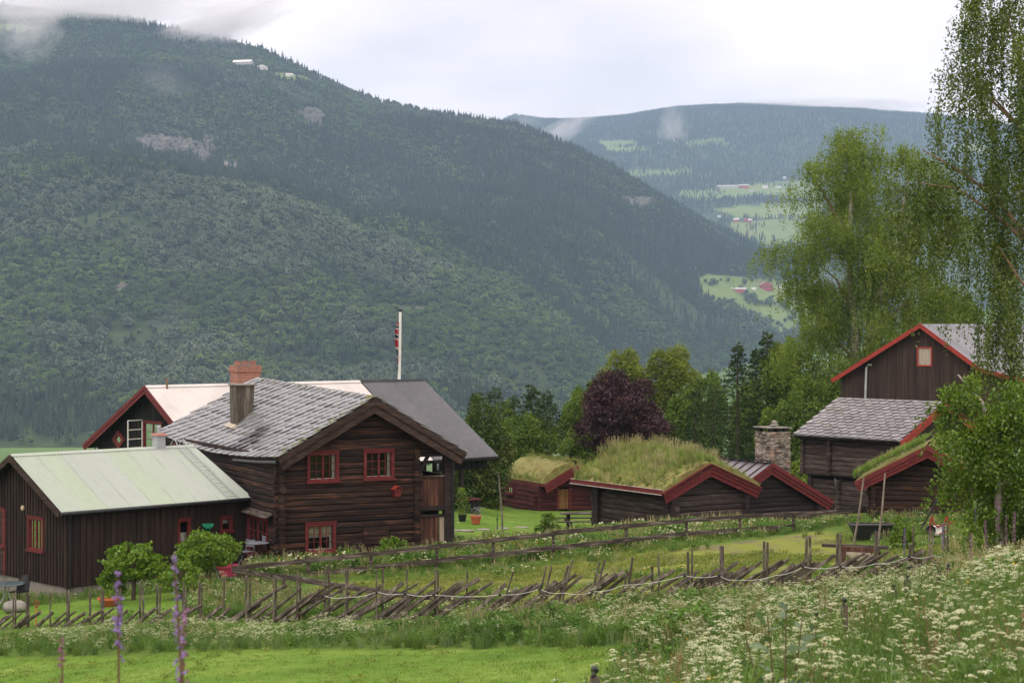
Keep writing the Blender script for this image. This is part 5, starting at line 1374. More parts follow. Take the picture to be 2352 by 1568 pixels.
# ================================================================== fences
def gp(X, Y, d0=20., d1=140.):
    """where the sight line X,Y meets the ground between depths d0,d1"""
    d = np.linspace(d0, d1, 900); z = (HY - Y) / F * d; g = H((X - CX) / F * d, d); k = np.argmax(z <= g) if (z <= g).any() else 899
    return np.array([(X - CX) / F * d[k], d[k], g[k]])
FN = tag(empty('roundpole_fence', FENCE[7] ), 'weathered roundpole fence of upright stake pairs and slanting slats', 'fence')
fx = [p[0] for p in FENCE]
def fpt(X):
    """fence line point at picture column X"""
    xs = np.array([(q[0] / q[1]) * F + CX for q in FENCE]); return np.array([np.interp(X, xs, [q[0] for q in FENCE]), np.interp(X, xs, [q[1] for q in FENCE])])
ST = [(31,1361),(36,1358),(61,1361),(66,1368),(116,1361),(154,1358),(159,1354),(206,1355),(233,1352),(238,1355),(277,1350),(322,1334),(328,1345),(361,1341),(368,1350),(422,1338),(427,1352),(458,1334),(463,1340),(515,1327),(566,1322),(575,1328),(628,1320),(634,1322),(683,1317),(688,1322),(748,1305),(755,1298),(795,1309),(799,1298),(865,1308),(880,1305),(934,1307),(1000,1310),(1006,1309),(1073,1309),
      (1176,1312),(1252,1300),(1264,1301),(1302,1298),(1312,1285),(1374,1290),(1386,1286),(1438,1314),(1450,1280),(1498,1300),(1512,1276),(1580,1267),(1590,1262),(1655,1253),(1660,1254),(1755,1243),(1763,1245),(1853,1233),(1860,1233),(1924,1225),(1931,1226),(2011,1220),(2014,1222),(2091,1249),(2097,1209),(2168,1201),(2176,1203)]
rq = random.Random(4)
for (X, Y) in ST:
    lean = 0.0
    if 1140 < X < 1480: lean = (28 if X < 1420 else 12)
    q = fpt(X - lean * .5); off = rq.uniform(-.1, .1) + (.14 if ST.index((X, Y)) % 2 else -.1)
    d = q[1] + off; top = P(X + (0 if lean == 0 else 3), Y, d); b = P(X - lean, 1400, d); zb = H1(b[0], d) - .15
    t_ = Vector(top) - FN.location; b_ = Vector((b[0], d, zb)) - FN.location
    m = MB(); r0 = rq.uniform(.024, .038); mid = (t_ + b_) / 2 + Vector((rq.uniform(-.02, .02), 0, 0))
    m.tube([b_, mid, t_, t_ + Vector((0, 0, .012))], [r0 * 1.1, r0, r0 * .85, r0 * .4], 6); m.build('stake', M['fence_wood'], FN)
X = -40
while X < 2190:
    dens = 15
    if X < 120: dens = 24
    elif X < 560: dens = 32
    elif X < 760: dens = 26
    elif 1100 < X < 1180 or 1330 < X < 1370 or 1500 < X < 1570: dens = 30
    q = fpt(X); z0 = H1(q[0], q[1]); hk = .66
    if X > 1150: hk = .56
    if X > 1500: hk = .48
    if X < 640: hk = .26
    L = rq.uniform(1.5, 2.3); an = R(rq.uniform(31, 42)); top = z0 + hk * rq.uniform(.75, 1.25) + .1
    tx = q[0]; bx_ = tx - L * math.cos(an); bz = top - L * math.sin(an); zg_ = H1(bx_, q[1]) - .1
    if bz < zg_: k_ = (top - zg_) / (top - bz); bx_ = tx - (tx - bx_) * k_; bz = zg_
    o_ = rq.uniform(-.13, .13); y_at = float(np.interp(bx_, fx, [p[1] for p in FENCE]))
    p_ = Vector((bx_, y_at + o_, bz)) - FN.location; t_ = Vector((tx, q[1] + o_ + rq.uniform(-.04, .04), top)) - FN.location
    m = MB(); r0 = rq.uniform(.03, .055); mid = (p_ + t_) / 2 + Vector((0, 0, rq.uniform(-.03, .03)))
    if rq.random() < .4: m.beam(p_, t_, rq.uniform(.03, .05), rq.uniform(.07, .11), (0, .3, 1))
    else: m.tube([p_, mid, t_], [r0 * 1.1, r0, r0 * .8], 6)
    m.build('slat', M['fence_wood'], FN); X += rq.uniform(.6, 1.4) * dens
# electric tape along the fence, held on small black insulators
TP = [(743,1367),(800,1370),(865,1358),(930,1362),(996,1365),(1148,1365),(1239,1352),(1296,1361),(1361,1358),(1431,1343),(1573,1321),(1652,1321),(1695,1331),(1780,1321),(1844,1301),(1930,1300),(2010,1294),(2088,1277),(2143,1275),(2176,1270)]
m = MB(); pt_ = [P(x_, y_, fpt(x_)[1] - .22) for x_, y_ in TP]
for a_, b_ in zip(pt_[:-1], pt_[1:]):
    n_ = 5; L_ = [a_ + (b_ - a_) * i / n_ - np.array([0, 0, .05 * math.sin(math.pi * i / n_)]) for i in range(n_ + 1)]
    for p_, q_ in zip(L_[:-1], L_[1:]): m.beam(p_, q_, .003, .010)
tp = m.build('electric_tape', M['tape']); tag(tp, 'white electric fence tape sagging along the roundpole fence', 'fence tape')
m = MB()
for i in (0, 2, 3, 4, 5, 6, 8, 10, 11, 12, 14, 15, 17): m.sphere(pt_[i], .04, 6, 4)
m.build('insulator', M['black_plastic'], tp)
# rail fence: far side and near side, joined at the corner by the pink barrow
def rail_fence(name, line, posts, label, drop=.47, second=True, hgt=.15):
    e = tag(empty(name, line[0]), label, 'fence'); O = Vector(line[0])
    for X in posts:
        xs = [(q[0] / q[1]) * F + CX for q in line]; q = np.array([np.interp(X, xs, [l[k] for l in line]) for k in range(3)])
        zg_ = H1(q[0], q[1]) - .2; m = MB(); c = Vector(q) - O; m.box(c.x - .05, c.x + .05, c.y + .02, c.y + .12, zg_ - O.z, c.z + .05); m.build('post', M['rail_wood'], e)
    for row in range(2 if second else 1):
        for a_, b_ in zip(line[:-1], line[1:]):
            a2 = Vector(a_) - O - Vector((0, 0, drop * row + rq.uniform(-.02, .02))); b2 = Vector(b_) - O - Vector((0, 0, drop * row + rq.uniform(-.02, .02)))
            m = MB(); dd_ = (b2 - a2); n_ = 5; pts_ = [a2 + dd_ * (i / n_) + Vector((0, 0, rq.uniform(-.008, .008))) for i in range(n_ + 1)]; pts_[0] -= dd_.normalized() * .06; pts_[-1] += dd_.normalized() * .06
            for i in range(n_): m.beam(pts_[i], pts_[i + 1], .03, hgt * rq.uniform(.93, 1.07))
            m.build('rail', M['rail_wood'], e)
    return e
rail_fence('rail_fence', RAILF, [548,708,852,1003,1133,1271,1439,1577,1700,1823,1947,2058], 'two-rail board fence rising to the right in front of the cabins')
rail_fence('rail_fence', RAILN, [560,651,783,928,1108,1305], 'short board fence running toward the camera behind the slanting slats', .5)
def post_at(X, Yt, d, hgt, w, name, label, cat, mat, ins=True, group=None):
    t_ = P(X, Yt, d); zg_ = H1(t_[0], t_[1]); e = tag(empty(name, (t_[0], t_[1], zg_)), label, cat, group); h = t_[2] - zg_
    m = MB(); m.box(-w / 2, w / 2, -w / 2, w / 2, -.2, h); m.build('post', M[mat], e)
    if ins:
        m = MB(); m.sphere((-.0, 0, h + .05), .032, 8, 5); m.tube([(0, 0, h - .02), (0, 0, h + .03)], .012, 6); m.tube([(0, 0, h + .05), (-.02, -.05, h + .01)], .012, 6); m.build('insulator', M['black_plastic'], e)
for (X, Y, d, lab) in ((1366,1553,14,'short stake with black insulator at the bottom edge among the umbels'),(1876,1418,24,'slim fence stake half hidden left of the taller stake in the meadow'),(1939,1388,21,'tall dark stake with black insulator rising above the white umbels'),(2053,1352,28,'small grey stake just above the umbels, left of the brown stake'),(2084,1330,29,'brown stake with insulator at the end of the slanting slats'),
                       (2158,1318,31,'upper meadow stake, left one of the close pair below the foxgloves'),(2178,1304,32,'upper meadow stake, right one of the close pair below the foxgloves'),(2216,1306,34,'rightmost meadow stake with a black insulator in the green herbs')):
    post_at(X, Y, d, 1, (.07 if d < 27 else .085), 'meadow_stake', lab, 'stake', 'fence_wood', group='electric fence stakes in the flower meadow')
# tall poles and bars at the right
def pole(name, p, q, r0, r1, label, cat, mat='pole_wood'):
    e = tag(None or link(name, mesh_from(name, np.concatenate((lambda mb: mb.v)(MB().tube([np.zeros(3), (np.array(q) - p) / 2 + np.array([.03, 0, 0]), np.array(q) - p], [r0, (r0 + r1) / 2, r1], 8))), [np.array(f) for f in MB().tube([np.zeros(3), (np.array(q) - p) / 2, np.array(q) - p], [r0, (r0 + r1) / 2, r1], 8).f.values()], M[mat])), label, cat)
    e.location = p; return e
g_ = gp(1957, 1256, 40, 90); pole('pole', g_ - (0, 0, .2), P(1984, 1094, g_[1] + .5), .04, .028, 'long leaning pole left of the wooden cart box, before the red verge', 'pole')
g_ = gp(2013, 1262, 40, 90); pole('pole', g_ - (0, 0, .2), P(2033, 1086, g_[1] + .5), .04, .028, 'long slightly bent pole standing right behind the wooden cart box', 'pole')
g_ = gp(2073, 1184, 55, 90); pole('pole', g_ - (0, 0, .2), P(2073, 1073, g_[1]), .055, .05, 'upright pole in front of the turf-roofed shed wall', 'pole')
g_ = gp(2089, 1184, 50, 90); pole('bar', g_ - (0, 0, .1), P(2133, 1106, g_[1]), .035, .03, 'upper dark slanting bar against the shed wall', 'bar', 'iron')
g_ = gp(2107, 1222, 45, 80); pole('bar', g_ - (0, 0, .1), P(2158, 1134, g_[1]), .035, .03, 'lower dark slanting bar by the red implement', 'bar', 'iron')
# lawn post with hanging rope
g_ = gp(1154.6, 1240, 60, 95); RP = tag(empty('swing_pole', g_), 'thin bent pole on the lawn with a rope and dark tassel', 'pole')
t_ = P(1144.7, 1084, g_[1]) - g_; m = MB(); m.tube([(0, 0, -.2), (-.02, 0, t_[2] * .35), (-.11, 0, t_[2] * .7), tuple(t_)], [.045, .04, .035, .025], 7); m.build('pole', M['pole_wood'], RP)
t2 = P(1142, 1190, g_[1]) - g_; m = MB(); m.tube([tuple(t_ - (0, .04, .03)), tuple(t2)], .008, 5); m.tube([tuple(t2), tuple(t2 - (0, 0, .12)), tuple(t2 - (0, 0, .35)), tuple(t2 - (0, 0, .42))], [.04, .015, .02, .045], 8); m.build('rope', M['iron'], RP)
# flagpole and hanging flag
FPd = 118.; FP = P(916, 1060, FPd); FP[2] = H1(FP[0], FP[1]); FPt = P(919.5, 716, FPd)
FG = tag(empty('flagpole', FP), 'white flagpole rising behind the charcoal roof with limp flag', 'flagpole')
m = MB(); h_ = FPt[2] - FP[2]; m.tube([(0, 0, 0), (0, 0, h_ * .5), (FPt[0] - FP[0], 0, h_)], [.12, .105, .085], 12); m.build('pole', M['white_paint'], FG)
m = MB(); m.sphere((FPt[0] - FP[0], 0, h_ + .08), .12, 8, 6); m.build('finial', M['iron'], FG)
ft_ = P(916, 742, FPd) - FP; fb_ = P(911, 850, FPd) - FP
def flagmesh():
    nu, nv = 9, 60; V = []
    for i in range(nv):
        t = i / (nv - 1); z = ft_[2] + (fb_[2] - ft_[2]) * t
        wd = .05 + .17 * math.sin(math.pi * min(1, t * 1.25 + .12)) ** .8 * (1 - .25 * t)
        for j in range(nu):
            u = j / (nu - 1); V.append((ft_[0] + (fb_[0] - ft_[0]) * t * .6 - u * wd, -.12 + .12 * math.sin(u * 9 + t * 5), z + .1 * u))
    mb = MB(); mb.grid(np.array(V), nv, nu); mb.grid(np.array(V) + (0, .01, 0), nv, nu, True); return mb
m, nt, b = newmat('flag_cloth'); tc = nt.nodes.new("ShaderNodeTexCoord"); mp = nt.nodes.new("ShaderNodeMapping"); mp.inputs["Rotation"].default_value = (0, R(-22), 0)
nt.links.new(tc.outputs["Object"], mp.inputs[0]); wv = nt.nodes.new("ShaderNodeSeparateXYZ"); nt.links.new(mp.outputs[0], wv.inputs[0])
z_lo, z_hi = fb_[2], ft_[2]; mr = maprange(nt, wv.outputs[2], z_lo * .93, z_hi * .93, 0, 1)
r_n = nt.nodes.new("ShaderNodeValToRGB"); r_n.color_ramp.interpolation = 'CONSTANT'; el = r_n.color_ramp.elements
RD, WH, BL = (.42, .02, .04, 1), (.72, .7, .7, 1), (.012, .018, .05, 1)
stops = [(0, BL), (.05, WH), (.1, RD), (.24, WH), (.28, BL), (.42, WH), (.46, RD), (.62, WH), (.65, BL), (.72, WH), (.74, RD), (.84, WH), (.87, BL), (.92, WH), (.94, RD)]
while len(el) < len(stops): el.new(.5)
for i, (p_, c_) in enumerate(stops): el[i].position = p_; el[i].color = c_
nt.links.new(mr, r_n.inputs[0]); nt.links.new(r_n.outputs[0], b.inputs["Base Color"]); b.inputs["Roughness"].default_value = .8
fl_ = flagmesh().build('flag', m, None); fl_.location = FP; tag(fl_, 'red, white and blue flag hanging limp against the white pole', 'flag')

# ================================================================== plants: tuft kinds
GR = {k: leafmat('grass_' + k, *v, trans=.3, big=.35, gloss=.25) for k, v in {
    'meadow': ((.065, .13, .02), (.115, .20, .035), (.18, .265, .06)), 'lawn': ((.09, .175, .016), (.14, .24, .028), (.185, .285, .05)),
    'dry': ((.26, .27, .11), (.38, .36, .17), (.45, .40, .22)), 'red': ((.17, .11, .06), (.26, .17, .09), (.22, .2, .08)),
    'moss': ((.11, .16, .02), (.17, .225, .03), (.24, .25, .05)), 'roof': ((.20, .29, .06), (.29, .38, .08), (.36, .42, .13)), 'herb': ((.05, .12, .014), (.09, .19, .022), (.14, .26, .04)), 'blue': ((.08, .15, .045), (.13, .21, .07), (.19, .27, .11))}.items()}
GR['umbel'] = leafmat('umbel_white', (.55, .58, .36), (.72, .74, .55), (.82, .82, .7), .3, .15)
GR['yellow'] = leafmat('petal_yellow', (.7, .42, .02), (.8, .5, .02), None, .2, .1)
def src_blades(name, n, h, sp, w, mats, lean=.4, parts=((1, 0),)):
    a = Acc()
    for fr_c, mi in parts: V, q, t = blades(int(n * fr_c), h, sp, w, lean); a.add(V, q, t, m=mi)
    return a.mesh(name, [GR[k] for k in mats])
def src_leafy(name, h, n, ls, mats, w=.2):
    a = Acc(); z = h * np.sqrt(rng.random(n)); r_ = w * (.4 + .6 * z / h) * np.sqrt(rng.random(n)); an = rng.uniform(0, 6.28, n)
    V, f = quads(np.c_[r_ * np.cos(an), r_ * np.sin(an), z], rng.uniform(.6, 1.2, n) * ls, np.tile([0, 0, -.2], (n, 1)), .55); a.add(V, f)
    V, q, t = blades(10, h, w * .4, .008, .3); a.add(V, q, t, m=0); return a.mesh(name, [GR[k] for k in mats])
def src_umbel(name, h, nst, ur, petal=.012, per=26):
    a = Acc(); C = []
    for _ in range(nst):
        la = rng.uniform(0, 6.28); ll = rng.uniform(0, .25) * h; hh = h * rng.uniform(.7, 1.05); tx, ty = ll * math.cos(la), ll * math.sin(la)
        m = MB(); m.tube([(0, 0, 0), (tx * .5, ty * .5, hh * .6), (tx, ty, hh)], [.004, .003, .002], 3, False); a.mb(m, 0)
        for _k in range(rng.integers(2, 5)):
            ox, oy, oz = rng.normal(0, ur * 1.5, 3); r_ = ur * rng.uniform(.6, 1.1); c0 = np.array([tx + ox, ty + oy, hh + oz * .5])
            m = MB(); m.tube([(tx * .8, ty * .8, hh * .85), tuple(c0 - (0, 0, .01))], .0015, 3, False); a.mb(m, 0)
            rr = r_ * np.sqrt(rng.random(per)); an = rng.uniform(0, 6.28, per); C.append(np.c_[c0[0] + rr * np.cos(an), c0[1] + rr * np.sin(an), c0[2] + .25 * r_ - .35 * rr ** 2 / r_])
    C = np.concatenate(C); V, f = quads(C, petal * rng.uniform(.7, 1.3, len(C)), None, .9); a.add(V, f, m=1)
    n = 26; z = h * rng.uniform(.1, .7, n); an = rng.uniform(0, 6.28, n); V, f = quads(np.c_[.15 * np.cos(an), .15 * np.sin(an), z], .09, None, .35); a.add(V, f, m=0)
    return a.mesh(name, [GR['meadow'], GR['umbel']])
def src_flowers(name, h, n, s, mat, sp=.25):
    a = Acc(); C = []
    for _ in range(n):
        x_, y_ = rng.normal(0, sp, 2); hh = h * rng.uniform(.6, 1); m = MB(); m.tube([(x_, y_, 0), (x_ + rng.normal() * .03, y_, hh)], .002, 3, False); a.mb(m, 0)
        for k in range(5): C.append((x_ + rng.normal() * s * .3, y_ + rng.normal() * s * .3, hh + rng.normal() * s * .1))
    V, f = quads(np.array(C), s, None, .9); a.add(V, f, m=1); return a.mesh(name, [GR['meadow'], GR[mat]])
def src_seed(name, n, h, sp, w, col='dry'):
    a = Acc(); V, q, t = blades(n, h, sp, w, .35); a.add(V, q, t, m=0)
    for _ in range(n // 3):
        la = rng.uniform(0, 6.28); l_ = h * rng.uniform(0, .3); x_, y_ = rng.normal(0, sp * .6, 2); tx, ty, hh = x_ + l_ * math.cos(la), y_ + l_ * math.sin(la), h * rng.uniform(.9, 1.25)
        m = MB(); m.tube([(x_, y_, 0), ((x_ + tx) / 2, (y_ + ty) / 2, hh * .6), (tx, ty, hh)], .0022, 3, False); a.mb(m, 1)
        k = 12; c = np.c_[np.full(k, tx), np.full(k, ty), hh - np.linspace(0, .16, k)] + rng.normal(0, .012, (k, 3)); V, f = quads(c, .03, np.tile([0, 0, 1.0], (k, 1)), .35, .4); a.add(V, f, m=1)
    return a.mesh(name, [GR['meadow'], GR[col]])
S_lawn = source_collection('lawn_tufts', [src_blades('lawn_tuft', 26, .06, .14, .009, ['lawn'], .8) for _ in range(3)])
S_low = source_collection('low_tufts', [src_blades('low_tuft', 24, .10, .14, .009, ['moss'], .9), src_blades('low_tuft', 22, .12, .16, .01, ['moss', 'dry'], .9, ((.7, 0), (.3, 1))), src_leafy('low_herb', .1, 40, .05, ['moss'], .16)])
S_mid = source_collection('mid_tufts', [src_blades('mid_tuft', 34, .38, .14, .010, ['meadow'], .5), src_blades('mid_tuft', 34, .34, .16, .010, ['meadow', 'moss'], .5, ((.5, 0), (.5, 1))), src_leafy('mid_herb', .35, 70, .08, ['herb'], .2), src_seed('mid_seed', 24, .42, .12, .008), src_flowers('daisies', .36, 5, .045, 'umbel'), src_flowers('buttercups', .3, 4, .03, 'yellow')])
S_tall = source_collection('tall_tufts', [src_blades('tall_tuft', 40, .72, .15, .012, ['meadow'], .6), src_blades('tall_tuft', 40, .66, .16, .012, ['blue'], .75), src_leafy('tall_herb', .6, 130, .09, ['herb'], .24), src_seed('tall_seed', 30, .72, .13, .009), src_seed('tall_seed_red', 24, .72, .13, .009, 'red'), src_umbel('umbel_plant', .75, 5, .045), src_umbel('umbel_plant', .85, 6, .05), src_blades('broad_grass', 16, .8, .1, .022, ['herb'], .6), src_flowers('buttercups', .6, 4, .03, 'yellow')])
S_fine = source_collection('fine_tufts', [src_blades('fine_tuft', 54, .72, .13, .0055, ['meadow'], .8), src_blades('fine_tuft', 48, .66, .15, .006, ['meadow', 'blue'], .9, ((.6, 0), (.4, 1))), src_leafy('fine_herb', .5, 150, .045, ['herb'], .16), src_seed('fine_seed', 30, .66, .1, .0055, 'meadow'), src_seed('fine_seed_red', 22, .66, .12, .005, 'red'), src_umbel('fine_umbel', .74, 3, .033, .009, 46), src_umbel('fine_umbel', .88, 3, .045, .009, 60), src_blades('broad_grass', 12, .85, .08, .014, ['herb'], .5), src_flowers('buttercups', .55, 3, .022, 'yellow')])
S_sod = source_collection('sod_tufts', [src_blades('sod_green', 34, .5, .1, .008, ['roof', 'dry'], .55, ((.85, 0), (.15, 1))), src_seed('sod_seed', 26, .52, .1, .007), src_blades('sod_dry', 26, .5, .12, .007, ['dry', 'red'], .6, ((.6, 0), (.4, 1))), src_seed('sod_red', 20, .5, .1, .007, 'red'), src_leafy('sod_leaf', .16, 50, .07, ['moss'], .14), src_blades('sod_fresh', 34, .5, .1, .008, ['lawn'], .5)])

def spread(name, region, dens, coll, weights, scale, label, cat, seed, lean=.1, cond=None):
    r = np.random.default_rng(seed); x0, x1, y0, y1 = region; n = int((x1 - x0) * (y1 - y0) * dens)
    x = r.uniform(x0, x1, n); y = r.uniform(y0, y1, n); k = np.abs(x / y) < .30 + 1.2 / y
    if cond is not None: k &= cond(x, y)
    x, y = x[k], y[k]; n = len(x); z = H(x, y) + (fbm(x, y, 3.0) - .5) * .22
    w = weights(x, y) if callable(weights) else np.tile(weights, (n, 1)); w = np.cumsum(w / w.sum(1)[:, None], 1); idx = (r.random(n)[:, None] > w).sum(1)
    s = scale(x, y) if callable(scale) else np.full(n, scale); s = s * r.uniform(.75, 1.25, n)
    print(name, n)
    return scatter(name, np.c_[x, y, z - .01], np.c_[r.normal(0, lean, n), r.normal(0, lean, n), r.uniform(0, 6.28, n)], s, idx, coll, label, cat)
# footprints of the buildings: nothing grows there
def foot(B, x0, x1, y0, y1):
    return [tuple((B.O + B.g * a + B.r * b)[:2]) for a, b in ((x0, y0), (x1, y0), (x1, y1), (x0, y1))]
FOOT = [foot(B1, -3.0, 3.0, .3, 14), foot(B2, -3.3, 3.3, .2, 8), foot(B3, -6.5, 6.2, -.5, 18), foot(B4, -2, 2.2, .2, 6), foot(B5, -2.8, 2.8, .3, 5.5), foot(B6, -2, 2, .5, 8), foot(B7, -3, 3, .5, 7), foot(B8, -5.2, 9, .3, 17), foot(B9, -2.8, 2.8, .4, 4.6)]
def free(x, y):
    k = np.ones(np.shape(x), bool)
    for p in FOOT: k &= ~inpoly(x, y, p)
    return k
isM = lambda x, y: inpoly(x, y, MOWN); isC = lambda x, y: inpoly(x, y, COURT); isL = lambda x, y: inpoly(x, y, LEFTLAWN)
spread('mown_grass', (-15, 4, 26, 47), 60, S_lawn, [1, 1, 1], lambda x, y: 1.0 + .3 * fbm(x, y, 2), 'freshly mown bright green meadow grass in the foreground', 'grass', 31, cond=isM)
spread('meadow_weeds', (-14, 4, 29, 47), 1.6, S_low, [1, 2, 5], lambda x, y: .5 + .9 * fbm(x, y, 1.5), 'scattered low weeds in the mown meadow', 'weeds', 41, cond=isM)
spread('lawn_grass', (-8, 8, 68, 114), 22, S_lawn, [1, 1, 1], .9, 'short lawn in the farmyard between the cabins', 'grass', 32, cond=lambda x, y: isC(x, y) & free(x, y))
spread('garden_grass', (-22, -8, 50, 62), 45, S_lawn, [1, 1, 1], .95, 'small lawn behind the fence below the annexe', 'grass', 33, cond=lambda x, y: isL(x, y) & free(x, y))
inpad = lambda x, y: (y > fence_y(x) + .6) & (y < railf_y(x) - 1.6) & (x > -6.5) & (x < 12) & (y > np.interp(x, [-8.5, -2.5, 2], [60, 48.5, 45.5]))
spread('paddock_grass', (-7, 12, 44, 66), 30, S_low, [3, 2, 1], lambda x, y: .75 + .9 * fbm(x, y, 2.5), 'low yellow-green grass growing thinly in the trodden paddock', 'grass', 34, cond=lambda x, y: inpad(x, y) & (fbm(x, y, 3.5) > .46))
def wmid(x, y):
    w = np.tile([4., 3, 2, 2, .6, .35], (len(x), 1)); d = ss(.45, .65, fbm(x + 9, y, 4)); w[:, 4] += 1.2 * d * (x < 4); w[:, 2] += 4 * ss(.5, .7, fbm(x, y + 40, 3)); return w
def cmid(x, y):
    k = (y > fence_y(x) + .4) & free(x, y) & ~isC(x, y) & ~isL(x, y)
    p = inpad(x, y); return k & (~p | (fbm(x, y, 3) > .74))
spread('rough_grass', (-20, 18, 43, 84), 13, S_mid, wmid, lambda x, y: .42 + .55 * fbm(x, y, 3), 'rough grass, herbs and daisies between the fences and the houses', 'grass', 35, cond=cmid)
def wtall(x, y):
    w = np.tile([4., 3, 2.4, 1.4, .3, .5, .5, .4, .05], (len(x), 1)); u = ss(.44, .58, fbm(x + 50, y, 2.2)) * ss(-1.5, -4, x); w[:, 5] += 3 * u; w[:, 6] += 3 * u
    rt = ss(1, 4, x) * ss(.38, .55, fbm(x + 5, y, 2)); w[:, 5] += 2 * rt; w[:, 6] += 2 * rt; w[:, 3] += rt; h = ss(.52, .66, fbm(x, y + 9, 2.5)); w[:, 2] += 5 * h; return w
def ctall(x, y): return (~isM(x, y)) & (y < fence_y(x) + .7) & (y > 24)
spread('tall_grass', (-16, 14, 24, 54), 19, S_tall, wtall, lambda x, y: (.32 + .55 * fbm(x, y, 2.5)) * (.25 + .75 * ss(.6, 4.0, fence_y(x) - y)) * (.85 + .25 * ss(-2, 3, x)), 'tall grass, cow parsley and herbs along the slanting fence', 'grass', 36, .14, ctall)
def wfine(x, y):
    w = np.tile([6.5, 3, 3, 1.2, .15, .4, .4, .9, .25], (len(x), 1)); uu = ss(.42, .6, fbm(x + 21, y * .8, 1.3)); w[:, 5] += .65 * uu; w[:, 6] += .4 * uu; w[:, 1] += 1; w[:, 0] += 2 * (1 - uu); w[:, 7] += .5; rr = ss(.5, .7, fbm(x * 1.3 + 9, y, 1.6)); w[:, 4] += .7 * rr; w[:, 3] += rr; return w
def cfine(x, y): return (~isM(x, y)) & (y <= 24.5) & (x > np.interp(y, [4, 9, 14, 20, 25], [.55, .35, .3, .0, 0.]))
spread('flower_meadow', (-.5, 9, 5.5, 24.5), 42, S_fine, wfine, lambda x, y: .55 + .75 * fbm(x, y, 1.6), 'flowering meadow of white cow parsley and grasses in the right foreground', 'grass', 37, .16, cfine)
# green herb thicket at the right edge
spread('herb_thicket', (7, 15, 30, 46), 60, S_mid, [2, .5, 6, 1.5, .0, .0], lambda x, y: .8 + 1.1 * fbm(x, y, 2.5), 'dense green herbs and nettles at the right edge of the meadow', 'herbs', 38, .1, lambda x, y: (x > y * .235) & (y < fence_y(x) + 2))
spread('house_herbs', (-12, 10, 60, 79), 10, S_mid, [1, 1, 5, 2, 1.5, .7], lambda x, y: 1.0 + .5 * fbm(x, y, 2), 'herbs and wild flowers along the walls of the log buildings', 'herbs', 39, .1, lambda x, y: (y > railf_y(x) + .3) & free(x, y) & ~isC(x, y) & (x > -9))
spread('corner_grass', (-13, -5, 46, 62), 12, S_tall, [4, 1, 1, 2, 1.5, .3, .3, .2, .1], .55, 'long reddish grass between the garden and the board fence corner', 'grass', 40, .14, lambda x, y: (y > fence_y(x) + .4) & ~isL(x, y) & free(x, y) & (x > -.175 * y) & (y < np.interp(x, [-12, -8.9, -2.5], [60, 60, 48])))
# grass on the turf roofs
for (B, fs, ht, kind) in TURF:
    pts, rots, ids, scs = [], [], [], []
    r = np.random.default_rng(int(ht * 100))
    for si, (f, L, S) in enumerate(fs):
        if kind == 'fresh' and si == 1: pass
        n = int(L * S * {'tall': 46, 'moss': 60, 'fresh': 70}[kind]); s = r.uniform(0, L, n); t = r.uniform(0, S, n)
        p = f(s, t, np.full(n, .16 if kind == 'tall' else .3)); 
        w_ = {'tall': [8, 1.8, .9, .8, .7, 1.2], 'moss': [3.5, .8, 1.0, .8, 3, 1.5], 'fresh': [.6, .4, .3, .2, .2, 5]}[kind]
        w = np.tile(np.array(w_, float), (n, 1))
        if kind == 'tall': e = ss(.6, 1.0, t / S); w[:, 2] += 3 * e; w[:, 4] += 3 * e; w[:, 3] += 3 * ss(.8, .2, s) ; hh = (.6 + .8 * (1 - t / S)) * (.75 + .5 * fbm(s * 2 + 3, t * 2, 2)) * (1 - .45 * ss(1.2, .2, s))
        elif kind == 'moss': hh = .45 + 1.0 * r.random(n) * fbm(s * 2, t * 2, 2)
        else: hh = .3 + .3 * r.random(n)
        w = np.cumsum(w / w.sum(1)[:, None], 1); ids.append((r.random(n)[:, None] > w).sum(1)); pts.append(p); rots.append(np.c_[r.normal(0, .18, n), r.normal(0, .18, n), r.uniform(0, 6.28, n)]); scs.append(hh * r.uniform(.8, 1.25, n) * (1.0 if kind == 'tall' else .75))
    if kind == 'fresh':      # a fringe of grass hanging over the verge
        for si, (f, L, S) in enumerate(fs):
            n = 150; t = r.uniform(0, S, n); p = f(r.uniform(-.05, .25, n), t, np.full(n, .2)); pts.append(p); ids.append(np.full(n, 5)); rots.append(np.c_[r.normal(0, .3, n), r.normal(0, .3, n), r.uniform(0, 6, n)]); scs.append(r.uniform(.12, .5, n) * r.random(n) ** .5)
    o = scatter('roof_grass', np.concatenate(pts), np.concatenate(rots), np.concatenate(scs), np.concatenate(ids), S_sod, None, None); o.parent = B.e

# ================================================================== trees
LF = {k: leafmat('leaf_' + k, *v[0], trans=v[1], big=v[2], gloss=v[3], wscale=v[4]) for k, v in {
    'birch': (((.10, .165, .022), (.16, .235, .03), (.23, .31, .055)), .4, .35, .15, .35), 'birch_near': (((.055, .095, .012), (.09, .14, .018), (.15, .20, .03)), .42, .45, .3, .8),
    'bush': (((.055, .115, .008), (.10, .18, .012), (.17, .27, .02)), .35, .35, .25, 1.2), 'copper': (((.024, .010, .015), (.043, .017, .024), (.075, .028, .032)), .15, .45, .22, .9),
    'yellow': (((.12, .17, .02), (.17, .22, .03), (.22, .26, .05)), .3, .25, .1, .3), 'green': (((.07, .125, .02), (.115, .185, .03), (.165, .24, .045)), .3, .3, .1, .4),
    'dark': (((.045, .08, .018), (.075, .12, .024), (.12, .13, .035)), .2, .35, .1, .5), 'spruce': (((.028, .052, .016), (.048, .082, .022), (.08, .125, .034)), .1, .3, .1, .5), 'apple': (((.07, .14, .01), (.125, .23, .016), (.19, .30, .03)), .35, .3, .2, 2.5)}.items()}
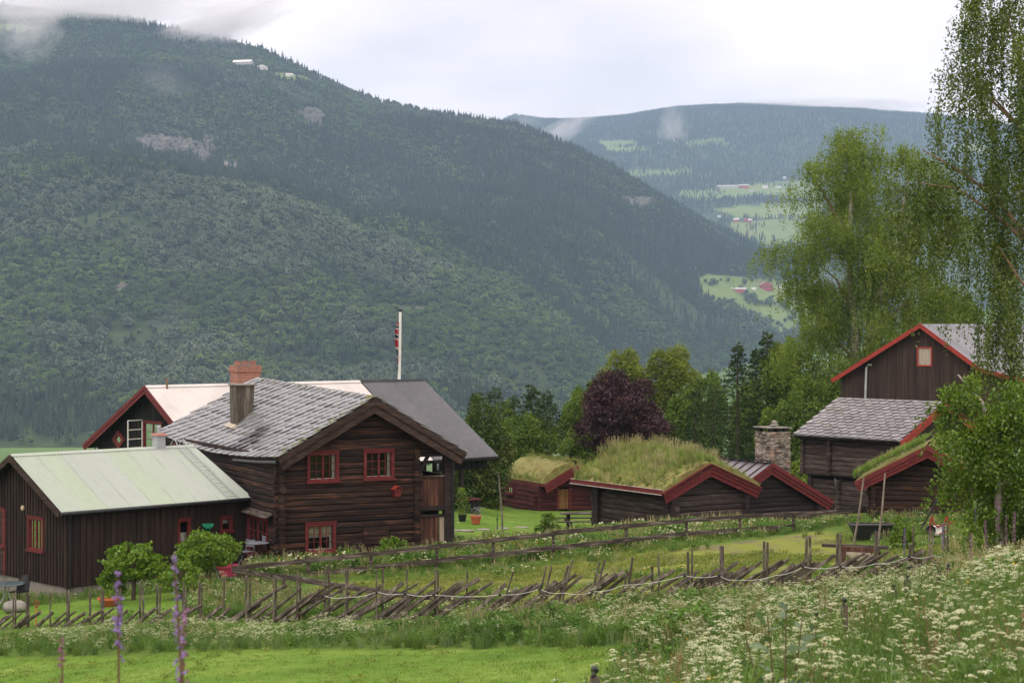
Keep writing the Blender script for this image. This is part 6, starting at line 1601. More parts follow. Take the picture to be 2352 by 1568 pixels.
BK = {'birch': plain('bark_birch', (.42, .37, .33), .8, .35, 3, mscale=(1, 1, 5)), 'brown': plain('bark_brown', (.07, .05, .035), .9, .35, 3), 'limb': plain('bark_limb', (.24, .15, .10), .8, .3, 3)}
def tree_thing(name, base, label, group=None, cat='tree'): return tag(empty(name, base), label, cat, group)
def leaf_obj(e, C, size, mat, A=None, wid=.65, jit=1.0, name='crown'):
    V, f = quads(C - np.array(e.location), size, A, wid, jit); return link(name, mesh_from(name, V, f, LF[mat]), e)
def broadleaf(name, label, X, yt, yb, hw, d, mat, n=7000, ls=.24, seed=0, bark='brown', group=None, lob=13, dark_core=True, shape=0., cat='tree'):
    if d > 100: ls *= .72; n = int(n * 1.8)
    r = np.random.default_rng(seed + 1000); c = P(X, (yt + yb) / 2, d); rx = hw * 1.1 / F * d; rz = (yb - yt) / 2 / F * d; zg_ = H1(c[0], d)
    e = tree_thing(name, (c[0], d, zg_), label, group, cat); L = []
    for i in range(lob):
        t_ = -1 + 2 * (i + .5) / lob; rr = math.sqrt(max(.05, 1 - abs(t_) ** 2.2)) * (1 - shape * max(0, t_)); a = i * 2.4 + r.uniform(-.4, .4); k = .62 * rr * r.uniform(.7, 1.1)
        L.append((c[0] + rx * k * math.cos(a), d + rx * k * math.sin(a), c[2] + rz * t_ * .78, rx * r.uniform(.3, .46) * (1 - .35 * max(0, t_)) * (.8 if d < 75 else 1), rz * r.uniform(.18, .3) * (.8 if d < 75 else 1) + (.25 if d > 75 else .05)))
    L = np.array(L); w = L[:, 3] ** 2; j = r.choice(len(L), n, p=w / w.sum()); v = r.normal(size=(n, 3)); v /= np.linalg.norm(v, axis=1)[:, None]; flip = (v[:, 2] < 0) & (r.random(n) < .5); v[flip, 2] *= -1
    sub = r.normal(0, .16, (len(L) * 16, 3)); k = 1 + .13 * r.normal(size=n) - .25 * r.random(n) ** 3
    C = L[j, :3] + v * np.c_[L[j, 3], L[j, 3], L[j, 4]] * k[:, None] * (1 + .18 * np.sin(v[:, :1] * 9 + j[:, None]) * np.cos(v[:, 1:2] * 8))
    if d < 75:           # straggling shoots breaking the outline
        ex = []
        for _ in range(int(14 + n / 260)):
            q = L[r.integers(len(L))]; v_ = r.normal(size=3); v_[2] = abs(v_[2]) + .5; v_ /= np.linalg.norm(v_); k_ = 12; u_ = np.linspace(.6, 1.55 + .5 * r.random(), k_)[:, None]
            ex.append(q[:3] + v_ * np.array([q[3], q[3], q[4]]) * u_ - (0, 0, .04) * (u_ - .6) ** 2 + r.normal(0, ls * .22, (k_, 3)))
        C = np.concatenate([C] + ex)
    leaf_obj(e, C, ls * r.uniform(.6, 1.25, len(C)), mat)
    m = MB(); O = np.array(e.location); b0 = np.zeros(3); tp = np.array([0, 0, c[2] + rz * .5 - zg_]); tr = max(.05, rx * .05)
    m.tube([b0 - (0, 0, .3), (rx * .04, 0, tp[2] * .4), tp], [tr * 1.4, tr, tr * .25], 7)
    for q in L[:: 2]: s_ = np.array([0, 0, max(.3, (q[2] - zg_) * .55)]); m.tube([s_, (s_ + (q[:3] - O)) / 2 + (0, 0, .2), q[:3] - O], [tr * .5, tr * .3, tr * .12], 5, False)
    m.build('trunk', BK[bark], e); return e
def spruce(name, label, X, yt, yb, hw, d, seed, group=None, mat='spruce', dens=1.0):
    r = np.random.default_rng(seed + 50); tp = P(X, yt, d); zg_ = H1(tp[0], d); h = tp[2] - zg_; zb = (HY - yb) / F * d - zg_; R0 = hw / F * d
    e = tree_thing(name, (tp[0], d, zg_), label, group); C, A, Sz = [], [], []; z = max(.5, zb); m = MB(); m.tube([(0, 0, -.3), (0, 0, h * .6), (0, 0, h)], [.02 * h, .011 * h, .01], 7)
    while z < h - .1:
        t_ = (z - zb) / (h - zb); L = R0 * (1 - max(0, t_)) ** .8 * r.uniform(.8, 1.15) + .25; nb = r.integers(6, 9)
        for k in range(nb):
            a = 2 * math.pi * (k + r.random()) / nb; l_ = L * r.uniform(.6, 1.15); zo = r.uniform(-.3, .3) * min(1, h / 12); n_ = int((5 + l_ * 9) * dens); u = np.sqrt(r.random(n_)); sd = r.normal(0, .13 * l_ + .03, n_) * (1.1 - u); x_ = u * l_
            zz = z + zo - .32 * x_ + .28 * x_ ** 2 / max(l_, .3) * .6 - r.random(n_) * .16
            C.append(np.c_[x_ * math.cos(a) - sd * math.sin(a), x_ * math.sin(a) + sd * math.cos(a), zz]); A.append(np.tile([math.cos(a), math.sin(a), -.35], (n_, 1))); Sz.append(np.full(n_, .2) * r.uniform(.7, 1.3, n_))
        z += r.uniform(.24, .4) * (1 - .45 * max(0, t_))
    C = np.concatenate(C); A = np.concatenate(A); Sz = np.concatenate(Sz); V, f = quads(C, Sz * max(.8, h / 14), A, .45, .45); link('crown', mesh_from('crown', V, f, LF[mat]), e); m.build('trunk', BK['brown'], e); return e
def weeping(name, label, d, lobes, trunks, ls, nper, hang, mat, seed, depth=3.5, limbs=(), bark='birch', cat='tree', tw=.14, base=None, jx=.05, clump=.35, kc=3):
    """lobes (X, Y, rx, ry) in picture units at depth d; strands hang from them"""
    r = np.random.default_rng(seed); b = base if base is not None else P(trunks[0][0][0], 740, d); zg_ = H1(b[0], b[1]); e = tree_thing(name, (b[0], b[1], zg_), label, cat=cat); O = np.array([b[0], b[1], zg_]); C, A = [], []
    tw_ = MB()
    for (X, Y, rx, ry) in lobes:
        c = P(X, Y, d); RX, RZ = rx / F * d, ry / F * d; ns = int(nper * (rx * ry) / 2500.) + 4; dz = r.normal() * depth * .35
        K = max(3, int(kc * rx * ry / 1000.)); cc = r.normal(size=(K, 3)); cc /= np.linalg.norm(cc, axis=1)[:, None]; cc *= r.random((K, 1)) ** .4
        for _ in range(ns):
            v = cc[r.integers(K)]; g3 = r.normal(size=3) * clump; g3[2] = -abs(g3[2]) * .5 - .25 * (g3[0] ** 2 + g3[1] ** 2) / clump; s = c + np.array([v[0] * RX, dz + v[1] * min(RX, depth), v[2] * RZ]) + g3; L = hang * r.uniform(.4, 1.15); n_ = int(L / ls * 1.9) + 3
            u = np.sort(r.random(n_)); sw = r.normal(0, .10, 2); arc = np.sin(u * 1.57)
            wd = (.022 if ls < .06 else .035 if ls < .1 else .07) + (.012 if ls < .06 else .03) * L * (1 - u)
            p = np.c_[s[0] + sw[0] * L * arc + r.normal(0, 1, n_) * wd * 1.0, s[1] + sw[1] * L * arc + r.normal(0, 1, n_) * wd, s[2] - u * L]; C.append(p); A.append(np.tile([0, 0, -1.0], (n_, 1)))
        if not limbs: 
            for _ in range(2): q = np.array([c[0], c[1] + dz, c[2] + RZ * .3]); tw_.tube([q - O - (RX * r.uniform(-1, 1), 0, 0), q - O + (RX * r.uniform(-1, 1), 0, RZ * .3)], [.03, .012], 4, False)
    C = np.concatenate(C); A = np.concatenate(A); leaf_obj(e, C, ls * r.uniform(.65, 1.25, len(C)), mat, A, .72, .9)
    for tr in trunks:
        pp = [P(x_, y_, d + dy) - O for (x_, y_, dy, rad) in tr]; rr = [q[3] for q in tr]
        if tr is trunks[0]: pp = [np.array([0, 0, -.4])] + pp; rr = [rr[0] * 1.1] + rr
        m = MB(); m.tube(pp, rr, 8); m.build('trunk', BK[bark], e)
    for lb in limbs:
        m = MB(); m.tube([P(x_, y_, d + dy) - O for (x_, y_, dy, rad) in lb], [q[3] for q in lb], 6, False); m.build('limb', BK['limb'], e)
    if tw_.n: tw_.build('twigs', BK['limb'], e)
    return e
# the great weeping birch
LB = [(1955,370,55,50),(1965,540,70,50),(1965,680,80,50),(2030,600,70,60),(1962,300,50,45),(1915,330,40,50),(2020,320,40,55),(1860,385,35,35),(1925,420,70,70),(2010,430,75,80),(2100,345,40,50),(2140,400,50,60),(2090,450,70,70),(1835,420,25,20),(1900,500,70,60),(1985,530,90,75),(2090,550,75,80),(2160,500,50,70),
      (1870,570,45,45),(1800,560,40,28),(1770,560,20,20),(1850,610,60,50),(1930,640,85,60),(2030,650,90,70),(2110,650,60,60),(1900,710,80,45),(1990,740,90,60),(2080,740,80,55),(1860,730,40,35),(2170,660,60,45),(2190,720,50,40),
      (1850,790,60,40),(1800,800,40,25),(1920,810,80,50),(2010,830,80,50),(2090,800,60,45),(1870,860,60,50),(1960,900,60,50)]
weeping('weeping_birch', 'very tall weeping birch with two pale trunks behind the storehouse', 122, LB, [[(1990,1000,0,.38),(1965,850,0,.33),(1962,760,0,.27),(1950,600,0,.2),(1955,420,0,.08),(1960,330,0,.02)], [(1990,980,.5,.3),(2003,720,.5,.24),(2045,620,.5,.18),(2065,520,.5,.12),(2100,340,.5,.04)]], .12, 180, 1.6, 'birch', 5, 3.2, kc=2.6, clump=.56,
        limbs=[[(1962,720,0,.13),(1920,640,0,.06),(1870,600,0,.02)],[(1955,560,0,.12),(1890,440,0,.07),(1850,385,0,.03)],[(2045,620,.5,.1),(2110,560,.5,.06),(2170,490,.5,.03)],[(2003,760,.5,.1),(2090,690,0,.06),(2180,650,0,.03)],[(1965,830,0,.1),(1880,740,0,.06),(1840,720,0,.03)]])
# near birch reaching in from the right
LN = [(2215,-70,35,40),(2260,-90,40,40),(2310,-80,45,40),(2355,-90,45,40),(2240,-20,35,30),(2330,-20,45,30),(2262,20,42,40),(2235,30,30,20),(2200,45,25,25),(2310,20,50,50),(2355,60,40,60),(2200,60,18,25),(2262,120,30,40),(2310,130,45,60),(2350,160,40,60),(2180,140,32,14),(2165,160,15,15),(2215,170,40,28),(2250,200,40,40),(2300,230,45,55),(2350,250,45,60),
      (2190,225,25,30),(2215,290,22,40),(2195,330,15,30),(2220,370,14,30),(2285,310,38,50),(2330,350,45,60),(2290,400,30,50),(2330,470,40,60),(2365,430,40,80),(2300,540,38,50),(2345,590,45,60),(2295,640,40,50),(2340,700,50,60),(2290,730,36,40),(2330,790,45,40),(2360,850,40,40),
      (2090,350,40,22),(2130,370,45,30),(2170,400,35,30),(2075,400,35,25),(2110,440,45,32),(2160,460,45,40),(2080,470,35,22),(2130,510,35,22),(2205,470,22,40),(2222,560,14,40),(2240,500,14,40),(2180,540,16,30),(2255,690,18,20),(2280,600,18,50)]
weeping('birch_tree', 'near birch with hanging leaf curtains filling the upper right edge', 38, LN, [[(2700,1100,0,.26),(2640,700,0,.22),(2600,300,0,.17),(2560,0,0,.12),(2540,-300,0,.06)]], .056, 34, 2.1, 'birch_near', 8, 1.5, clump=.07, kc=2.4,
        limbs=[[(2640,760,0,.09),(2400,600,0,.06),(2290,455,0,.036),(2200,390,0,.025),(2120,345,0,.012)],[(2640,800,0,.09),(2400,590,0,.055),(2280,490,0,.034),(2200,433,0,.02),(2110,420,0,.01)],[(2620,600,0,.09),(2420,380,0,.06),(2330,280,0,.036),(2260,215,0,.022),(2190,150,0,.01)],
               [(2600,400,0,.08),(2450,300,0,.05),(2360,200,0,.035),(2320,60,0,.02),(2290,-40,0,.015)],[(2640,900,0,.09),(2450,760,0,.05),(2340,640,0,.03),(2290,560,0,.015)],[(2620,560,0,.06),(2440,330,0,.04),(2380,330,0,.03),(2240,180,0,.012)]], base=P(2720, 740, 38))
LBu = [(2195,855,28,20),(2160,880,25,16),(2210,895,40,25),(2260,870,25,20),(2310,880,45,25),(2170,920,35,25),(2230,940,50,35),(2300,940,55,35),(2350,900,40,40),(2165,970,30,28),(2220,1000,50,35),(2290,1010,55,40),(2350,1000,45,50),(2190,1050,35,28),(2180,1100,35,22),(2250,1070,55,40),(2320,1090,55,45),(2205,1140,35,25),(2270,1140,55,35),(2340,1160,50,35),(2215,1175,30,14),(2300,1190,55,25),(2365,1120,40,60)]
weeping('birch_sapling', 'bushy young birch hiding the barn and shed at right', 36, [(a_ + 16, b_, c_, d_) for a_, b_, c_, d_ in LBu], [[(2300,1320,0,.09),(2290,1100,0,.07),(2260,930,0,.04),(2200,860,0,.015)],[(2290,1180,0,.05),(2330,1040,.3,.03),(2345,960,.3,.008)]], .07, 130, .5, 'bush', 9, 1.6, clump=.16, kc=5, limbs=[[(2300,1090,0,.022),(2230,1010,0,.014),(2180,960,0,.006)]])
# middle distance
BL_ = [('copper_maple','dark purple copper maple behind the turf-roofed store',1428,858,1062,108,112,'copper',20000,.21,1,16,-.2),
 ('yellow_birch','rounded yellow-green birch at left behind the copper maple',1432,800,1010,66,152,'yellow',8000,.30,2,14,0),
 ('yellow_birch','broad yellow-green birch right behind the copper maple',1540,792,1010,72,154,'yellow',9000,.30,3,14,0),
 ('tall_shrub','pale green leafy bush behind the small turf-roofed cabin',1212,952,1075,80,124,'green',7000,.24,5,12,0),
 ('tall_shrub','bushy green tree to the right of that cabin roof',1322,905,1075,45,128,'green',5000,.24,6,12,0),
 ('dark_tree','rust-tinged dark tree beside the eave of the charcoal roof',1108,915,1190,62,106,'dark',9000,.24,7,16,0),
 ('dark_tree','dark tree in the shade behind the porch railing',1060,1010,1190,55,112,'dark',6000,.25,8,14,0),
 ('dark_tree','low dark tree left of the small turf-roofed cabin',1150,1040,1185,40,116,'dark',5000,.24,9,12,0),
 ('broadleaf_tree','mid green tree right of the copper maple',1568,905,1060,48,135,'green',7000,.26,10,14,0),
 ('broadleaf_tree','soft green tree standing behind the turf roof right end',1625,855,1060,58,150,'green',8000,.28,11,14,0),
 ('broadleaf_tree','green tree between the two tallest spruces',1720,880,1080,55,142,'green',8000,.27,12,14,0),
 ('broadleaf_tree','light green drooping tree behind the stone chimney',1790,930,1090,58,118,'birch',8000,.24,13,14,0),
 ('broadleaf_tree','full green tree under the weeping birch',1850,860,1110,62,116,'green',9000,.24,14,16,0),
 ('broadleaf_tree','round birch-green tree just left of the weeping birch foot',1800,780,960,52,132,'birch',8000,.25,15,14,0),
 ('broadleaf_tree','green tree behind the barn roof at right',2160,655,900,80,140,'green',10000,.26,16,14,0),
 ('broadleaf_tree','dark green tree below the birch beside the barn wall',1900,880,1080,50,119,'green',7000,.24,17,14,0),
 ('broadleaf_tree','green tree rising behind the middle of the turf roof',1490,930,1075,60,145,'green',6000,.27,18,12,0),
 ('broadleaf_tree','bluish green tree seen left of the copper maple',1345,880,1060,42,150,'green',6000,.28,19,14,0),
 ('tall_shrub','low green bush between the small cabin and the copper maple',1335,990,1080,50,119,'green',5000,.22,20,10,0),
 ('tall_shrub','pale flowering bush between stone chimney and storehouse',1840,1068,1130,40,98,'birch',5000,.17,21,10,0),
 ('broadleaf_tree','small green tree under the spruces left of the gap',1160,930,1080,42,138,'green',5000,.26,22,12,0)]
for (nm, lab, X, yt, yb, hw, d, mt, n, ls, sd, lob, shp) in BL_: broadleaf(nm, lab, X, yt, yb, hw, d, mt, n, ls, sd, lob=lob, shape=shp, bark='birch' if 'birch' in mt else 'brown')
SPR = [('spruce left of the pair behind the low cabin',1137,885,34,142),('slim spruce between the two broad ones',1182,905,24,148),('broad dark spruce behind the low cabin',1222,880,34,138),('spruce at the edge of the gap toward the valley',1256,893,32,136),
 ('small dark spruce above the rust-tinged tree',1092,900,24,146),('tallest spruce, ragged, right of the yellow birches',1694,787,36,146),('dark spruce half hidden by the weeping birch',1762,758,44,148),('short spruce behind the tallest one',1640,880,28,158),('slender spruce in front of the green trees right of centre',1735,800,26,160),('slender spruce between copper maple and chimney',1598,890,24,140),('spruce behind the barn peak',2085,690,34,150)]
for i, (lab, X, yt, hw, d) in enumerate(SPR): spruce('spruce', lab, X, yt, 1090, hw * 2.35, d - (12 if X < 1300 else 16), i, mat='spruce', dens=2.3)
# garden trees by the annexe
broadleaf('apple_bush', 'round bright green garden tree before the annexe windows', 476, 1218, 1312, 84, 61.5, 'apple', 7500, .095, 30, lob=16)
broadleaf('cherry_sapling', 'young cherry tree with drooping leaves against the board wall', 305, 1245, 1335, 78, 57.5, 'apple', 2400, .14, 31, lob=15)
broadleaf('garden_shrub', 'small leafy shrub in front of the round garden tree', 415, 1288, 1370, 55, 57, 'apple', 1500, .11, 32, lob=12, cat='shrub')
broadleaf('garden_shrub', 'leafy shrub at the foot of the cherry tree', 262, 1302, 1365, 35, 58, 'apple', 900, .12, 33, lob=9, cat='shrub')
broadleaf('wall_shrub', 'green shrub against the log wall right of the lower red window', 905, 1232, 1300, 45, 64.5, 'apple', 1500, .11, 34, lob=11, cat='shrub')
broadleaf('wall_shrub', 'small shrub just right of the lower red window', 790, 1262, 1320, 32, 63.5, 'apple', 900, .1, 35, lob=9, cat='shrub')
broadleaf('wall_shrub', 'shrub before the weathered lattice boards of the gallery', 968, 1262, 1310, 40, 65.5, 'apple', 900, .1, 36, lob=9, cat='shrub')
broadleaf('yard_bush', 'spiky young bush on the lawn by the picnic table', 1260, 1178, 1250, 36, 71, 'bush', 1300, .11, 37, lob=10, shape=.7, cat='shrub')
broadleaf('yard_bush', 'pale flowering bush behind the board fence on the lawn', 1215, 1232, 1275, 40, 66.5, 'apple', 1100, .09, 38, lob=8, cat='shrub')
broadleaf('hedge_bush', 'reddish twiggy bush in front of the turf-roofed shed', 2075, 1190, 1290, 34, 52, 'bush', 1300, .09, 39, lob=10, cat='shrub')
broadleaf('hedge_bush', 'bright bush by the wooden cart box and fence end', 2120, 1265, 1345, 30, 44.5, 'bush', 1100, .08, 40, lob=10, cat='shrub')
# broad-leaved sapling in the meadow
g_ = P(1800, 1560, 13); zg_ = H1(g_[0], 13); WS = tag(empty('willow_sapling', (g_[0], 13, zg_)), 'broad-leaved sapling with large blue-green leaves among the umbels', 'sapling')
m = MB(); C = []; A = []
for (dx, tz) in ((-.12, 1400), (.02, 1375), (.14, 1405), (-.28, 1440), (.25, 1430)):
    top = P(1800 + dx * 330, tz, 13)[2] - zg_ - .04; n_ = 13; u = np.linspace(.3, 1, n_); m.tube([(0, 0, -.1), (dx * .5, dx * .3, top * .5), (dx, dx * .5, top)], [.009, .007, .004], 5, False)
    for k in u: a_ = rng.uniform(0, 6.28); C.append((dx * k + .055 * math.cos(a_), dx * .5 * k + .055 * math.sin(a_), top * k)); A.append((math.cos(a_), math.sin(a_), .35))
m.build('stem', M['stem_brown'], WS); LF['willow'] = leafmat('leaf_willow', (.06, .12, .05), (.09, .16, .065), (.14, .21, .09), .25, .2, .5); V, f = quads(np.array(C), .13, np.array(A), .5, .3); link('leaves', mesh_from('leaves', V, f, LF['willow']), WS)
# tall grass clump in the near foreground
def clump(name, X, Y, d, n, h, lean, w, mat, label):
    g_ = P(X, Y, d); zg_ = H1(g_[0], d); e = tag(link(name, None or bpy.data.meshes.new(name)), label, 'grass clump'); a = Acc(); V = []; 
    for _ in range(n):
        x0 = rng.normal(0, .11); y0 = rng.normal(0, .15); hh = h * rng.uniform(.55, 1.05); lx = lean * hh * rng.uniform(.3, 1.3); k = 7; u = np.linspace(0, 1, k); cx_ = x0 + lx * u ** 2; cz = hh * u - .15 * hh * u ** 4; ww = w * (1 - u ** 1.5) * .5 + .0006; ang = rng.uniform(-.7, .7)
        L_ = np.stack([np.c_[cx_ - ww * math.cos(ang), y0 - ww * math.sin(ang), cz], np.c_[cx_ + ww * math.cos(ang), y0 + ww * math.sin(ang), cz]], 1).reshape(-1, 3); idx = np.arange(k * 2).reshape(k, 2); a.add(L_, np.stack([idx[:-1, 0], idx[:-1, 1], idx[1:, 1], idx[1:, 0]], -1))
    e.data = a.mesh(name, [GR[mat]]); e.location = (g_[0], d, zg_); return e
for (X, d, n, h, ln, lab) in ((1585, 8.6, 55, 1455, -.35, 'tall broad grass blades leaning left at the bottom, right of centre'),(1640, 8.2, 45, 1440, .22, 'tall broad grass blades leaning right beside the left-leaning clump'),(1330, 8.8, 9, 1475, -.3, 'few long blades crossing the mown meadow at bottom centre'),(960, 8.5, 6, 1480, -.1, 'two or three upright blades on the mown meadow'),(1180, 8.8, 5, 1495, -.25, 'thin grass stalks at the bottom edge over the mown meadow'),(1900, 9.5, 40, 1490, .15, 'clump of broad grass at the bottom among the umbels')):
    h = ((HY - h) / F * d - H1((X - CX) / F * d, d)) * 1.1; clump('grass_clump', X, 1600, d, n, h, ln, .024, 'meadow', lab)
# flower spikes
def spike(X, yt, yb, d, fl_len, label, group, mat, r0, seed, per=10, fs=.022, stem='stem_brown'):
    r = np.random.default_rng(seed); t_ = P(X, yt, d); zg_ = H1(t_[0], d); h = t_[2] - zg_; e = tag(empty('flower_spike', (t_[0], d, zg_)), label, 'flower', group); m = MB(); bx_ = r.normal(0, .02)
    pth = lambda z: np.array([bx_ * math.sin(z / h * 3), 0, z]); m.tube([pth(z) for z in np.linspace(-.05, h, 9)], [.005] * 8 + [.002], 5); m.build('stem', M[stem], e)
    C = []; z = h
    while z > h - fl_len:
        k = per if r.random() < .8 else per // 3; a = r.uniform(0, 6.28, k); u = (h - z) / fl_len; rr = r0 * (.35 + .75 * u ** .5) * r.uniform(.5, 1.2, k); q = pth(z)
        C.append(np.c_[q[0] + rr * np.cos(a), rr * np.sin(a), z + r.normal(0, .012, k)]); z -= r.uniform(.018, .06) if fs > .015 else .02
    C = np.concatenate(C); V, f = quads(C, fs * r.uniform(.8, 1.3, len(C)), None, .9); a_ = Acc(); a_.add(V, f); V, f = quads(C + r.normal(0, fs * .35, C.shape), fs, None, .9); a_.add(V, f); link('blossoms', a_.mesh('blossoms', [M[mat]]), e)
    if fs > .015:
        m = MB()
        for _ in range(14): z = r.uniform(h * .35, h - fl_len); q = pth(z); m.tube([q, q + (r.normal() * .02, 0, .03)], .0035, 4)
        m.build('seed_pods', M[stem], e)
    return e
for (X, yt, d, fl_, lab, mt, sd) in ((141,1468,7.0,.30,'shortest purple flower spike at the lower left corner','petal_mauve',1),(271,1318,7.2,.36,'pale violet flower spike standing second from the left edge','petal_purple',2),(397,1285,6.8,.46,'tallest violet flower spike in the left foreground','petal_purple',3),(424,1420,6.9,.40,'dark purple flower spike right beside the tallest one','petal_mauve',4)):
    spike(X, yt, 1568, d, fl_, lab, 'flower spikes in the left foreground', mt, .015, sd, 6, .0155)
for i, (X, yt) in enumerate([(2079,1213),(2136,1215),(2143,1228),(2164,1205),(2225,1178),(2232,1226),(2240,1155),(2250,1205),(2262,1193),(2268,1131),(2292,1151),(2311,1184),(2322,1153),(2331,1178),(2348,1176)]):
    nth = ['first','second','third','fourth','fifth','sixth','seventh','eighth','ninth','tenth','eleventh','twelfth','thirteenth','fourteenth','last'][i]
    spike(X, yt, 1280, 34 + (i * 7 % 5) * .7 if X > 2200 else 41, .55, '%s mauve foxglove-like spike from the left in the thicket at right' % nth, 'mauve flower spikes in the right thicket', 'petal_mauve' if i % 3 else 'petal_purple', .03, 60 + i, 7, .014 if False else .0149, 'stem_green')

# ================================================================== things in the yards
def thing(name, X, Y, label, cat, d0=20, d1=140, rz=0., group=None): g_ = gp(X, Y, d0, d1); return tag(empty(name, g_, rz), label, cat, group)
e = thing('picnic_table', 1330, 1215, 'dark wooden picnic table with bench on the lawn', 'table', 80, 120, .1); s_ = e.location[1] / 95
m = MB()
for k in range(4): m.box(-.85, 1.0, -.4 + k * .2, -.22 + k * .2, .70, .745)
m.build('table_top', M['rail_wood'], e)
for yy in (-.9, .75): m = MB(); m.box(-1.1, 1.0, yy, yy + .26, .40, .45); m.build('bench', M['rail_wood'], e)
for xx in (-.55, .65): m = MB(); m.box(xx, xx + .12, -.95, .95, .28, .4); m.box(xx, xx + .12, -.25, .25, -.05, .70); m.tube([(xx + .06, -.85, .02), (xx + .06, -.6, .2)], .12, 8); m.build('leg', M['log_dark'], e)
for i, (X, Y, lab) in enumerate(((1110,1217,'nearest stepping stone on the farmyard lawn'),(1153,1214,'middle stepping stone on the farmyard lawn'),(1197,1212,'farthest stepping stone on the farmyard lawn'),(1062,1219,'long paving slab by the porch'))):
    g_ = gp(X, Y, 60, 120); m = MB(); m.lathe((0, 0, 0), [(.27, -.05), (.3, .03), (.26, .05), (.05, .055)], 9); o = m.build('stepping_stone', M['stone']); o.location = g_; o.scale = (1.1 if i < 3 else 1.8, .8, 1); tag(o, lab, 'stone', 'flat stones on the lawn')
# pink barrow
g_ = gp(524, 1338, 50, 70); g_ = P(520, 1330, 61.5); g_[2] = H1(g_[0], 61.5); e = tag(empty('wheelbarrow', g_, .3), 'pink wheelbarrow behind the corner of the board fence', 'wheelbarrow')
zt = P(520, 1299, 61.5)[2] - g_[2]
m = MB(); z0 = zt - .33; z1 = zt
m.hexa([(-.2, -.18, z0), (.28, -.18, z0), (.28, .18, z0), (-.2, .18, z0), (-.34, -.30, z1), (.38, -.30, z1), (.38, .30, z1), (-.34, .30, z1)])
for (a_, b_) in (((-.36, -.32, z1), (.40, -.32, z1)), ((-.36, .32, z1), (.40, .32, z1)), ((-.36, -.32, z1), (-.36, .32, z1)), ((.40, -.32, z1), (.40, .32, z1))): m.tube([a_, b_], .022, 6)
m.build('tray', M['pink'], e)
m = MB(); m.tube([(.4, -.2, z0 - .05), (-.3, -.24, z0 - .03), (-.5, -.26, z1 + .32), (-.5, -.26, z1 + .38)], .016, 6); m.tube([(.4, .2, z0 - .05), (-.3, .24, z0 - .03), (-.4, .26, z1 + .32)], .016, 6); m.tube([(-.2, -.22, z0 - .03), (-.25, -.22, .02), (.0, -.22, z0 - .03)], .014, 6); m.tube([(-.2, .22, z0 - .03), (-.25, .22, .02), (.0, .22, z0 - .03)], .014, 6); m.build('frame', M['galv'], e)
m = MB(); m.tube([(.45, -.05, .18), (.45, .05, .18)], .18, 14); m.build('wheel', M['black_plastic'], e)
# cafe table and chairs by the log wall
def chair(e, mat):
    m = MB()
    for k in range(4): m.box(-.2, .2, -.2 + k * .1, -.12 + k * .1, .44, .46)
    m.build('seat', mat, e); m = MB()
    for k in range(3): m.box(-.2, .2, .2, .22, .6 + k * .09, .66 + k * .09)
    m.build('backrest', mat, e)
    for sx in (-.19, .19): m = MB(); m.tube([(sx, .21, .88), (sx, .18, .45), (sx, -.2, 0)], .012, 5); m.tube([(sx, -.2, .45), (sx, .22, 0)], .012, 5); m.build('leg', mat, e)
for (X, rz, lab) in ((566, -.6, 'grey slatted folding chair left of the small garden table'), (622, 2.4, 'grey folding chair seen edge-on right of the garden table')):
    e = thing('garden_chair', X, 1318, lab, 'chair', 58, 66, rz); e.location = P(X, 740, 65.2 if X > 600 else 65.6); e.location.z = H1(e.location.x, e.location.y) + (.2); chair(e, plain('chair_grey', (.2, .22, .25), .5, .1))
e = tag(empty('garden_table', P(592, 740, 64.8)), 'small round grey metal table by the log wall', 'table'); e.location.z = H1(e.location.x, 64.8) + .2
m = MB(); m.lathe((0, 0, 0), [(.4, .68), (.42, .70), (.40, .715), (.02, .716)], 20); m.build('table_top', plain('table_grey', (.2, .22, .25), .4, .1), e)
for a_ in (0, 1.57): m = MB(); c_, s2 = math.cos(a_) * .3, math.sin(a_) * .3; m.tube([(c_, s2, 0), (-c_ * .6, -s2 * .6, .68)], .012, 5); m.tube([(-c_, -s2, 0), (c_ * .6, s2 * .6, .68)], .012, 5); m.build('leg', M['iron'], e)
# patio set at the left edge
e = thing('patio_table', 14, 1392, 'round dark patio table at the left edge below the gable', 'table', 50, 70)
m = MB(); m.lathe((0, 0, 0), [(.55, .70), (.58, .72), (.56, .74), (.02, .742)], 24); m.build('table_top', plain('table_glass', (.08, .12, .13), .15, .1), e)
for a_ in (0, 2.1, 4.2): m = MB(); m.tube([(.05 * math.cos(a_), .05 * math.sin(a_), .7), (.1 * math.cos(a_), .1 * math.sin(a_), .3), (.4 * math.cos(a_), .4 * math.sin(a_), 0)], .018, 6); m.build('leg', M['galv'], e)
e = thing('patio_chair', 42, 1388, 'black curved patio chair right of the round table', 'chair', 50, 72, -.4)
m = MB(); n_ = 7; V = []
for i in range(n_):
    for j in range(6): u = -1 + 2 * i / (n_ - 1); t_ = j / 5; V.append((.24 * u * (1 - .25 * t_ ** 3), .2 + .12 * t_ - .09 * (1 - u * u) * -1, .42 + .48 * t_))
m.grid(np.array(V), n_, 6); m.grid(np.array(V) + (0, .02, 0), n_, 6, True); m.build('backrest', M['black_plastic'], e); m = MB(); m.box(-.23, .23, -.22, .26, .40, .43); m.build('seat', M['black_plastic'], e)
for (a_, b_) in ((-.2, -.2), (.2, -.2), (-.2, .2), (.2, .2)): m = MB(); m.tube([(a_, b_, .4), (a_ * 1.15, b_ * 1.15, 0)], .014, 5); m.build('leg', M['iron'], e)
e = thing('garden_spade', 82, 1436, 'spade with red D-handle stuck in the lawn behind the fence', 'spade', 50, 62); m = MB(); m.tube([(0, 0, 0), (.02, 0, .5)], .018, 6); m.build('shaft', plain('spade_orange', (.5, .2, .05), .5), e)
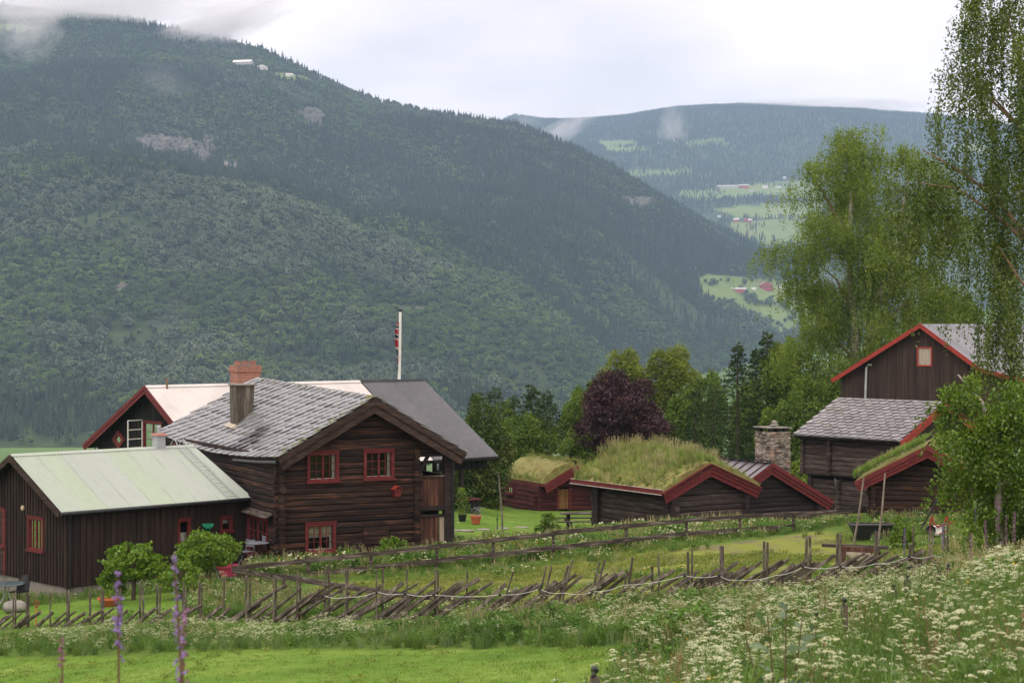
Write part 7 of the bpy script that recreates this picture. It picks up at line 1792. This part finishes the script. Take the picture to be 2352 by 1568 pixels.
m = MB(); m.tube([(.02, 0, .5), (-.04, 0, .6), (-.03, 0, .66), (.09, 0, .66), (.09, 0, .6), (.02, 0, .5)], .018, 6); m.build('handle', M['red_bright'], e)
g_ = gp(34, 1402, 50, 70); m = MB(); m.sphere((0, 0, .12), .34, 10, 7, (1.2, .9, .6), .08); o = m.build('boulder', M['stone'], None, True); o.location = g_; tag(o, 'rounded grey boulder behind the left end of the fence', 'boulder')
e = thing('flower_bowl', 251, 1392, 'wide terracotta bowl with green plants under the cherry tree', 'flower pot', 50, 64); m = MB(); m.lathe((0, 0, 0), [(.18, 0), (.34, .22), (.36, .22), (.36, .26), (.31, .26), (.3, .22), (.02, .2)], 18); m.build('bowl', M['terracotta'], e)
V, f = quads(np.c_[rng.normal(0, .15, (160, 2)), rng.uniform(.24, .5, 160)], .08, None, .6); link('plants', mesh_from('plants', V, f, LF['apple']), e)
e = thing('flower_pot', 1093, 1202, 'orange pot of purple flowers beside the porch', 'flower pot', 70, 100); m = MB(); m.lathe((0, 0, 0), [(.17, 0), (.24, .3), (.26, .3), (.26, .36), (.2, .36), (.02, .3)], 16); m.build('pot', M['terracotta'], e)
V, f = quads(np.c_[rng.normal(0, .17, (260, 2)), rng.uniform(.36, .75, 260)], .06, None, .5); a_ = Acc(); a_.add(V[:600], f[:150]); a_.add(V[600:], f[150:] - 600, m=1); link('flowers', a_.mesh('flowers', [LF['apple'], M['petal_purple']]), e)
e = thing('hanging_basket_plant', 1062, 1196, 'tall potted climber in front of the porch corner', 'potted plant', 70, 100); m = MB(); m.lathe((0, 0, 0), [(.15, 0), (.2, .3), (.02, .3)], 12); m.build('pot', M['iron'], e)
V, f = quads(np.c_[rng.normal(0, .16, (420, 2)), rng.uniform(.3, 1.5, 420)], .1, None, .6); link('leaves', mesh_from('leaves', V, f, LF['bush']), e)
# black trough, cart box and implement
g_ = gp(2000, 1240, 45, 90); e = tag(empty('bathtub', g_, .05), 'old black tub lying in the grass behind the cart box', 'tub'); w_ = 95 / F * g_[1]
m = MB(); m.hexa([(-w_ * .36, -.25, .05), (w_ * .36, -.25, .05), (w_ * .36, .25, .05), (-w_ * .36, .25, .05), (-w_ * .5, -.36, .52), (w_ * .5, -.36, .52), (w_ * .5, .36, .52), (-w_ * .5, .36, .52)]); m.build('basin', M['iron'], e)
m = MB(); [m.tube([a_, b_], .03, 6) for a_, b_ in (((-w_ * .5, -.36, .53), (w_ * .5, -.36, .53)), ((-w_ * .5, .36, .53), (w_ * .5, .36, .53)), ((-w_ * .5, -.36, .53), (-w_ * .5, .36, .53)), ((w_ * .5, -.36, .53), (w_ * .5, .36, .53)))]; m.build('rim', M['iron'], e)
g_ = gp(1975, 1306, 42, 70); e = tag(empty('cart_box', g_, -.12), 'tipped open wooden cart box behind the fence stakes', 'cart box'); sc_ = g_[1] / F; w_ = 84 * sc_; h_ = 44 * sc_
m = MB(); m.hexa([(-w_ / 2, .5, 0), (w_ / 2, .5, 0), (w_ / 2, .55, 0), (-w_ / 2, .55, 0), (-w_ / 2, .75, h_), (w_ / 2, .75, h_), (w_ / 2, .8, h_), (-w_ / 2, .8, h_)]); m.box(-w_ / 2, w_ / 2, -.05, .5, -.02, .03); m.build('floor_boards', M['old_white_board'], e)
m = MB(); m.hexa([(-w_ / 2 - .05, -.05, -.05), (-w_ / 2, -.05, -.05), (-w_ / 2, .6, -.05), (-w_ / 2 - .05, .6, -.05), (-w_ / 2 + .1, .1, h_), (-w_ / 2 + .15, .1, h_), (-w_ / 2 + .05, .8, h_), (-w_ / 2, .8, h_)]); m.box(w_ / 2, w_ / 2 + .05, -.05, .75, -.05, h_ * .95); m.beam((-w_ / 2, .12, h_), (w_ / 2 + .02, .12, h_ * .93), .06, .12); m.beam((-w_ / 2 - .05, -.06, .0), (w_ / 2 + .05, -.06, -.02), .05, .1); m.build('sides', M['plank_brown'], e)
m = MB(); m.beam((-w_ / 2 - .45, .7, h_ + .02), (w_ / 2 + .3, .7, h_ * .95), .06, .09); m.build('shaft', M['rail_wood'], e)
g_ = gp(2157, 1228, 40, 80); e = tag(empty('hay_implement', g_, .1), 'white bodied farm implement with red bent arms by the shed', 'implement'); sc_ = g_[1] / F
m = MB(); m.hexa([(-22 * sc_, -.25, .02), (16 * sc_, -.25, .02), (16 * sc_, .25, .02), (-22 * sc_, .25, .02), (-14 * sc_, -.2, 20 * sc_), (14 * sc_, -.2, 22 * sc_), (14 * sc_, .2, 22 * sc_), (-14 * sc_, .2, 20 * sc_)]); m.build('body', M['white_paint'], e)
for pts_ in ([(-24, 46), (-20, 30), (-10, 20), (4, 24), (12, 44)], [(12, 46), (18, 30), (10, 10), (-6, 4)], [(-10, 22), (8, 26), (34, 32)], [(-28, 12), (-26, 40)]):
    m = MB(); m.tube([(a_ * sc_, -.28, b_ * sc_) for a_, b_ in pts_], .028, 6); m.build('arm', M['red_bright'], e)
m = MB(); m.tube([(-26 * sc_, -.3, .2), (-26 * sc_, -.2, .2)], .17, 12); m.build('wheel', M['black_plastic'], e)

# ================================================================== far farms
def farmhouse(p, w, l, h, rh, rz, wm_, rm, label, name='farmhouse', group=None, cat='house', wins=True):
    e = tag(empty(name, p, rz), label, cat, group); m = MB(); m.hexa([(-w / 2, -l / 2, -2), (w / 2, -l / 2, -2), (w / 2, l / 2, -2), (-w / 2, l / 2, -2), (-w / 2, -l / 2, h), (w / 2, -l / 2, h), (w / 2, l / 2, h), (-w / 2, l / 2, h)])
    m.add([(-w / 2, -l / 2, h), (w / 2, -l / 2, h), (0, -l / 2, h + rh), (-w / 2, l / 2, h), (w / 2, l / 2, h), (0, l / 2, h + rh)], [(0, 1, 2), (5, 4, 3)]); m.build('wall', wm_, e)
    m = MB(); 
    for s in (-1, 1): m.beam((0, -l / 2 - .5, h + rh), (0, -l / 2 - .49, h + rh), .1, .1); m.hexa([(0, -l / 2 - .5, h + rh), (0, l / 2 + .5, h + rh), (s * (w / 2 + .6), l / 2 + .5, h - .35), (s * (w / 2 + .6), -l / 2 - .5, h - .35), (0, -l / 2 - .5, h + rh + .25), (0, l / 2 + .5, h + rh + .25), (s * (w / 2 + .6), l / 2 + .5, h - .1), (s * (w / 2 + .6), -l / 2 - .5, h - .1)])
    m.build('roof', rm, e)
    if wins:
        k = max(2, int(w / 3.5))
        for i in range(k):
            m = MB(); x_ = -w / 2 + w * (i + .5) / k; m.box(x_ - .6, x_ + .6, -l / 2 - .06, -l / 2 - .001, h * .45, h * .8); m.build('window', M['interior'], e)
    return e
FR = plain('farm_red', (.33, .05, .045), .8, .15); FW = plain('farm_white', (.72, .7, .68), .7, .08); FGr = plain('farm_grey', (.42, .40, .40), .7, .1); FT = plain('farm_tile', (.36, .2, .18), .8, .1); FD = plain('farm_slate', (.16, .16, .17), .7, .1)
def at_n(X, Y): return nmt_pick(X, Y)
def at_f(X, Y): return fmt_pick(X, Y)
q = at_n(1758, 665); s_ = q[1] / F; farmhouse(q, 30 * s_, 10, 10 * s_, 8 * s_, R(12), FR, FT, 'large red barn on the green slope under the birch', 'far_barn')
q = at_n(1697, 671); farmhouse(q, 9, 33 * s_, 6 * s_, 3.5 * s_, R(84), plain('farm_orange', (.38, .09, .05), .8), FGr, 'long low orange-red shed left of the large red barn', 'far_barn')
q = at_n(1730, 665); farmhouse(q, 4, 11 * s_, 2 * s_, 1.5 * s_, R(75), FW, FW, 'small white shelter between the red shed and the red barn', 'far_shed', cat='shed', wins=False)
q = at_n(1794, 661); farmhouse(q, 8 * s_, 7, 7 * s_, 3 * s_, 0, FW, FW, 'little white hut right of the large red barn')
q = at_n(1836, 666); farmhouse(q, 26 * s_, 9, 7 * s_, 7 * s_, R(8), FW, FD, 'white house right of the red barn beneath the birch boughs')
q = at_n(1585, 622); farmhouse(q, 8, 28 * s_, 4 * s_, 3 * s_, R(80), FGr, FGr, 'pale grey house among the trees above the field')
for (X, Y, w_, h_, wm_, rm, lab, rz) in ((1671,433,46,5,FGr,FGr,'long pale grey barn on the far valley side',84),(1708,433,22,6,FR,FGr,'red barn joined right of the long grey barn',84),(1757,433,12,5,FW,FGr,'white house among trees right of the far barns',84),(1788,432,14,4,FW,FD,'white house with dark roof on the far side, rightmost',84),(1727,441,10,2.5,FGr,FGr,'low grey shed below the far barns',84),
                          (1691,511,12,6,FR,FW,'small red and white house on the lower far field',84),(1713,511,9,7,FR,FT,'red house beside the white-roofed one on the far field',5),(1723,511,8,5,FR,FW,'white-roofed red outbuilding, right one on the far field',84),(1652,500,8,4,FW,FD,'white house peeping over the dark ridge',84),(1800,411,10,3,FW,FW,'lone white house high on the far side',84),(1527,437,4,3,FW,FW,'white hut at the edge of the upper far field',84)):
    q = at_f(X, Y); s2 = q[1] / F; farmhouse(q, 9, w_ * s2, h_ * s2, h_ * .45 * s2, R(rz), wm_, rm, lab, wins=False)
q = at_n(560, 155); s2 = q[1] / F; farmhouse(q + (0, -10, 4), 12, 44 * s2, 4 * s2, 5 * s2, R(78), FGr, FW, 'long white-roofed barn near the top of the mountain', 'far_barn', wins=False)
q = at_n(603, 168); farmhouse(q + (0, -10, 3), 26 * s2, 10, 7 * s2, 5 * s2, R(10), FW, FD, 'white house with dark gable near the top of the mountain')
q = at_n(666, 178); farmhouse(q + (0, -10, 2), 6, 18 * s2, 2.5 * s2, 2 * s2, R(84), FW, FW, 'small white shed right of the mountain farm house', 'far_shed', cat='shed', wins=False)

# crags standing out of the mountainside
for i, (poly, lab) in enumerate(((N_ROCK[0], 1), (N_ROCK[1], 2), (N_ROCK[2], 3))):
    r = np.random.default_rng(90 + i); X0, X1 = min(p[0] for p in poly), max(p[0] for p in poly); Y0, Y1 = min(p[1] for p in poly), max(p[1] for p in poly); mb = MB()
    for _ in range(420 if i == 0 else 150):
        X_, Y_ = r.uniform(X0, X1), r.uniform(Y0, Y1)
        if not inpoly(np.array([X_]), np.array([Y_]), poly)[0]: continue
        q = nmt_pick(X_, Y_); w_ = r.uniform(2, 6); h_ = r.uniform(2, 6) if i != 2 else r.uniform(2, 4); mb.sphere(q + (0, -2, 0), 1, 7, 5, (w_, w_ * .6, h_), .25)
    o = mb.build('cliff', M['cliff'] if 'cliff' in M else M.setdefault('cliff', slate('cliff', ((.08, .075, .065), (.17, .16, .145), (.28, .265, .245)), (.09, .10, .04), .80, isl=(.7, 1.3), rough=.95)), None); tag(o, kind='structure')

# ================================================================== mist clinging to the mountain, and the hazy valley air
def mist(pts, dens, label, d, thick=.6, seed=0):
    """a bank of mist: soft ellipsoid volume"""
    (X, Y, rx, ry, rot) = pts; c = P(X, Y, d); sx, sz = rx / F * d, ry / F * d; m = MB(); m.sphere((0, 0, 0), 1.0, 16, 10)
    o = m.build('mist', None, None); o.location = c; o.scale = (sx, max(sx, sz) * thick, sz); o.rotation_euler = (0, R(rot), 0)
    mt = bpy.data.materials.new('mist'); mt.use_nodes = True; nt = mt.node_tree; nt.nodes.clear(); out = nt.nodes.new("ShaderNodeOutputMaterial"); v = nt.nodes.new("ShaderNodeVolumePrincipled"); nt.links.new(v.outputs[0], out.inputs["Volume"])
    v.inputs["Color"].default_value = (.97, .97, .98, 1); v.inputs["Anisotropy"].default_value = .2
    tc = nt.nodes.new("ShaderNodeTexCoord"); ln = nt.nodes.new("ShaderNodeVectorMath"); ln.operation = 'LENGTH'; nt.links.new(tc.outputs["Object"], ln.inputs[0])
    mp = nt.nodes.new("ShaderNodeMapping"); mp.inputs["Location"].default_value = (seed * 3.1, seed, 0); nt.links.new(tc.outputs["Object"], mp.inputs[0]); n = nt.nodes.new("ShaderNodeTexNoise"); n.inputs["Scale"].default_value = 2.4; n.inputs["Detail"].default_value = 6; n.inputs["Roughness"].default_value = .6; nt.links.new(mp.outputs[0], n.inputs["Vector"])
    s = nt.nodes.new("ShaderNodeMath"); s.operation = 'SUBTRACT'; nt.links.new(n.outputs[0], s.inputs[0]); k = nt.nodes.new("ShaderNodeMath"); k.operation = 'MULTIPLY'; k.inputs[1].default_value = .42; nt.links.new(ln.outputs["Value"], k.inputs[0]); nt.links.new(k.outputs[0], s.inputs[1])
    nt.links.new(maprange(nt, s.outputs[0], .06, .42, 0, dens), v.inputs["Density"]); o.data.materials.append(mt); tag(o, label, 'mist', kind='stuff'); return o
mist((62, 45, 95, 100, 0), .020, 'mist bank hiding the forest at the top left corner', 2950, .5, 1)
mist((230, 14, 330, 42, -3), .016, 'cloud lying along the left crest of the mountain', 3450, .5, 2)
mist((500, 60, 220, 50, -20), .022, 'mist drifting over the dark ridge left of the mountain farm', 3450, .5, 3)
mist((375, 190, 75, 45, 25), .0032, 'thin veil of mist on the upper forest slope', 2800, .5, 4)
mist((1285, 305, 120, 30, -32), .010, 'slanting wisp of mist where the two mountains meet', 5200, .5, 5)
mist((1205, 275, 45, 30, 0), .006, 'small puff of mist at the saddle', 4600, .5, 6)
mist((1545, 300, 40, 70, 0), .008, 'upright ragged wisp of mist on the far blue hill', 5900, .5, 7)
mist((1900, 243, 260, 14, 0), .009, 'flat cloud resting on the top of the far hill', 7300, .5, 8)
mist((395, 760, 70, 90, 25), .0022, 'faint smoke rising before the lower forest', 1700, .5, 9)

hb = MB(); hb.box(-6600, 6600, -500, 10500, -420, 1350); hz = hb.build('haze', None, None)
mt = bpy.data.materials.new('haze'); mt.use_nodes = True; nt = mt.node_tree; nt.nodes.clear(); out = nt.nodes.new("ShaderNodeOutputMaterial"); v = nt.nodes.new("ShaderNodeVolumePrincipled"); nt.links.new(v.outputs[0], out.inputs["Volume"])
v.inputs["Color"].default_value = (.50, .70, 1.0, 1); v.inputs["Density"].default_value = 9.5e-5; v.inputs["Anisotropy"].default_value = 0.0
hz.data.materials.append(mt); tag(hz, 'thin bluish air over the whole valley', 'haze', kind='stuff')
